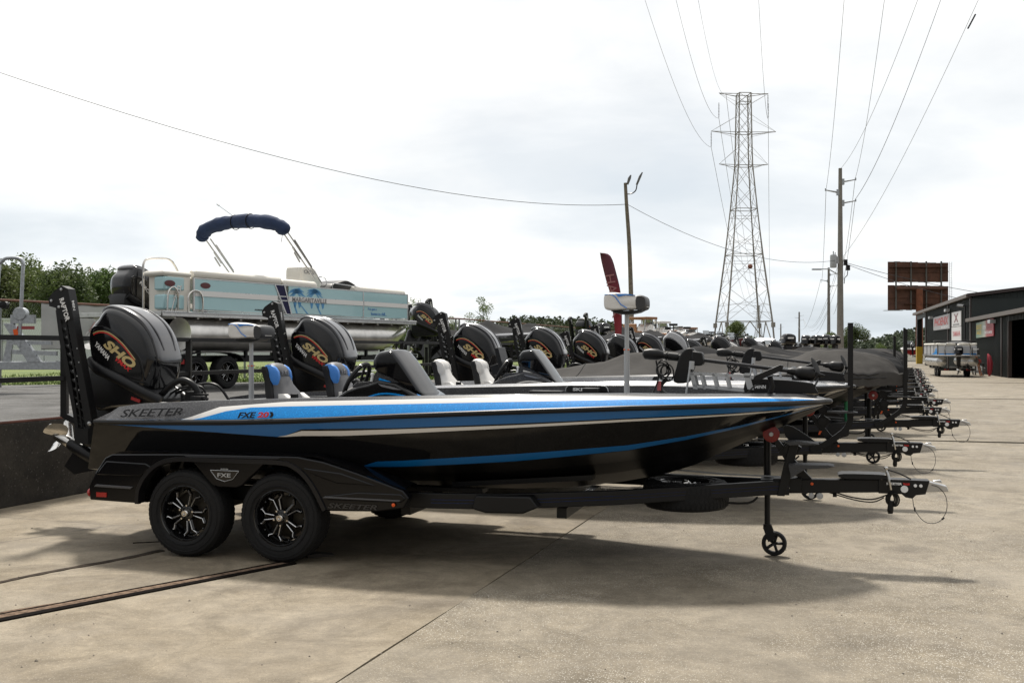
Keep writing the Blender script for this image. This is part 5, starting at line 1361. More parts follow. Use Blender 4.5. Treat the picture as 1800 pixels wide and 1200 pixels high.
# ================================================================== CHAIN LINK FENCE, BANNER, WHITE BUILDING
fl = [(-16.5, 9.0), (-10.8, 21.6), (-9.07, 25.5), (-1.82, 35.3), (2.76, 49.6), (9.0, 72.0)]
fz = thing('chain_link_fence', 'long chain link fence with rusty top rail beyond the upper lot', 'fence', (fl[1][0], fl[1][1], .9))
inv = Matrix.Translation(fz.location).inverted()
galp = mat('fence_galvanised', (.23, .24, .24), .5, metal=.5, var=.2)
rustr = mat('rusty_rail', (.13, .055, .035), .8, var=.4, vscale=5)
TOPZ = 2.74
mesh_ = MB()
for (x0, y0), (x1, y1) in zip(fl, fl[1:]):
    L_ = math.hypot(x1 - x0, y1 - y0); d = Vector(((x1 - x0) / L_, (y1 - y0) / L_, 0))
    rpart(MB().tube([(x0, y0, TOPZ), (x1, y1, TOPZ)], .026, 8), 'top_rail', rustr, fz, inv)
    k = 0.0
    while k < L_:
        p = Vector((x0, y0, 0)) + d * k
        rpart(MB().tube([(p.x, p.y, .9), (p.x, p.y, TOPZ - .03)], .032, 8), 'fence_post', galp, fz, inv)
        k += 3.0
    far = y0 > 30; P_w = .062 if not far else .12
    nW = int(L_ / P_w); zs_n = int(1.78 / P_w); r_ = .0021 if not far else .003
    nrm = Vector((-d.y, d.x, 0))
    for w in range(nW):
        base = Vector((x0, y0, 0)) + d * (w * P_w)
        vs = []
        for j in range(zs_n + 2):
            off = (P_w if (j % 2) else 0.0) * (1 if w % 2 else 1)
            c = base + d * off; z = .93 + j * P_w
            for a in (0, 2.09, 4.19):
                vs.append((c.x + nrm.x * r_ * math.cos(a) + d.x * r_ * math.sin(a), c.y + nrm.y * r_ * math.cos(a) + d.y * r_ * math.sin(a), z))
        fs = []
        for j in range(zs_n + 1):
            for a in range(3): fs.append((j * 3 + a, j * 3 + (a + 1) % 3, j * 3 + 3 + (a + 1) % 3, j * 3 + 3 + a))
        mesh_.add(vs, fs)
w_ = rpart(mesh_, 'wire_mesh', mat('fence_wire', (.20, .21, .20), .55, metal=.4), fz, inv, smooth=False); w_['kind'] = 'stuff'
def along(p0, p1, t, off=0.0):
    d = Vector((p1[0] - p0[0], p1[1] - p0[1], 0)).normalized(); return Vector((p0[0], p0[1], 0)) + d * t + Vector((d.y, -d.x, 0)) * off
m, n, l, b = nodes_mat('banner_vinyl')
t_ = n.new('ShaderNodeTexCoord'); q_ = n.new('ShaderNodeTexNoise'); q_.inputs['Scale'].default_value = 1.4; q_.inputs['Detail'].default_value = 3
l.new(t_.outputs['Object'], q_.inputs['Vector']); r_ = n.new('ShaderNodeValToRGB'); r_.color_ramp.elements[0].position = .35; r_.color_ramp.elements[1].position = .68
r_.color_ramp.elements[0].color = (.34, .34, .33, 1); r_.color_ramp.elements[1].color = (.44, .43, .42, 1); l.new(q_.outputs['Fac'], r_.inputs[0]); l.new(r_.outputs[0], b.inputs['Base Color']); b.inputs['Roughness'].default_value = .6
bn = thing('fence_banner', 'faded white banner tied to the chain link fence behind the first outboard', 'banner', (fl[1][0], fl[1][1], .9))
inv2 = Matrix.Translation(bn.location).inverted()
secs = []
for k in range(25):
    p = along(fl[1], fl[2], 1.0 + k * .165, .06 + .015 * math.sin(k * .9))
    secs.append([(p.x, p.y, 1.70 + .012 * math.sin(k)), (p.x, p.y, 2.2), (p.x, p.y, 2.70 + .010 * math.cos(k * 1.7))])
rpart(MB().loft(secs, ring=False, cap=False), 'banner_sheet', m, bn, inv2)
q = MB()
for i in range(24):
    for a in (0, 2): q.tube([secs[i][a], secs[i + 1][a]], .008, 4, cap=False)
rpart(q, 'banner_hem', steel_d, bn, inv2)
q = MB(); a0 = secs[10]; 
for (i0, z0), (i1, z1), (i2, z2) in (((7, 1.9), (9, 1.9), (9, 2.35)), ((10, 1.95), (13, 1.95), (11, 2.5)), ((3, 2.0), (5, 1.9), (4, 2.3))):
    q.add([(secs[i0][0][0] + .015, secs[i0][0][1] - .01, z0), (secs[i1][0][0] + .015, secs[i1][0][1] - .01, z1), (secs[i2][0][0] + .015, secs[i2][0][1] - .01, z2)], [(0, 1, 2)])
rpart(q, 'banner_print', mat('faded_red', (.45, .27, .25), .6), bn, inv2)

wb = thing('white_building', 'long low white metal building beyond the grass at left', 'building', (-22, 62, .9))
wbm = mat('white_metal_wall', (.62, .64, .66), .6, var=.05, vscale=.3)
for k in range(13):
    o = MB().box((-36 + k * 2.3, 60 + k * .35, 2.15), (2.28, .2, 2.5), rz=R(8.6)).build('wall_panel', wbm, None); o.parent = wb; o.matrix_parent_inverse = Matrix.Translation(wb.location).inverted()
o = MB().box((-22, 63.4, 3.45), (31, 2.8, .12), rz=R(8.6)).build('roof', mat('white_roof', (.55, .57, .60), .5), None); o.parent = wb; o.matrix_parent_inverse = Matrix.Translation(wb.location).inverted()
o = MB().box((-36 + 14, 60 + 1.95, 2.15), (30, .05, .02), rz=R(8.6)).build('wall_cable', steel_d, None); o.parent = wb; o.matrix_parent_inverse = Matrix.Translation(wb.location).inverted()

# ================================================================== TREES
def leaf_mat(name, a, b_):
    m, n, l, b = nodes_mat(name)
    t = n.new('ShaderNodeTexCoord'); q = n.new('ShaderNodeTexNoise'); q.inputs['Scale'].default_value = .55; q.inputs['Detail'].default_value = 5
    oi = n.new('ShaderNodeObjectInfo')
    l.new(t.outputs['Object'], q.inputs['Vector'])
    r = n.new('ShaderNodeValToRGB'); r.color_ramp.elements[0].position = .34; r.color_ramp.elements[1].position = .66
    r.color_ramp.elements[0].color = (*a, 1); r.color_ramp.elements[1].color = (*b_, 1); l.new(q.outputs['Fac'], r.inputs[0])
    h = n.new('ShaderNodeHueSaturation'); mr = n.new('ShaderNodeMapRange'); mr.inputs['To Min'].default_value = .475; mr.inputs['To Max'].default_value = .515
    l.new(oi.outputs['Random'], mr.inputs[0]); l.new(mr.outputs[0], h.inputs['Hue']); l.new(r.outputs[0], h.inputs['Color'])
    l.new(h.outputs[0], b.inputs['Base Color']); b.inputs['Roughness'].default_value = .6; b.inputs['Specular IOR Level'].default_value = .3
    tr = n.new('ShaderNodeBsdfTranslucent'); l.new(h.outputs[0], tr.inputs['Color'])
    mx = n.new('ShaderNodeMixShader'); mx.inputs[0].default_value = .28
    out = n['Material Output']; l.new(b.outputs[0], mx.inputs[1]); l.new(tr.outputs[0], mx.inputs[2]); l.new(mx.outputs[0], out.inputs[0])
    return m
leafA = leaf_mat('leaves_green', (.065, .10, .028), (.15, .20, .065))
leafB = leaf_mat('leaves_pine', (.05, .078, .028), (.11, .145, .052))
leafC = leaf_mat('leaves_light', (.07, .11, .025), (.15, .20, .05))
bark = mat('bark', (.07, .055, .045), .9, var=.3)
def crown_mesh(seed, H, W, leaf, n_, m_, lobes=14, base=.12, airy=1.0):
    rs = random.Random(seed); m = MB(); L_ = []
    for i in range(lobes):
        t = rs.random(); z = H * (base + (1 - base) * t * .88); w = W * math.sin(math.pi * min(.97, .16 + .80 * t)) ** .75
        a = rs.uniform(0, 6.28); r = w * rs.uniform(.15, .72) * .5
        L_.append((r * math.cos(a) * 1.3, r * math.sin(a) * 1.3, z, W * rs.uniform(.15, .27) * airy))
    for i in range(n_):
        lx, ly, lz, lr = L_[rs.randrange(len(L_))]
        u = rs.uniform(-1, 1); a = rs.uniform(0, 6.28); s = math.sqrt(1 - u * u); rr = lr * (rs.random() ** .33) * (1 + .25 * noise.noise(Vector((u * 3, a, seed))))
        c = Vector((lx + rr * s * math.cos(a), ly + rr * s * math.sin(a), lz + rr * u * .85))
        e1 = Vector((rs.uniform(-1, 1), rs.uniform(-1, 1), rs.uniform(-.7, .7))).normalized(); e2 = e1.cross(Vector((rs.uniform(-1, 1), rs.uniform(-1, 1), rs.uniform(-1, 1)))).normalized()
        k = leaf * rs.uniform(.5, 1.15)
        m.add([c - e1 * k, c - e2 * k * .55, c + e1 * k, c + e2 * k * .6], [(0, 1, 2, 3)])
    return m.mesh('crown', m_, smooth=False)
def trunk_mesh(H, r, seed):
    rs = random.Random(seed); m = MB()
    pts = [(rs.uniform(-.03, .03) * H * t, rs.uniform(-.03, .03) * H * t, H * t) for t in (0, .2, .4, .6, .8, .95)]
    m.tube(pts, [r, r * .85, r * .7, r * .5, r * .3, r * .1], 7)
    for k in range(7):
        i = rs.randrange(1, 5); a = rs.uniform(0, 6.28); p = Vector(pts[i]); L_ = H * rs.uniform(.14, .26)
        q = p + Vector((math.cos(a) * L_, math.sin(a) * L_, L_ * .7)); m.tube([p, p.lerp(q, .5) + Vector((0, 0, -.05 * L_)), q], [r * .35, r * .22, r * .06], 5)
    return m.mesh('trunk', bark)
VAR = []
for i, (H, W, lf, n_, mm, lo, ai) in enumerate([(8, 7.5, .15, 15000, leafA, 26, .92), (8.5, 6.5, .145, 13000, leafA, 22, .9), (8, 8, .155, 15000, leafB, 24, .95), (7, 5, .11, 7500, leafC, 24, .95), (8, 4.2, .10, 5200, leafC, 26, .85)]):
    VAR.append((crown_mesh(40 + i, H, W, lf, n_, mm, lo, airy=ai), trunk_mesh(H * .8, .17, 60 + i)))
def tree(x, y, z, k, sc, label, group, rz=0.0, name='broadleaf_tree'):
    e = thing(name, label, 'tree', (x, y, z), rz, group); e.scale = (sc,) * 3
    part('trunk', VAR[k][1], e); part('crown', VAR[k][0], e); return e
rs = random.Random(21)
for k, (px, Z, top, v) in enumerate([(-70, 78, 490, 0), (-20, 80, 452, 2), (40, 84, 450, 1), (80, 80, 470, 0), (118, 76, 462, 2), (150, 84, 474, 1), (185, 80, 470, 0), (212, 86, 492, 2), (243, 82, 482, 0), (283, 84, 486, 1), (305, 88, 505, 2), (340, 90, 520, 0)]):
    H = 1.72 + (612 - top) / 1800 * Z - .9
    tree((px - 900) / 1800 * Z, Z, .9, v, H / (8.3 if v != 3 else 7), 'leafy tree, %s from the left in the row behind the white building' % ('first', 'second', 'third', 'fourth', 'fifth', 'sixth', 'seventh', 'eighth', 'ninth', 'tenth', 'eleventh', 'twelfth')[k], 'trees behind the white building', rs.uniform(0, 6))
for k, (px, Z, top, v, s) in enumerate([(693, 70, 545, 3, 1), (722, 72, 520, 3, 1), (745, 75, 545, 3, 1), (770, 80, 553, 3, 1), (795, 80, 557, 4, 1)]):
    H = 1.72 + (612 - top) / 1800 * Z - .9
    tree((px - 900) / 1800 * Z, Z, .9, v, H / 7.4, 'small light green tree right of the pontoon bow, %s from it' % ('first', 'second', 'third', 'fourth', 'fifth')[k], 'small trees right of the pontoon bow', rs.uniform(0, 6))
tree((848 - 900) / 1800 * 75, 75, .9, 4, 4.5 / 7.4, 'lone airy young tree standing above the low wood', None, 1.0)
tree((1294 - 900) / 1800 * 150, 150, 0, 0, 4.9 / 8 * 1.15, 'round tree framed by the legs of the pylon', None, .4)
tree((1497 - 900) / 1800 * 110, 110, 0, 2, 4.2 / 8, 'dark tree behind the foot of the big utility pole', None, 2)
tree((1462 - 900) / 1800 * 130, 130, 0, 0, 3.7 / 8, 'small tree behind the row of upright outboards', None, 3)
tree((1548 - 900) / 1800 * 90, 90, 0, 3, 2.2 / 7, 'low lime green bush at the end of the covered boats', None, 3, name='bush')

def hill(name, Z0, prof, depth, z0):
    """prof: (px, py of the crest) at distance Z0; returns height function"""
    pts = [((px - 900) / 1800 * Z0, 1.72 + (612 - py) / 1800 * Z0) for px, py in prof]
    xs = [p[0] for p in pts]
    m = MB(); secs = []
    for k in range(40):
        x = xs[0] + (xs[-1] - xs[0]) * k / 39; h = max(z0 + .2, T(pts, x) - 4)
        secs.append([(x, Z0 - depth, z0 - .2), (x, Z0 - depth * .5, z0 + (h - z0) * .55), (x, Z0, h), (x, Z0 + depth, z0 + (h - z0) * .6), (x, Z0 + depth * 2, z0 - .5)])
    struct(m.loft(secs, ring=False, cap=False).build(name, leafB))
    return pts
def wood(name, pts, Z0, depth, z0, n_, leaf, mm, label, seed, th=6.5, lv=60):
    rs = random.Random(seed); m = MB(); xs = [p[0] for p in pts]
    for i in range(n_):
        x = rs.uniform(xs[0], xs[-1]); f = rs.random() ** .7; y = Z0 - depth * (1 - f)
        h = max(z0 + .2, T(pts, x) - th); g = z0 + (h - z0) * (f * .9 + .1 if f > .5 else f * 1.1)
        H = th * rs.uniform(.75, 1.12); W = H * rs.uniform(.30, .42)
        for j in range(lv):
            t = rs.random(); a = rs.uniform(0, 6.28); r = W * (math.sin(math.pi * min(1, .25 + .75 * t)) ** .6) * rs.random() ** .4
            c = Vector((x + r * math.cos(a), y + r * math.sin(a), g + H * (.1 + .9 * t)))
            e1 = Vector((rs.uniform(-1, 1), rs.uniform(-1, 1), rs.uniform(-.6, .6))).normalized(); e2 = e1.cross(Vector((rs.uniform(-1, 1), rs.uniform(-1, 1), rs.uniform(-1, 1)))).normalized()
            k = leaf * rs.uniform(.5, 1.2); m.add([c - e1 * k, c - e2 * k * .7, c + e1 * k, c + e2 * k * .7], [(0, 1, 2, 3)])
    tag(m.build(name, mm, smooth=False), label, 'wood', kind='stuff')
far_leaf = leaf_mat('leaves_far', (.03, .048, .022), (.075, .10, .045))
far_leaf_haze = leaf_mat('leaves_far_hazed', (.045, .065, .042), (.085, .115, .065))  # paler, greyer leaves: distance haze mixed into the colour
pA = hill('hill', 230, [(600, 590), (760, 575), (860, 566), (890, 556), (940, 555), (1000, 558), (1050, 560), (1110, 572), (1150, 586), (1185, 596), (1260, 606)], 45, .9)
wood('wood', pA, 230, 40, .9, 1300, .34, far_leaf, 'dark low wooded ridge behind the covered boats', 3, th=3.4)
pB = hill('hill', 420, [(1440, 606), (1500, 602), (1540, 593), (1575, 582), (1610, 574), (1660, 572), (1720, 580), (1800, 590), (1900, 600)], 90, 0)
wood('wood', pB, 420, 90, 0, 1500, .6, far_leaf_haze, 'distant wooded hill behind the billboard pole', 4, th=4.2)
pC = [((px - 900) / 1800 * 500, 1.72 + (612 - py) / 1800 * 500) for px, py in [(1100, 606), (1250, 604), (1330, 606), (1420, 603), (1500, 603), (1560, 605)]]
wood('wood', pC, 500, 50, 0, 260, 1.1, far_leaf_haze, 'thin far tree line on the horizon under the pylon', 6, th=3.5, lv=45)
# ================================================================== PYLONS
LV = [(0, 4.2), (6.2, 3.75), (11.5, 3.15), (17.4, 2.5), (21.2, 2.15), (25, 1.8), (28.6, 1.5), (32.3, 1.2), (35, 1.12), (37.8, 1.08), (40.4, 1.04), (42.9, 1.0), (44.4, .98)]
def pylon_parts(root, r=.076, detail=True):
    def hw(z): return T(LV, z)
    for sx, sy in ((-1, -1), (1, -1), (1, 1), (-1, 1)):
        MB().tube([(sx * w, sy * w, z) for z, w in LV], [r * 1.5] * 4 + [r * 1.1] * (len(LV) - 4), 4, sq=True).build('leg', pyl_m, root)
    m = MB()
    for (z0, w0), (z1, w1) in zip(LV, LV[1:]):
        for f in range(4):
            c = [(-1, -1), (1, -1), (1, 1), (-1, 1)]; a, b_ = c[f], c[(f + 1) % 4]
            p = lambda q, z, w: (q[0] * w, q[1] * w, z)
            if z0 == 0:
                mid = ((a[0] + b_[0]) / 2 * w1, (a[1] + b_[1]) / 2 * w1, z1)
                m.tube([p(a, .5, w0), mid], r * .9, 4, sq=True); m.tube([p(b_, .5, w0), mid], r * .9, 4, sq=True)
            else:
                m.tube([p(a, z0, w0), p(b_, z1, w1)], r * .5, 3); m.tube([p(b_, z0, w0), p(a, z1, w1)], r * .5, 3)
                if z0 < 20 and detail:
                    zm = (z0 + z1) / 2; wm = (w0 + w1) / 2
                    mid = ((a[0] + b_[0]) / 2 * wm, (a[1] + b_[1]) / 2 * wm, zm + .5)
                    for q in (a, b_):
                        m.tube([p(q, zm, wm), mid], r * .4, 3)
                        m.tube([p(q, z0 + (z1 - z0) * .25, w0 + (w1 - w0) * .25), tuple(Vector(p(q, z0, w0)).lerp(Vector(mid), .5))], r * .35, 3)
            if z1 in (6.2, 17.4, 25, 32.3, 37.8, 42.9, 44.4) : 
                m.tube([p(a, z1, w1), p(b_, z1, w1)], r * .7, 4, sq=True)
                if z1 in (17.4, 25): m.tube([p(a, z1 - 1.3, hw(z1 - 1.3)), p(b_, z1 - 1.3, hw(z1 - 1.3))], r * .45, 3)
    m.build('bracing', pyl_m, root)
    for z, wd, up_ in ((32.3, 4.15, 4.0), (37.8, 5.5, 4.0), (44.2, 4.2, -1.9)):
        for s in (-1, 1):
            q = MB(); w = hw(z)
            tip = (s * wd, 0, z + (.3 if up_ > 0 else .3))
            for sy in (-1, 1):
                q.tube([(s * w, sy * w, z), tip], r * .55, 4, sq=True)
                q.tube([(s * w, sy * w, z + up_ * .72 if up_ > 0 else z - 1.6), tip], r * .35, 3)
                q.tube([(s * w, sy * w, z - .5 if up_ > 0 else z + .1), (s * wd * .75, 0, z + .1)], r * .35, 3)
            q.build('cross_arm', pyl_m, root)
    q = MB()
    pass
    for sx, sy in ((-1, -1), (1, -1), (1, 1), (-1, 1)): MB().box((sx * 3.85, sy * 3.85, 5.6), (.55, .55, .8)).build('leg_joint', pyl_m, root)
    ins = mat('insulator', (.12, .10, .09), .4)
    for x, z in ((-4.2, 42.9), (4.2, 42.9), (-5.5, 38.0), (4.15, 44.4)):
        q = MB().tube([(x, 0, z), (x, 0, z - 2.6)], .045, 5)
        for k in range(9): q.rev([(.03, -.02), (.14, 0), (.03, .05)], (x, 0, z - .3 - k * .25), axis='z', n=8)
        q.build('insulator', ins, root)
py = thing('power_pylon', 'tall lattice steel transmission tower on the right', 'pylon', (38.9, 172, 0), R(3))
pylon_parts(py)
MB().ball((.2, -3.2, 15.2), .42, 12).build('marker_ball', mat('marker_orange', (.22, .08, .05), .6), py)
py2 = thing('power_pylon', 'second lattice tower, tiny and far behind the tall one', 'pylon', (148, 615, 0), R(9)); py2.scale = (.62,) * 3
pylon_parts(py2, .14, False)

# ================================================================== POLES AND WIRES
def wirepts(a, b_, sag, n_=24): 
    a, b_ = Vector(a), Vector(b_); return [a.lerp(b_, k / n_) - Vector((0, 0, 4 * sag * (k / n_) * (1 - k / n_))) for k in range(n_ + 1)]
def wire(a, b_, sag, r, label, group=None, r2=None, m_=None):
    p = wirepts(a, b_, sag); n_ = len(p)
    o = MB().tube(p, [r + ((r2 or r) - r) * k / (n_ - 1) for k in range(n_)], 4, cap=False).build('overhead_wire', m_ or wire_m)
    return tag(o, label, 'wire', group)
def upole(x, y, H, r0, r1, label, arms, m_=steel_pole, lean=0):
    t = thing('utility_pole', label, 'utility pole', (x, y, 0))
    MB().tube([(0, 0, 0), (lean * .5, 0, H / 2), (lean, 0, H)], [r0, (r0 + r1) / 2, r1], 14).build('pole', m_, t)
    for z, s, L_ in arms:
        q = MB().tube([(s * .15, 0, z - .15), (s * L_, 0, z + .05)], [.09, .05], 8); q.box((s * L_, 0, z + .08), (.10, .10, .22)).box((s * .22, 0, z - .15), (.2, .25, .5))
        q.build('cross_arm', galv, t)
    return t
up1 = upole(27.89, 87, 17, .31, .15, 'big brown steel utility pole with grey transformer', [(16.0, 1, 1.3), (15.1, -1, 1.25), (14.2, 1, 1.3)])
q = MB().rev([(0, -.62), (.26, -.6), (.28, -.5), (.28, .42), (.24, .5), (0, .52)], (-.62, -.1, 9.15), axis='z', n=18); q.tube([(-.62, -.1, 9.6), (-.62, -.1, 9.95)], .05, 6).tube([(-.5, -.1, 9.6), (-.45, -.1, 9.85)], .04, 6).box((-.3, -.1, 9.2), (.25, .12, .6))
q.build('transformer', mat('transformer_grey', (.36, .37, .38), .45), up1)
q = MB().box((.42, -.1, 9.0), (.28, .2, .5)).box((.62, -.1, 8.55), (.3, .24, .45)).tube(cr([(.60, -.1, 8.3), (.55, -.1, 7.9), (.35, -.1, 7.7), (.30, -.1, 7.2)], 3, False), .035, 6)
q.build('switch_box', blk, up1)
q = MB().tube([(-.3, 0, 8.05), (-1.0, 0, 8.45), (-1.7, 0, 8.45)], .05, 6).box((-2.0, 0, 8.42), (.8, .25, .12)); q.build('street_light', galv, up1)
up2 = upole(60.0, 194, 17, .36, .2, 'second brown utility pole behind the big one', [(15.8, 1, 1.6), (14.6, -1, 1.5), (13.6, 1, 1.6)])
up3 = upole(120.6, 430, 17, .5, .3, 'thin far utility pole left of the two brown poles', [(15.5, 1, 1.8), (14.6, -1, 1.8), (13.6, 1, 1.8)])
upf = upole(168, 640, 17, .5, .35, 'tiny far pole on the horizon beside the pylon', [(15, 1, 1.6), (14, -1, 1.6)])
lp = thing('light_pole', 'weathered leaning wooden pole with two floodlights', 'light pole', (6.86, 60, 0))
MB().tube(cr([(.18, 0, 0), (.14, 0, 3.5), (.08, 0, 6), (.0, 0, 8), (-.14, 0, 10), (-.22, 0, 11.4)], 3, False), [.155 - .004 * i for i in range(16)], 12).build('pole', wood_pole, lp)
MB().tube(cr([(-.15, 0, 10.75), (.15, 0, 10.78), (.38, 0, 10.95), (.45, 0, 11.2), (.47, 0, 11.35)], 3, False), .035, 6).build('lamp_arm', steel_d, lp)
MB().loft([[(.40, -.12, 11.32), (.50, -.12, 11.28), (.50, .12, 11.28), (.40, .12, 11.32)], [(.58, -.17, 11.80), (.70, -.17, 11.74), (.70, .17, 11.74), (.58, .17, 11.80)], [(.74, -.10, 12.02), (.80, -.1, 12.0), (.80, .1, 12.0), (.74, .1, 12.02)]]).build('floodlight', mat('lamp_grey', (.12, .12, .125), .5), lp)
MB().loft([[(-.14, -.12, 11.35), (-.04, -.12, 11.30), (-.04, .12, 11.30), (-.14, .12, 11.35)], [(-.06, -.17, 11.70), (.09, -.17, 11.62), (.09, .17, 11.62), (-.06, .17, 11.70)], [(.06, -.10, 11.86), (.13, -.1, 11.84), (.13, .1, 11.84), (.06, .1, 11.86)]]).build('floodlight', MATS['lamp_grey'], lp)
lpt = (6.75, 60, 10.15)
wire(lpt, (-16.0, 27.0, 9.85), 1.35, .016, 'drooping cable from the wooden light pole to upper left', r2=.009, m_=steel_d)
wire(lpt, (27.6, 87, 9.2), 1.3, .016, 'thin cable between the wooden light pole and the big pole', m_=steel_d)
wire((28.3, 87, 9.0), (62, 82, 5.6), 1.8, .02, 'upper service cable from the big pole to the dark building', m_=steel_d)
wire((28.3, 87, 8.9), (50, 92, 4.8), .8, .02, 'lower service cable from the big pole to the dark building', m_=steel_d)
def dirpt(px, py, Z): return ((px - 900) / 1800 * Z, Z, 1.72 - (py - 612) / 1800 * Z)
g_ = 'high conductors running to the pylon'
pw = lambda x, z: tuple(py.matrix_basis @ Vector((x, 0, z)))
bpy.context.view_layer.update()
import itertools
RZ = Matrix.Translation((38.9, 172, 0)) @ Matrix.Rotation(R(3), 4, 'Z')
def pt(x, z): return tuple(RZ @ Vector((x, 0, z)))
for k, (a, px, lab) in enumerate([(pt(-5.5, 35.4), 1112, 'left conductor'), (pt(-4.2, 40.3), 1172, 'second conductor'), (pt(-3.0, 44.4), 1215, 'thin earth wire'), (pt(4.2, 40.3), 1330, 'right conductor')]):
    wire(a, dirpt(px, -70, 75), 3.0, .035 if k != 2 else .02, 'pylon %s at the top of the sky' % lab, g_, r2=.012)
    wire(a, (a[0] + 112, 615, a[2] * .62 + 1), 9.0, .035, 'pylon %s sagging away behind the tower' % lab, 'conductors beyond the pylon')
for k, (a, px, Zt, lab) in enumerate([((26.68, 87, 15.2), 1487, 38, 'left arm'), ((29.15, 87, 16.1), 1560, 38, 'upper right arm'), ((29.15, 87, 14.3), 1628, 38, 'pole top'), ((29.15, 87, 14.35), 1668, 38, 'lower right arm'), ((28.2, 87, 9.6), 1738, 38, 'transformer')]):
    if k == 2: a = (27.95, 87, 17)
    wire(a, dirpt(px, -40, Zt), .9, .016 if k != 3 else .024, 'line from the big pole %s up out of the picture' % lab, 'lines above the big utility pole', r2=.009, m_=steel_d if k in (3,) else wire_m)
    b2_ = (60.0 + (-1.5 if k == 0 else 1.6 if k < 4 else .3), 194, 17 - (2.3, 1.1, 0, 3.3, 7)[k])
    wire(a, b2_, 3.2, .02, 'line from the big pole %s to the second pole' % lab, 'lines between the utility poles')
    wire(b2_, (120.6 + (-1.5 if k == 0 else 1.6), 430, 14.5), 7.0, .03, 'far line leaving the second pole, %s side' % lab, 'lines beyond the second pole')
MB_ = MB().box((0, 0, 0), (.05, .05, .6))
wm_ = tag(MB_.build('wire_marker', steel_d, loc=dirpt(1708, 38, 38)), 'dark marker tag on the rightmost overhead line', 'wire marker'); wm_.rotation_euler = (0, R(28), 0)

# ================================================================== FEATHER FLAG
ff = thing('feather_flag', 'tattered maroon feather flag beside the wooden pole', 'flag', (4.22, 40, .9))
m, n, l, b = nodes_mat('flag_cloth')
t_ = n.new('ShaderNodeTexCoord'); sp_ = n.new('ShaderNodeSeparateXYZ'); l.new(t_.outputs['Object'], sp_.inputs[0])
r_ = n.new('ShaderNodeValToRGB'); r_.color_ramp.elements[0].position = .0; r_.color_ramp.elements[1].position = 1.0
r_.color_ramp.elements[0].color = (.24, .02, .035, 1); r_.color_ramp.elements[1].color = (.11, .025, .04, 1)
mr_ = n.new('ShaderNodeMapRange'); mr_.inputs['From Min'].default_value = 2.9; mr_.inputs['From Max'].default_value = 3.7; l.new(sp_.outputs['Z'], mr_.inputs[0]); l.new(mr_.outputs[0], r_.inputs[0]); l.new(r_.outputs[0], b.inputs['Base Color']); b.inputs['Roughness'].default_value = .8
Lf = [(-.78, 4.53), (-.72, 4.2), (-.55, 3.5), (-.38, 2.9), (-.28, 2.2), (-.2, 1.55), (-.15, 1.05)]
Rt = [(-.78, 4.54), (-.38, 4.42), (-.14, 3.7), (.02, 2.95), (.06, 2.2), (.06, 1.55), (.02, 1.0)]
Lf = cr(Lf, 4, False); Rt = cr(Rt, 4, False)
secs = [[(lx + (rx - lx) * u, .05 * math.sin(u * 5 + i * .35), lz + (rz_ - lz) * u) for u in (0, .2, .4, .6, .8, 1)] for i, ((lx, lz), (rx, rz_)) in enumerate(zip(Lf, Rt))]
fo = MB().loft(secs, ring=False, cap=False).build('flag_sheet', m, ff); sol = fo.modifiers.new('t', 'SOLIDIFY'); sol.thickness = .004
MB().tube([(x, .06, z) for x, z in Rt] + [(.0, .06, .2), (0, .06, 0)], .018, 6).build('flag_pole', blk, ff)
text('lettering', 'HAWK', 1.7, .36, mat('flag_print', (.34, .14, .15), .7), ff, (-.27, -.075, 2.85), (0, R(80), 0))

# ================================================================== BILLBOARD
bb = thing('billboard', 'old rusty double billboard seen from behind on one thick pole', 'billboard', (71.45, 180, 0), R(-2))
for z0, z1 in ((13.35, 17.0), (8.45, 12.85)):
    for k in range(10):
        x0 = -5.25 + k * 1.05; w = 1.04
        zt = z1 - (.03 * k if z0 > 13 else .02 * k); 
        MB().box((x0 + w / 2, .25, (z0 + zt) / 2 + rs.uniform(-.04, .04)), (w, .1, zt - z0)).build('panel', rust, bb)
    MB().box((0, .12, (z0 + z1) / 2), (10.5, .12, .14)).box((0, .02, z1 - 1.0 if z0 > 13 else z0 + 1.1), (10.0 if z0 > 13 else 5.0, .6, .08)).build('cross_rail', rust, bb)
m = MB()
for x in (-3.9, -1.3, 1.35, 3.95): m.box((x, 0, 12.8), (.22, .25, 8.4))
m.build('upright_beam', mat('beam_grey', (.10, .095, .085), .7, var=.3), bb)
MB().tube([(-3.9, -.25, 12.2), (4.9, -.25, 12.2)], .28, 12).build('torsion_tube', rust, bb)
MB().tube([(.05, -.3, 0), (.05, -.3, 12.2)], [.62, .58], 18).build('pole', rust_l, bb)
MB().box((-4.6, -.5, 8.35), (3.2, 1.0, .08)).build('catwalk', galv, bb)
q = MB()
for x in (5.45, 5.85): q.tube([(x, .2, 8), (x, .2, 16.9)], .03, 4)
for k in range(28): q.tube([(5.45, .2, 8.2 + k * .31), (5.85, .2, 8.2 + k * .31)], .02, 4)
q.build('ladder', galv, bb)

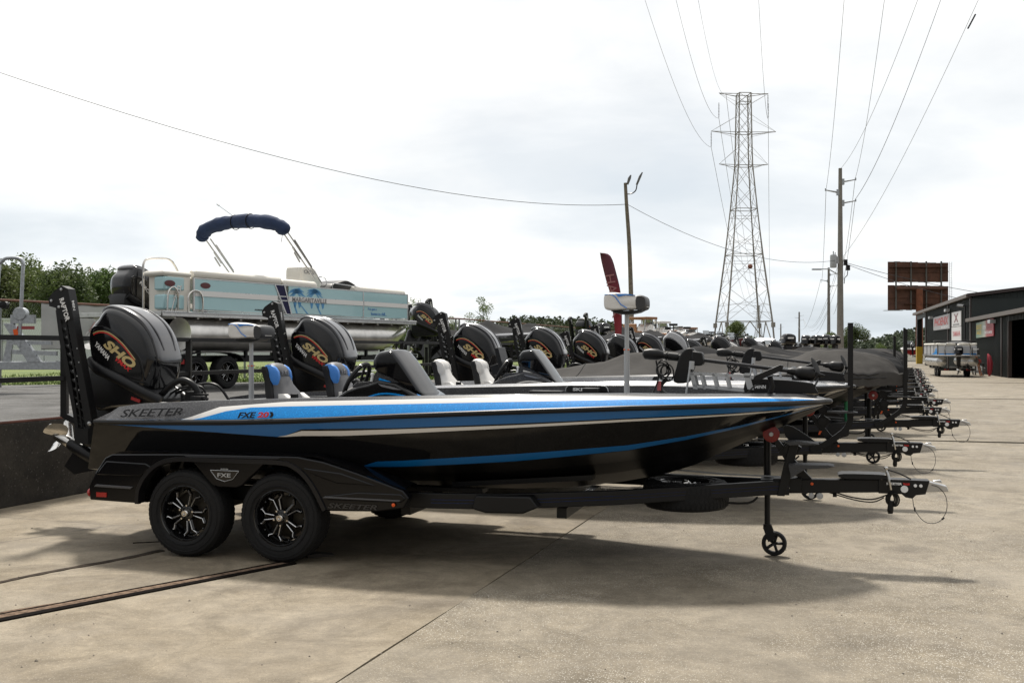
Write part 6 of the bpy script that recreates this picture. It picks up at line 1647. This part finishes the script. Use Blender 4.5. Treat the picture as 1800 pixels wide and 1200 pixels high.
# ================================================================== DARK METAL BUILDING
bd = thing('metal_building', 'dark green grey corrugated shop with open bay at right', 'building', (33.2, 74, 0))
ang = math.atan2(14.5, -0) 
dx_, dy_ = Vector((4.3, 14.5, 0)).normalized().x, Vector((4.3, 14.5, 0)).normalized().y
D_ = Vector((dx_, dy_, 0)); N_ = Vector((dy_, -dx_, 0))          # D away along the wall, N to the right
B0 = Vector((33.2, 74, 0))
wall_m = mat('dark_cladding', (.040, .046, .045), .5, var=.08, vscale=.6, spec=.12)
trim_m = mat('dark_trim', (.035, .022, .020), .5); fascia_m = mat('bronze_gutter', (.12, .10, .085), .5, metal=.3)
plinth = mat('grey_plinth', (.12, .12, .115), .9, var=.2)
invb = Matrix.Translation(bd.location).inverted()
def bp(mb, nm, m_, parent=None, **k):
    o = mb.build(nm, m_, parent or bd, **k); o.matrix_parent_inverse = invb; return o
def quadbox(p0, p1, z0, z1a, z1b, th=.12, off=None):
    off = (N_ if off is None else off) * th
    a, c = Vector(p0), Vector(p1)
    return MB().add([(a.x, a.y, z0), (c.x, c.y, z0), (c.x, c.y, z1b), (a.x, a.y, z1a), (a.x + off.x, a.y + off.y, z0), (c.x + off.x, c.y + off.y, z0), (c.x + off.x, c.y + off.y, z1b), (a.x + off.x, a.y + off.y, z1a)],
        [(3, 2, 1, 0), (4, 5, 6, 7), (0, 1, 5, 4), (2, 3, 7, 6), (1, 2, 6, 5), (3, 0, 4, 7)])
def cladding(p0, p1, z0, z1a, z1b, name='wall', step=.42):
    p0, p1 = Vector(p0), Vector(p1); L_ = (p1 - p0).length; d = (p1 - p0) / L_; o_ = Vector((d.y, -d.x, 0))
    if o_.dot(Vector((33, 74, 0)) * -1) < 0: o_ = -o_
    m = quadbox(p0, p1, z0, z1a, z1b, .12, -o_); n_ = int(L_ / step)
    for k in range(n_):
        a = p0 + d * (k + .2) * step; c = p0 + d * (k + .42) * step; zt = z1a + (z1b - z1a) * (k + .3) / n_
        q = quadbox(a + o_ * .002, c + o_ * .002, z0, zt, zt, .045, o_); m.add(q.v, q.f)
    return bp(m, name, wall_m, smooth=False)
# low wing facing us on the right with a big door opening, then the long side wall
def at(s, t=0.0): return B0 + D_ * s + N_ * t
s1 = (Vector((28.9, 59.5, 0)) - B0).dot(D_)       # near corner of the bay opening
cladding(at(0), at(-15), 0, 3.62, 3.62 + .0, 'wall')
cladding(at(-15), at(-30), 3.32, 3.62, 3.62, 'wall'); bp(quadbox(at(0), at(0, 14), 0, 5.3, 5.3, .1, -D_), 'partition_wall', wall_m); bp(quadbox(at(31), at(31, 16), 0, 5.3, 7.2, .1, -D_), 'end_wall', wall_m); bp(quadbox(at(0, 16), at(31, 16), 0, 7.3, 7.3, .1), 'back_wall', wall_m)
cladding(at(-.0), at(31), .0, 5.40, 5.40, 'wall'); cladding(at(31), at(33), 0, 5.4, 5.4)
cladding(at(-.0), at(0, 16), 3.4, 5.40, 7.3, 'gable_wall')
bp(quadbox(at(31), at(42), 4.9, 5.4, 5.4, .12), 'canopy_beam', wall_m)
for s, zt in ((-.02, 5.4), (13, 5.4), (31, 5.4), (-13.1, 3.6), (-.3, 3.6)):
    bp(quadbox(at(s, -.1), at(s + .30, -.1), 0, zt, zt, .12), 'corner_trim', trim_m)
bp(quadbox(at(41.2, 0), at(42, 0), 0, 5.2, 5.2, .5), 'canopy_column', blk); bp(quadbox(at(41.1, -.06), at(42.1, -.06), 0, 1.9, 1.9, .62), 'column_guard', mat('safety_yellow', (.45, .30, .02), .6))
bp(quadbox(at(31, 6), at(42, 6), 0, 5.2, 5.2, .1), 'canopy_back', wall_m) if False else None
# eaves
bp(MB().tube([tuple(at(-30.5, -.25) + Vector((0, 0, 3.75))), tuple(at(.3, -.25) + Vector((0, 0, 3.75)))], .12, 4, sq=True), 'gutter', fascia_m)
bp(MB().tube([tuple(at(-.2, -.25) + Vector((0, 0, 5.52))), tuple(at(42.5, -.25) + Vector((0, 0, 5.52)))], .13, 4, sq=True), 'gutter', fascia_m)
bp(MB().tube([tuple(at(-.25, -.3) + Vector((0, 0, 5.55))), tuple(at(-.25, 16) + Vector((0, 0, 7.45)))], .12, 4, sq=True), 'gable_trim', trim_m)
ro = mat('metal_roof', (.13, .13, .13), .5, metal=.3)
z_ = Vector((0, 0, 1))
bp(MB().add([tuple(at(-30.5, -.3) + z_ * 3.86), tuple(at(0, -.3) + z_ * 3.86), tuple(at(0, 14) + z_ * 5.3), tuple(at(-30.5, 14) + z_ * 5.3), tuple(at(-30.5, -.3) + z_ * 3.8), tuple(at(0, -.3) + z_ * 3.8), tuple(at(0, 14) + z_ * 5.24), tuple(at(-30.5, 14) + z_ * 5.24)], [(0, 1, 2, 3), (7, 6, 5, 4), (0, 4, 5, 1), (1, 5, 6, 2), (2, 6, 7, 3), (3, 7, 4, 0)]), 'roof', ro)
bp(MB().add([tuple(at(-.3, -.3) + z_ * 5.62), tuple(at(42.5, -.3) + z_ * 5.62), tuple(at(42.5, 16) + z_ * 7.5), tuple(at(-.3, 16) + z_ * 7.5), tuple(at(-.3, -.3) + z_ * 5.56), tuple(at(42.5, -.3) + z_ * 5.56), tuple(at(42.5, 16) + z_ * 7.44), tuple(at(-.3, 16) + z_ * 7.44)], [(0, 1, 2, 3), (7, 6, 5, 4), (0, 4, 5, 1), (1, 5, 6, 2), (2, 6, 7, 3), (3, 7, 4, 0)]), 'roof', ro)
bp(quadbox(at(-30, 14), at(0, 14), 0, 5.2, 5.2, .1), 'back_wall', wall_m); bp(quadbox(at(-30, 0), at(-30, 14), 0, 3.6, 5.2, .1, -D_), 'side_wall', wall_m)
bp(quadbox(at(-6.6, -.12), at(-.0, -.12), 0, .42, .75, .10), 'plinth', plinth)
bp(quadbox(at(-15.1, -.06), at(-14.9, -.06), 0, 3.3, 3.3, .2), 'door_jamb', trim_m)
bp(MB().tube([tuple(at(-14.2, 5) + z_ * 1.6), tuple(at(-14.2, 9) + z_ * 1.62)], .05, 6), 'bay_rail', white_t)
# wall lamps
for s, z in ((24, 4.75), (11.5, 5.0), (-11.2, 3.5)):
    bp(quadbox(at(s, -.45), at(s + 1.0, -.45), z - .22, z, z, .34), 'wall_lamp', silver)
# downpipe / meter
bp(MB().tube([tuple(at(1.4, -.25) + z_ * 4.9), tuple(at(1.4, -.25) + z_ * 1.2)], .07, 6).tube([tuple(at(1.4, -.3) + z_ * 4.85), tuple(at(3.2, -.5) + z_ * 4.95)], .10, 6), 'downpipe', steel_d)
# signs (flat boards bolted to the wall)
yaw_w = math.atan2(-D_.y, -D_.x)     # text reads from far (left) to near (right): direction -D
def sign(name, label, s0, s1_, z0a, z1a, z0b, z1b, m_, texts, mesh_fn=None):
    """board between wall positions s0 (far, left) and s1_ (near, right)"""
    c = at((s0 + s1_) / 2, -.10)
    t = thing(name, label, 'sign', (c.x, c.y, 0), yaw_w)
    w = abs(s1_ - s0) / 2
    MB().prism([(-w, z0a), (w, z0b), (w, z1b), (-w, z1a)], -.03, .03).build('sign_board', m_, t)
    for (s, tw, th_, mm, x, z, kw) in texts: text('lettering', s, tw, th_, mm, t, (x, -.035, z), (0, kw.pop('ry', 0), 0), **kw)
    return t
sgw = mat('sign_white', (.62, .62, .62), .5); sgg = mat('sign_grey', (.30, .30, .31), .5)
sign('wall_sign', 'long grey banner reading PHOENIX on the dark wall', 23.7, 11.5, 3.40, 4.62, 3.36, 4.62, sgg, [('PHOENIX', 10.6, .72, mat('sign_red', (.32, .03, .03), .5), 0, 4.10, dict(bold=.04, shear=.15)), ('BASS BOATS', 5.2, .22, white_t, 2.8, 3.56, {})])
sx = sign('wall_sign', 'white square sign with a big X above the YAMAHA sign', 10.1, 4.6, 3.46, 4.64, 3.44, 4.60, sgw, [('X', 2.6, .68, mat('sign_dark_red', (.16, .04, .045), .5), 0, 4.12, dict(bold=.03)), ('SERVICE CENTER', 3.9, .13, black_t, 0, 3.60, {})])
sign('wall_sign', 'white and red YAMAHA sign on the dark wall', 10.2, 4.5, 2.28, 3.42, 2.24, 3.40, sgw, [('YAMAHA', 4.6, .42, mat('sign_pink_red', (.45, .08, .09), .5), .2, 2.88, dict(bold=.02))])
m, n, l, b = nodes_mat('colour_banner')
t_ = n.new('ShaderNodeTexCoord'); sp_ = n.new('ShaderNodeSeparateXYZ'); l.new(t_.outputs['Object'], sp_.inputs[0])
r_ = n.new('ShaderNodeValToRGB'); mr_ = n.new('ShaderNodeMapRange'); mr_.inputs['From Min'].default_value = -4.2; mr_.inputs['From Max'].default_value = 4.2; l.new(sp_.outputs['X'], mr_.inputs[0]); l.new(mr_.outputs[0], r_.inputs[0])
el = r_.color_ramp.elements; el[0].position = 0; el[1].position = 1
for p_ in (.35, .5, .62): el.new(p_)
for e_, (p_, c_) in zip(el, [(0, (.10, .22, .17)), (.35, (.22, .28, .20)), (.5, (.38, .42, .36)), (.62, (.36, .10, .10)), (1, (.35, .03, .05))]): e_.position = p_; e_.color = (*c_, 1)
l.new(r_.outputs[0], b.inputs['Base Color']); b.inputs['Roughness'].default_value = .5
sign('wall_banner', 'green to red colour banner beside the open bay', -3.2, -10.4, 2.43, 3.46, 2.50, 3.60, m, [('BOATS', 2.2, .34, mat('sign_yellow', (.5, .36, .04), .5), -2.3, 3.16, dict(bold=.03)), ('SALES', 2.0, .26, MATS['sign_yellow'], -2.3, 2.80, dict(bold=.03)), ('SERVICE', 2.4, .42, MATS['flag_print'], 2.0, 3.18, dict(bold=.02, shear=.3)), ('OPEN', 1.3, .24, white_t, 0.0, 3.10, dict(bold=.02)), ('PARTS & MORE', 3.0, .17, white_t, 1.6, 2.75, dict(bold=.02))])
# interior darkness: floor and far items stay real; side room back wall
# ladders and clutter against the wall by the bay
def stepladder(x, y, rz, label, col):
    t = thing('step_ladder', label, 'ladder', (x, y, 0), rz)
    for s in (-1, 1):
        MB().tube([(s * .25, 0, 0), (s * .16, .45, 1.9)], .03, 4, sq=True).build('ladder_rail', col, t); MB().tube([(s * .25, .95, 0), (s * .16, .5, 1.88)], .022, 4, sq=True).build('rear_leg', galv, t)
    for k in range(6): MB().box((0, .06 + k * .07, .28 + k * .28), (.44, .09, .03)).build('rung', galv, t)
    return t
c = at(-7.6, -.9); stepladder(c.x, c.y, R(60), 'aluminium step ladder left of the bay door', alu)
c = at(-10.9, -.9); stepladder(c.x, c.y, R(55), 'orange step ladder right beside the bay door', mat('ladder_orange', (.5, .16, .03), .5))
c = at(-9.4, -.8); t = thing('work_cart', 'low dark work cart between the two ladders', 'cart', (c.x, c.y, 0), 1.2)
MB().box((0, 0, .75), (.9, .5, .05)).box((0, 0, .25), (.9, .5, .05)).build('shelf', steel_d, t); MB().box((.1, 0, .9), (.3, .2, .25)).box((-.25, 0, .86), (.15, .2, .16)).build('tool_box', red_p, t)
for x in (-.42, .42):
    for y in (-.22, .22): MB().box((x, y, .38), (.04, .04, .72)).build('cart_leg', steel_d, t)
c = at(-12.0, -.6); t = thing('kayak', 'pink red kayak stood on end beside the bay door', 'kayak', (c.x, c.y, 0))
MB().tube([(0, 0, .02), (.02, 0, .3), (.05, 0, .8), (.04, .1, 1.2), (0, .2, 1.38)], [.06, .14, .17, .12, .04], 10).build('kayak_hull', mat('kayak_red', (.42, .04, .06), .4), t)

# ================================================================== SECOND PONTOON, RED BOAT (RIGHT)
p2 = thing('pontoon_boat', 'white grey and blue pontoon boat with stern towards us', 'boat', (26.75, 61.5, 0), R(76))
for y in (-1.0, 1.0):
    o = MB().tube([(-.1, y, 1.05), (.0, y, 1.05), (5.5, y, 1.05), (6.6, y, 1.25)], [.05, .34, .34, .06], 18).build('pontoon_tube', alu, p2)
MB().box((3.0, 0, 1.45), (7.4, 2.6, .09)).build('deck', alu, p2)
w2 = mat('pontoon_grey', (.50, .51, .53), .35, coat=.3)
for s in (-1, 1):
    MB().box((3.2, s * 1.24, 1.85), (6.4, .03, .62)).build('fence_panel', w2, p2)
    q = MB()
    for x in (.02, 1.6, 3.2, 4.8, 6.4): q.box((x, s * 1.26, 1.85), (.05, .04, .68))
    q.box((3.2, s * 1.26, 2.17), (6.4, .045, .03)).build('fence_frame', steel_d, p2)
    MB().prism([(.2, 1.53), (2.6, 1.53), (1.2, 1.68), (.7, 1.98), (.5, 1.98)], s * 1.262, s * 1.275).build('blue_stripe', gel_blue, p2)
    MB().box((3.2, s * 1.15, 2.24), (6.2, .26, .14)).build('cushion', cream, p2, bevel=.05)
MB().box((0, 0, 1.82), (.05, 2.4, .60)).build('stern_panel', w2, p2); MB().box((-.03, 0, 1.56), (.02, 2.4, .08)).build('blue_stripe', gel_blue, p2)
MB().box((.2, -.65, 2.22), (.4, 1.1, .16)).box((.2, .65, 2.22), (.4, 1.1, .16)).build('stern_cushion', cream, p2, bevel=.05)
MB().box((1.2, 0, 2.44), (.5, 2.7, .10)).build('folded_canopy', blk, p2, bevel=.03)
q = MB().tube(cr([(-.1, -.8, 1.5), (-.1, -.8, 2.1), (-.1, -.55, 2.32), (-.1, .55, 2.32), (-.1, .8, 2.1), (-.1, .8, 1.5)], 4, False), .04, 8); q.build('tow_arch', chrome, p2)
q = MB().box((-.45, -1.05, 1.75), (.5, .4, .04)).tube([(-.6, -1.25, 1.45), (-.6, -1.25, 2.0)], .03, 6).tube([(-.6, -.85, 1.45), (-.6, -.85, 2.0)], .03, 6).tube([(-.6, -1.25, 1.9), (-.6, -.85, 1.9)], .03, 6); q.build('boarding_ladder', chrome, p2)
def simple_outboard(parent, loc, rz=0, sc=1.0, m_=cowl_m, decal=None):
    e = bpy.data.objects.new('outboard_motor', None); C.objects.link(e); 
    if parent: e.parent = parent
    e.location = loc; e.rotation_euler = (0, 0, rz); e.scale = (sc,) * 3
    part('cowling', SO['cowl'], e); part('cowling_band', SO['band'], e); part('midsection', SO['mid'], e); part('propeller', SO['prop'], e)
    return e
SO = {}
m = MB().pillow(cr([(-.30, -.02), (-.34, .18), (-.30, .42), (-.15, .52), (.15, .50), (.32, .40), (.34, .18), (.28, -.02)], 3), [(-.21, .82), (-.19, .93), (-.12, 1), (.12, 1), (.19, .93), (.21, .82)]); SO['cowl'] = m.mesh('cowling', cowl_m)
m = MB().box((0, -.213, .30), (.34, .012, .07)).box((0, .213, .30), (.34, .012, .07)).box((-.36, 0, .30), (.012, .22, .06)).box((.345, 0, .30), (.012, .22, .06)); SO['band'] = m.mesh('cowling_band', white_t)
m = MB().pillow([(-.24, -.02), (.22, -.02), (.16, -.35), (.05, -.75), (-.16, -.75), (-.20, -.3)], [(-.10, .85), (-.07, 1), (.07, 1), (.10, .85)]).prism([(-.30, -.70), (.16, -.70), (.14, -.74), (-.30, -.74)], -.12, .12).tube([(-.30, 0, -.92), (.2, 0, -.92)], [.05, .02], 10).prism([(-.15, -.75), (.05, -.75), (.08, -.9), (.0, -1.1), (-.12, -1.1), (-.2, -.9)], -.02, .02); SO['mid'] = m.mesh('midsection', mid_m)
m = MB().rev([(.05, -.1), (.05, .02), (0, .03)], (-.33, 0, -.92), axis='x', n=10)
for k in range(3):
    a = k * 2.094; m.loft([[(-.36 - .03, .04 * math.cos(a), -.92 + .04 * math.sin(a)), (-.34, .04 * math.cos(a + .6), -.92 + .04 * math.sin(a + .6))] + [(-.34, .17 * math.cos(a + .5), -.92 + .17 * math.sin(a + .5)), (-.39, .17 * math.cos(a), -.92 + .17 * math.sin(a))]] * 1 + [[(-.38, .04 * math.cos(a), -.92 + .04 * math.sin(a)), (-.33, .04 * math.cos(a + .6), -.92 + .04 * math.sin(a + .6)), (-.33, .17 * math.cos(a + .5), -.92 + .17 * math.sin(a + .5)), (-.38, .17 * math.cos(a), -.92 + .17 * math.sin(a))]])
SO['prop'] = m.mesh('propeller', chrome)
simple_outboard(p2, (-.40, 0, 1.55), 0, 1.15)
p2.scale = (.88,) * 3
t = thing('pontoon_trailer', 'black trailer under the white and blue pontoon', 'trailer', (26.75, 61.5, 0), R(76)); t.scale = (.88,) * 3
MB().box((3.4, -.7, .55), (7.5, .1, .12)).build('side_rail', frame_m, t); MB().box((3.4, .7, .55), (7.5, .1, .12)).build('side_rail', frame_m, t)
MB().box((.1, 0, .5), (.12, 2.2, .14)).box((3, 0, .5), (.1, 2.0, .1)).build('rear_bar', frame_m, t)
for s in (-1, 1): MB().box((.02, s * .7, .5), (.04, .28, .1)).build('tail_light', red_p, t)
for x in (1.6, 2.5):
    for s in (-1, 1): wheel(t, (x, s * .95, .335), rz=0 if s < 0 else math.pi, sc=.93)
for x in (.8, 2.0, 3.5, 5.0):
    for s in (-1, 1): MB().box((x, s * 1.0, .66), (.3, .12, .14)).build('bunk_bracket', frame_m, t)
def small_boat(x, y, rz, label, hullm, topm, seatm, group, sc=1.0, z=0.0, motor=True, ttop=False, deckc=None, tarp=False, name='fishing_boat', poles=0):
    t = thing(name, label, 'boat', (x, y, z), rz, group); t.scale = (sc,) * 3
    st = [(-2.6, .95, .75, 1.35), (-1, 1.05, .70, 1.38), (1, 1.02, .72, 1.45), (2.0, .78, .80, 1.55), (2.7, .42, 1.0, 1.66), (3.1, .05, 1.35, 1.74)]
    m = MB(); secs = []
    for xx, b_, zk, zs in st: secs.append([(xx, -b_, zs), (xx, -b_ * .82, zk + (zs - zk) * .35), (xx, 0, zk - .12 if xx < 2.5 else zk), (xx, b_ * .82, zk + (zs - zk) * .35), (xx, b_, zs)])
    m.loft(secs, ring=False, cap=False); m.add(secs[0], [(0, 1, 2, 3, 4)])
    m.build('hull', hullm, t)
    m = MB(); 
    m.loft([[(xx, -b_ * 1.01, zs + .0), (xx, -b_ * .99, zs + .05), (xx, -b_ * .8, zs + .05), (xx, -b_ * .78, zs - .12), (xx, b_ * .78, zs - .12), (xx, b_ * .8, zs + .05), (xx, b_ * .99, zs + .05), (xx, b_ * 1.01, zs)] for xx, b_, zk, zs in st], ring=False, cap=False)
    m.build('deck', topm, t)
    if tarp:
        MB().loft([[(xx, -b_ * 1.03, zs - .1), (xx, -b_ * .9, zs + .12), (xx, 0, zs + h), (xx, b_ * .9, zs + .12), (xx, b_ * 1.03, zs - .1)] for (xx, b_, zk, zs), h in zip(st, (.15, .35, .6, .4, .3, .1))], ring=False, cap=False).build('tarpaulin', deckc or cover_d, t)
    else:
        MB().prism([(-.2, 1.3), (.4, 1.3), (.30, 2.0), (.05, 2.05), (-.15, 1.9)], -.35, .35).build('console', topm, t, bevel=.02)
        MB().prism([(.25, 1.98), (.42, 1.9), (.22, 2.35), (.17, 2.33)], -.33, .33).build('windshield', glass_l, t)
        MB().box((-.85, 0, 1.62), (.45, .9, .14)).box((-1.08, 0, 1.85), (.12, .9, .4)).build('helm_seat', seatm, t, bevel=.05)
        MB().box((1.6, 0, 1.55), (.8, .9, .12)).build('bow_seat', seatm, t, bevel=.04)
        MB().tube([(2.2, .0, 1.55), (2.2, 0, 2.0)], .03, 6).box((2.2, 0, 2.05), (.35, .3, .12)).build('fishing_seat', blk, t, bevel=.03)
        MB().tube([(2.0, .2, 1.85), (3.1, .15, 1.95)], .035, 8).box((2.0, .2, 1.86), (.3, .14, .14)).build('trolling_motor', blk, t)
    if ttop:
        q = MB()
        for xx in (-.6, .4):
            for s in (-1, 1): q.tube([(xx, s * .5, 1.4), (xx * .8, s * .5, 2.32)], .03, 6)
        q.build('tower_frame', silver, t); MB().box((-.1, 0, 2.34), (.9, 1.15, .13)).build('hardtop', seatm if ttop == 2 else topm, t, bevel=.03)
    if motor: simple_outboard(t, (-2.95, 0, 1.55), 0, 1.0)
    for k in range(poles): MB().prism([(-2.95, 1.2), (-2.85, 1.2), (-2.95, 2.7), (-3.05, 2.68)], .35 - k * .7, .42 - k * .7).build('shallow_water_anchor', blk, t)
    # trailer under it
    r_t = thing('boat_trailer', 'trailer under the ' + label, 'trailer', (x, y, z), rz, (group + ' trailers') if group else None); r_t.scale = (sc,) * 3
    MB().box((.3, -.6, .5), (6.2, .08, .1)).build('side_rail', frame_m, r_t); MB().box((.3, .6, .5), (6.2, .08, .1)).build('side_rail', frame_m, r_t); MB().box((4.0, 0, .5), (1.8, .1, .1)).build('tongue', frame_m, r_t)
    for s in (-1, 1):
        MB().box((-.4, s * .6, .60), (3.6, .1, .1)).build('bunk', rubber, r_t)
        for xx in (-.9, -.1): part('tyre', WH[0], r_t, (xx, s * .95, .335), (0, 0, 0), .93)
    return t
small_boat(55.2, 142, R(74), 'red bass boat with black motor parked beneath the billboard', gel_red, gel_white, blk, None, 1.15, poles=2)
tan_g = 'boats in the far part of the upper lot'
spec = [(1133, 52, 40, 'white boat with tan hardtop, leftmost far one', gel_white, plas_w, vinyl_t, 2, 0), (1160, 60, 35, 'white boat with tan seats and a tower', gel_white, plas_w, vinyl_t, 1, 1), (1190, 70, 60, 'white boat with tan cushions right of tower boat', gel_white, plas_w, vinyl_t, 0, 1), (1212, 78, 30, 'white and tan boat with tan canopy bar', gel_white, plas_w, vinyl_t, 2, 0),
        (1238, 88, -60, 'grey aluminium boat with fishing seats', mat('hull_olive', (.16, .16, .13), .5), plas_w, blk, 0, 0), (1262, 94, -55, 'maroon boat bow on beside the grey one', gel_maroon, silver, blk, 0, 0), (1283, 100, -65, 'dark green boat right of the maroon boat', mat('hull_green', (.05, .065, .05), .4), silver, blk, 0, 0), (1345, 118, -50, 'black boat far right in the upper lot', gel_black, silver, blk, 0, 1)]
for px, Z, rz, lab, hm_, tm_, sm_, tt, pl in spec:
    small_boat((px - 900) / 1800 * Z, Z, R(rz), lab, hm_, tm_, sm_, tan_g, 1.0, .9 if px < 1330 else .3, ttop=tt, poles=pl)
small_boat((1322 - 900) / 1800 * 108, 108, R(-60), 'navy boat under a crumpled silver white tarpaulin', gel_navy, gel_navy, blk, tan_g, 1.1, .6, tarp=True, deckc=mat('silver_tarp', (.60, .62, .66), .4, metal=.2, var=.3, bump=.8, bscale=5))
rs = random.Random(33)
for k in range(10):
    px = 1345 + k * 9 + rs.uniform(-3, 3); Z = 100 + k * 5
    small_boat((px - 900) / 1800 * Z, Z, R(rs.choice((-70, -55, -62))), 'small dark boat, %s from left at the far lot end' % ('first', 'second', 'third', 'fourth', 'fifth', 'sixth', 'seventh', 'eighth', 'ninth', 'tenth')[k], rs.choice((gel_black, gel_navy, gel_grey, gel_maroon)), rs.choice((silver, gel_white, gel_black)), blk, 'dark boats crowded at the far end of the lot', .95, .3, poles=k % 2)

# outboards standing on a rack behind the row
rk = thing('motor_rack', 'long black rack holding upright outboards', 'rack', (22.4, 76, 0), R(-8))
MB().box((0, .0, 1.58), (6.6, .12, .10)).box((0, .0, 1.0), (6.6, .08, .08)).build('rack_rail', frame_m, rk)
for x in (-3.2, -1.1, 1.1, 3.2): MB().box((x, 0, .8), (.1, .1, 1.6)).build('rack_leg', frame_m, rk)
for px, Z, s_, rz, lab in [(1386, 70, 1.35, .3, 'large black outboard with pale decal, leftmost on the rack'), (1417, 76, 1.3, 1.0, 'second black outboard on the rack'), (1436, 76, 1.3, .6, 'middle black outboard of five on the rack'), (1452, 77, 1.4, 1.2, 'tallest black outboard on the rack'), (1468, 76, 1.3, .8, 'rightmost black outboard on the rack')]:
    e = simple_outboard(None, ((px - 900) / 1800 * Z, Z, 2.02), rz, s_); tag(e, lab, 'outboard motor', 'outboards on the rack')

# covered boats on the upper lot, seen from behind-right
def upper_boat(x, y, yaw, k, lab, clab, tlab, mk='full', cov=3, an=True, motor=True):
    b_ = thing('bass_boat', lab, 'boat', (x, y, .9), yaw, 'covered boats on the upper lot')
    part('hull', proto.children[0].data if False else HULLK, b_); part('rub_rail', HRAIL, b_)
    if motor:
        e = bpy.data.objects.new('outboard_motor', None); C.objects.link(e); e.parent = b_; outboard(e, mk, hoses=False)
    if an: anchor(b_, (0, -.42, .05)); anchor(b_, (.1, .50, -.1))
    cv = bpy.data.objects.new('boat_cover', covers[cov]); C.objects.link(cv); place(cv, (x, y, .9), yaw); tag(cv, clab, 'boat cover', 'covers over boats on the upper lot')
    t = dup(tr1); place(t, (x, y, .9), yaw, tlab, 'trailers on the upper lot')
    return b_
HULLK = [c_ for c_ in proto.children if c_.name.startswith('hull')][0].data
upper_boat(-1.26, 33.9, R(53), 0, 'dark covered boat with tall raised outboard behind the pontoon bow', 'charcoal cover on the boat beside the pontoon bow', 'black tandem trailer with both wheels visible on the upper lot', cov=2)
upper_boat(4.6, 46.5, R(50), 1, 'covered boat with raised outboard above the third front motor gap', 'charcoal cover on the second covered boat of the upper lot', 'black trailer of the second covered boat on the upper lot', cov=4)
upper_boat(8.5, 56, R(48), 2, 'covered boat right behind the wooden light pole', 'charcoal cover on the boat by the wooden light pole', 'black trailer beside the wooden light pole', cov=3)
# a raised grey outboard close to the pontoon bow
t = thing('outboard_motor', 'big black outboard with white side panel on a stand behind the second front motor', 'outboard motor', (-.45, 30.2, .9), R(20))
outboard(t, 'full', hoses=False)
m = MB().box((-2.1, 0, .9), (.10, .5, .10)).box((-2.1, -.2, .5), (.08, .08, .9)).box((-2.1, .2, .5), (.08, .08, .9)).box((-2.1, 0, .05), (.9, .6, .06)); m.build('motor_stand', frame_m, t)
fp = thing('thin_pole', 'thin black flag pole rising behind the raised outboards', 'pole', (8.0, 62, .9)); MB().tube([(0, 0, 0), (0, 0, 2.6)], .04, 6).build('pole', blk, fp)
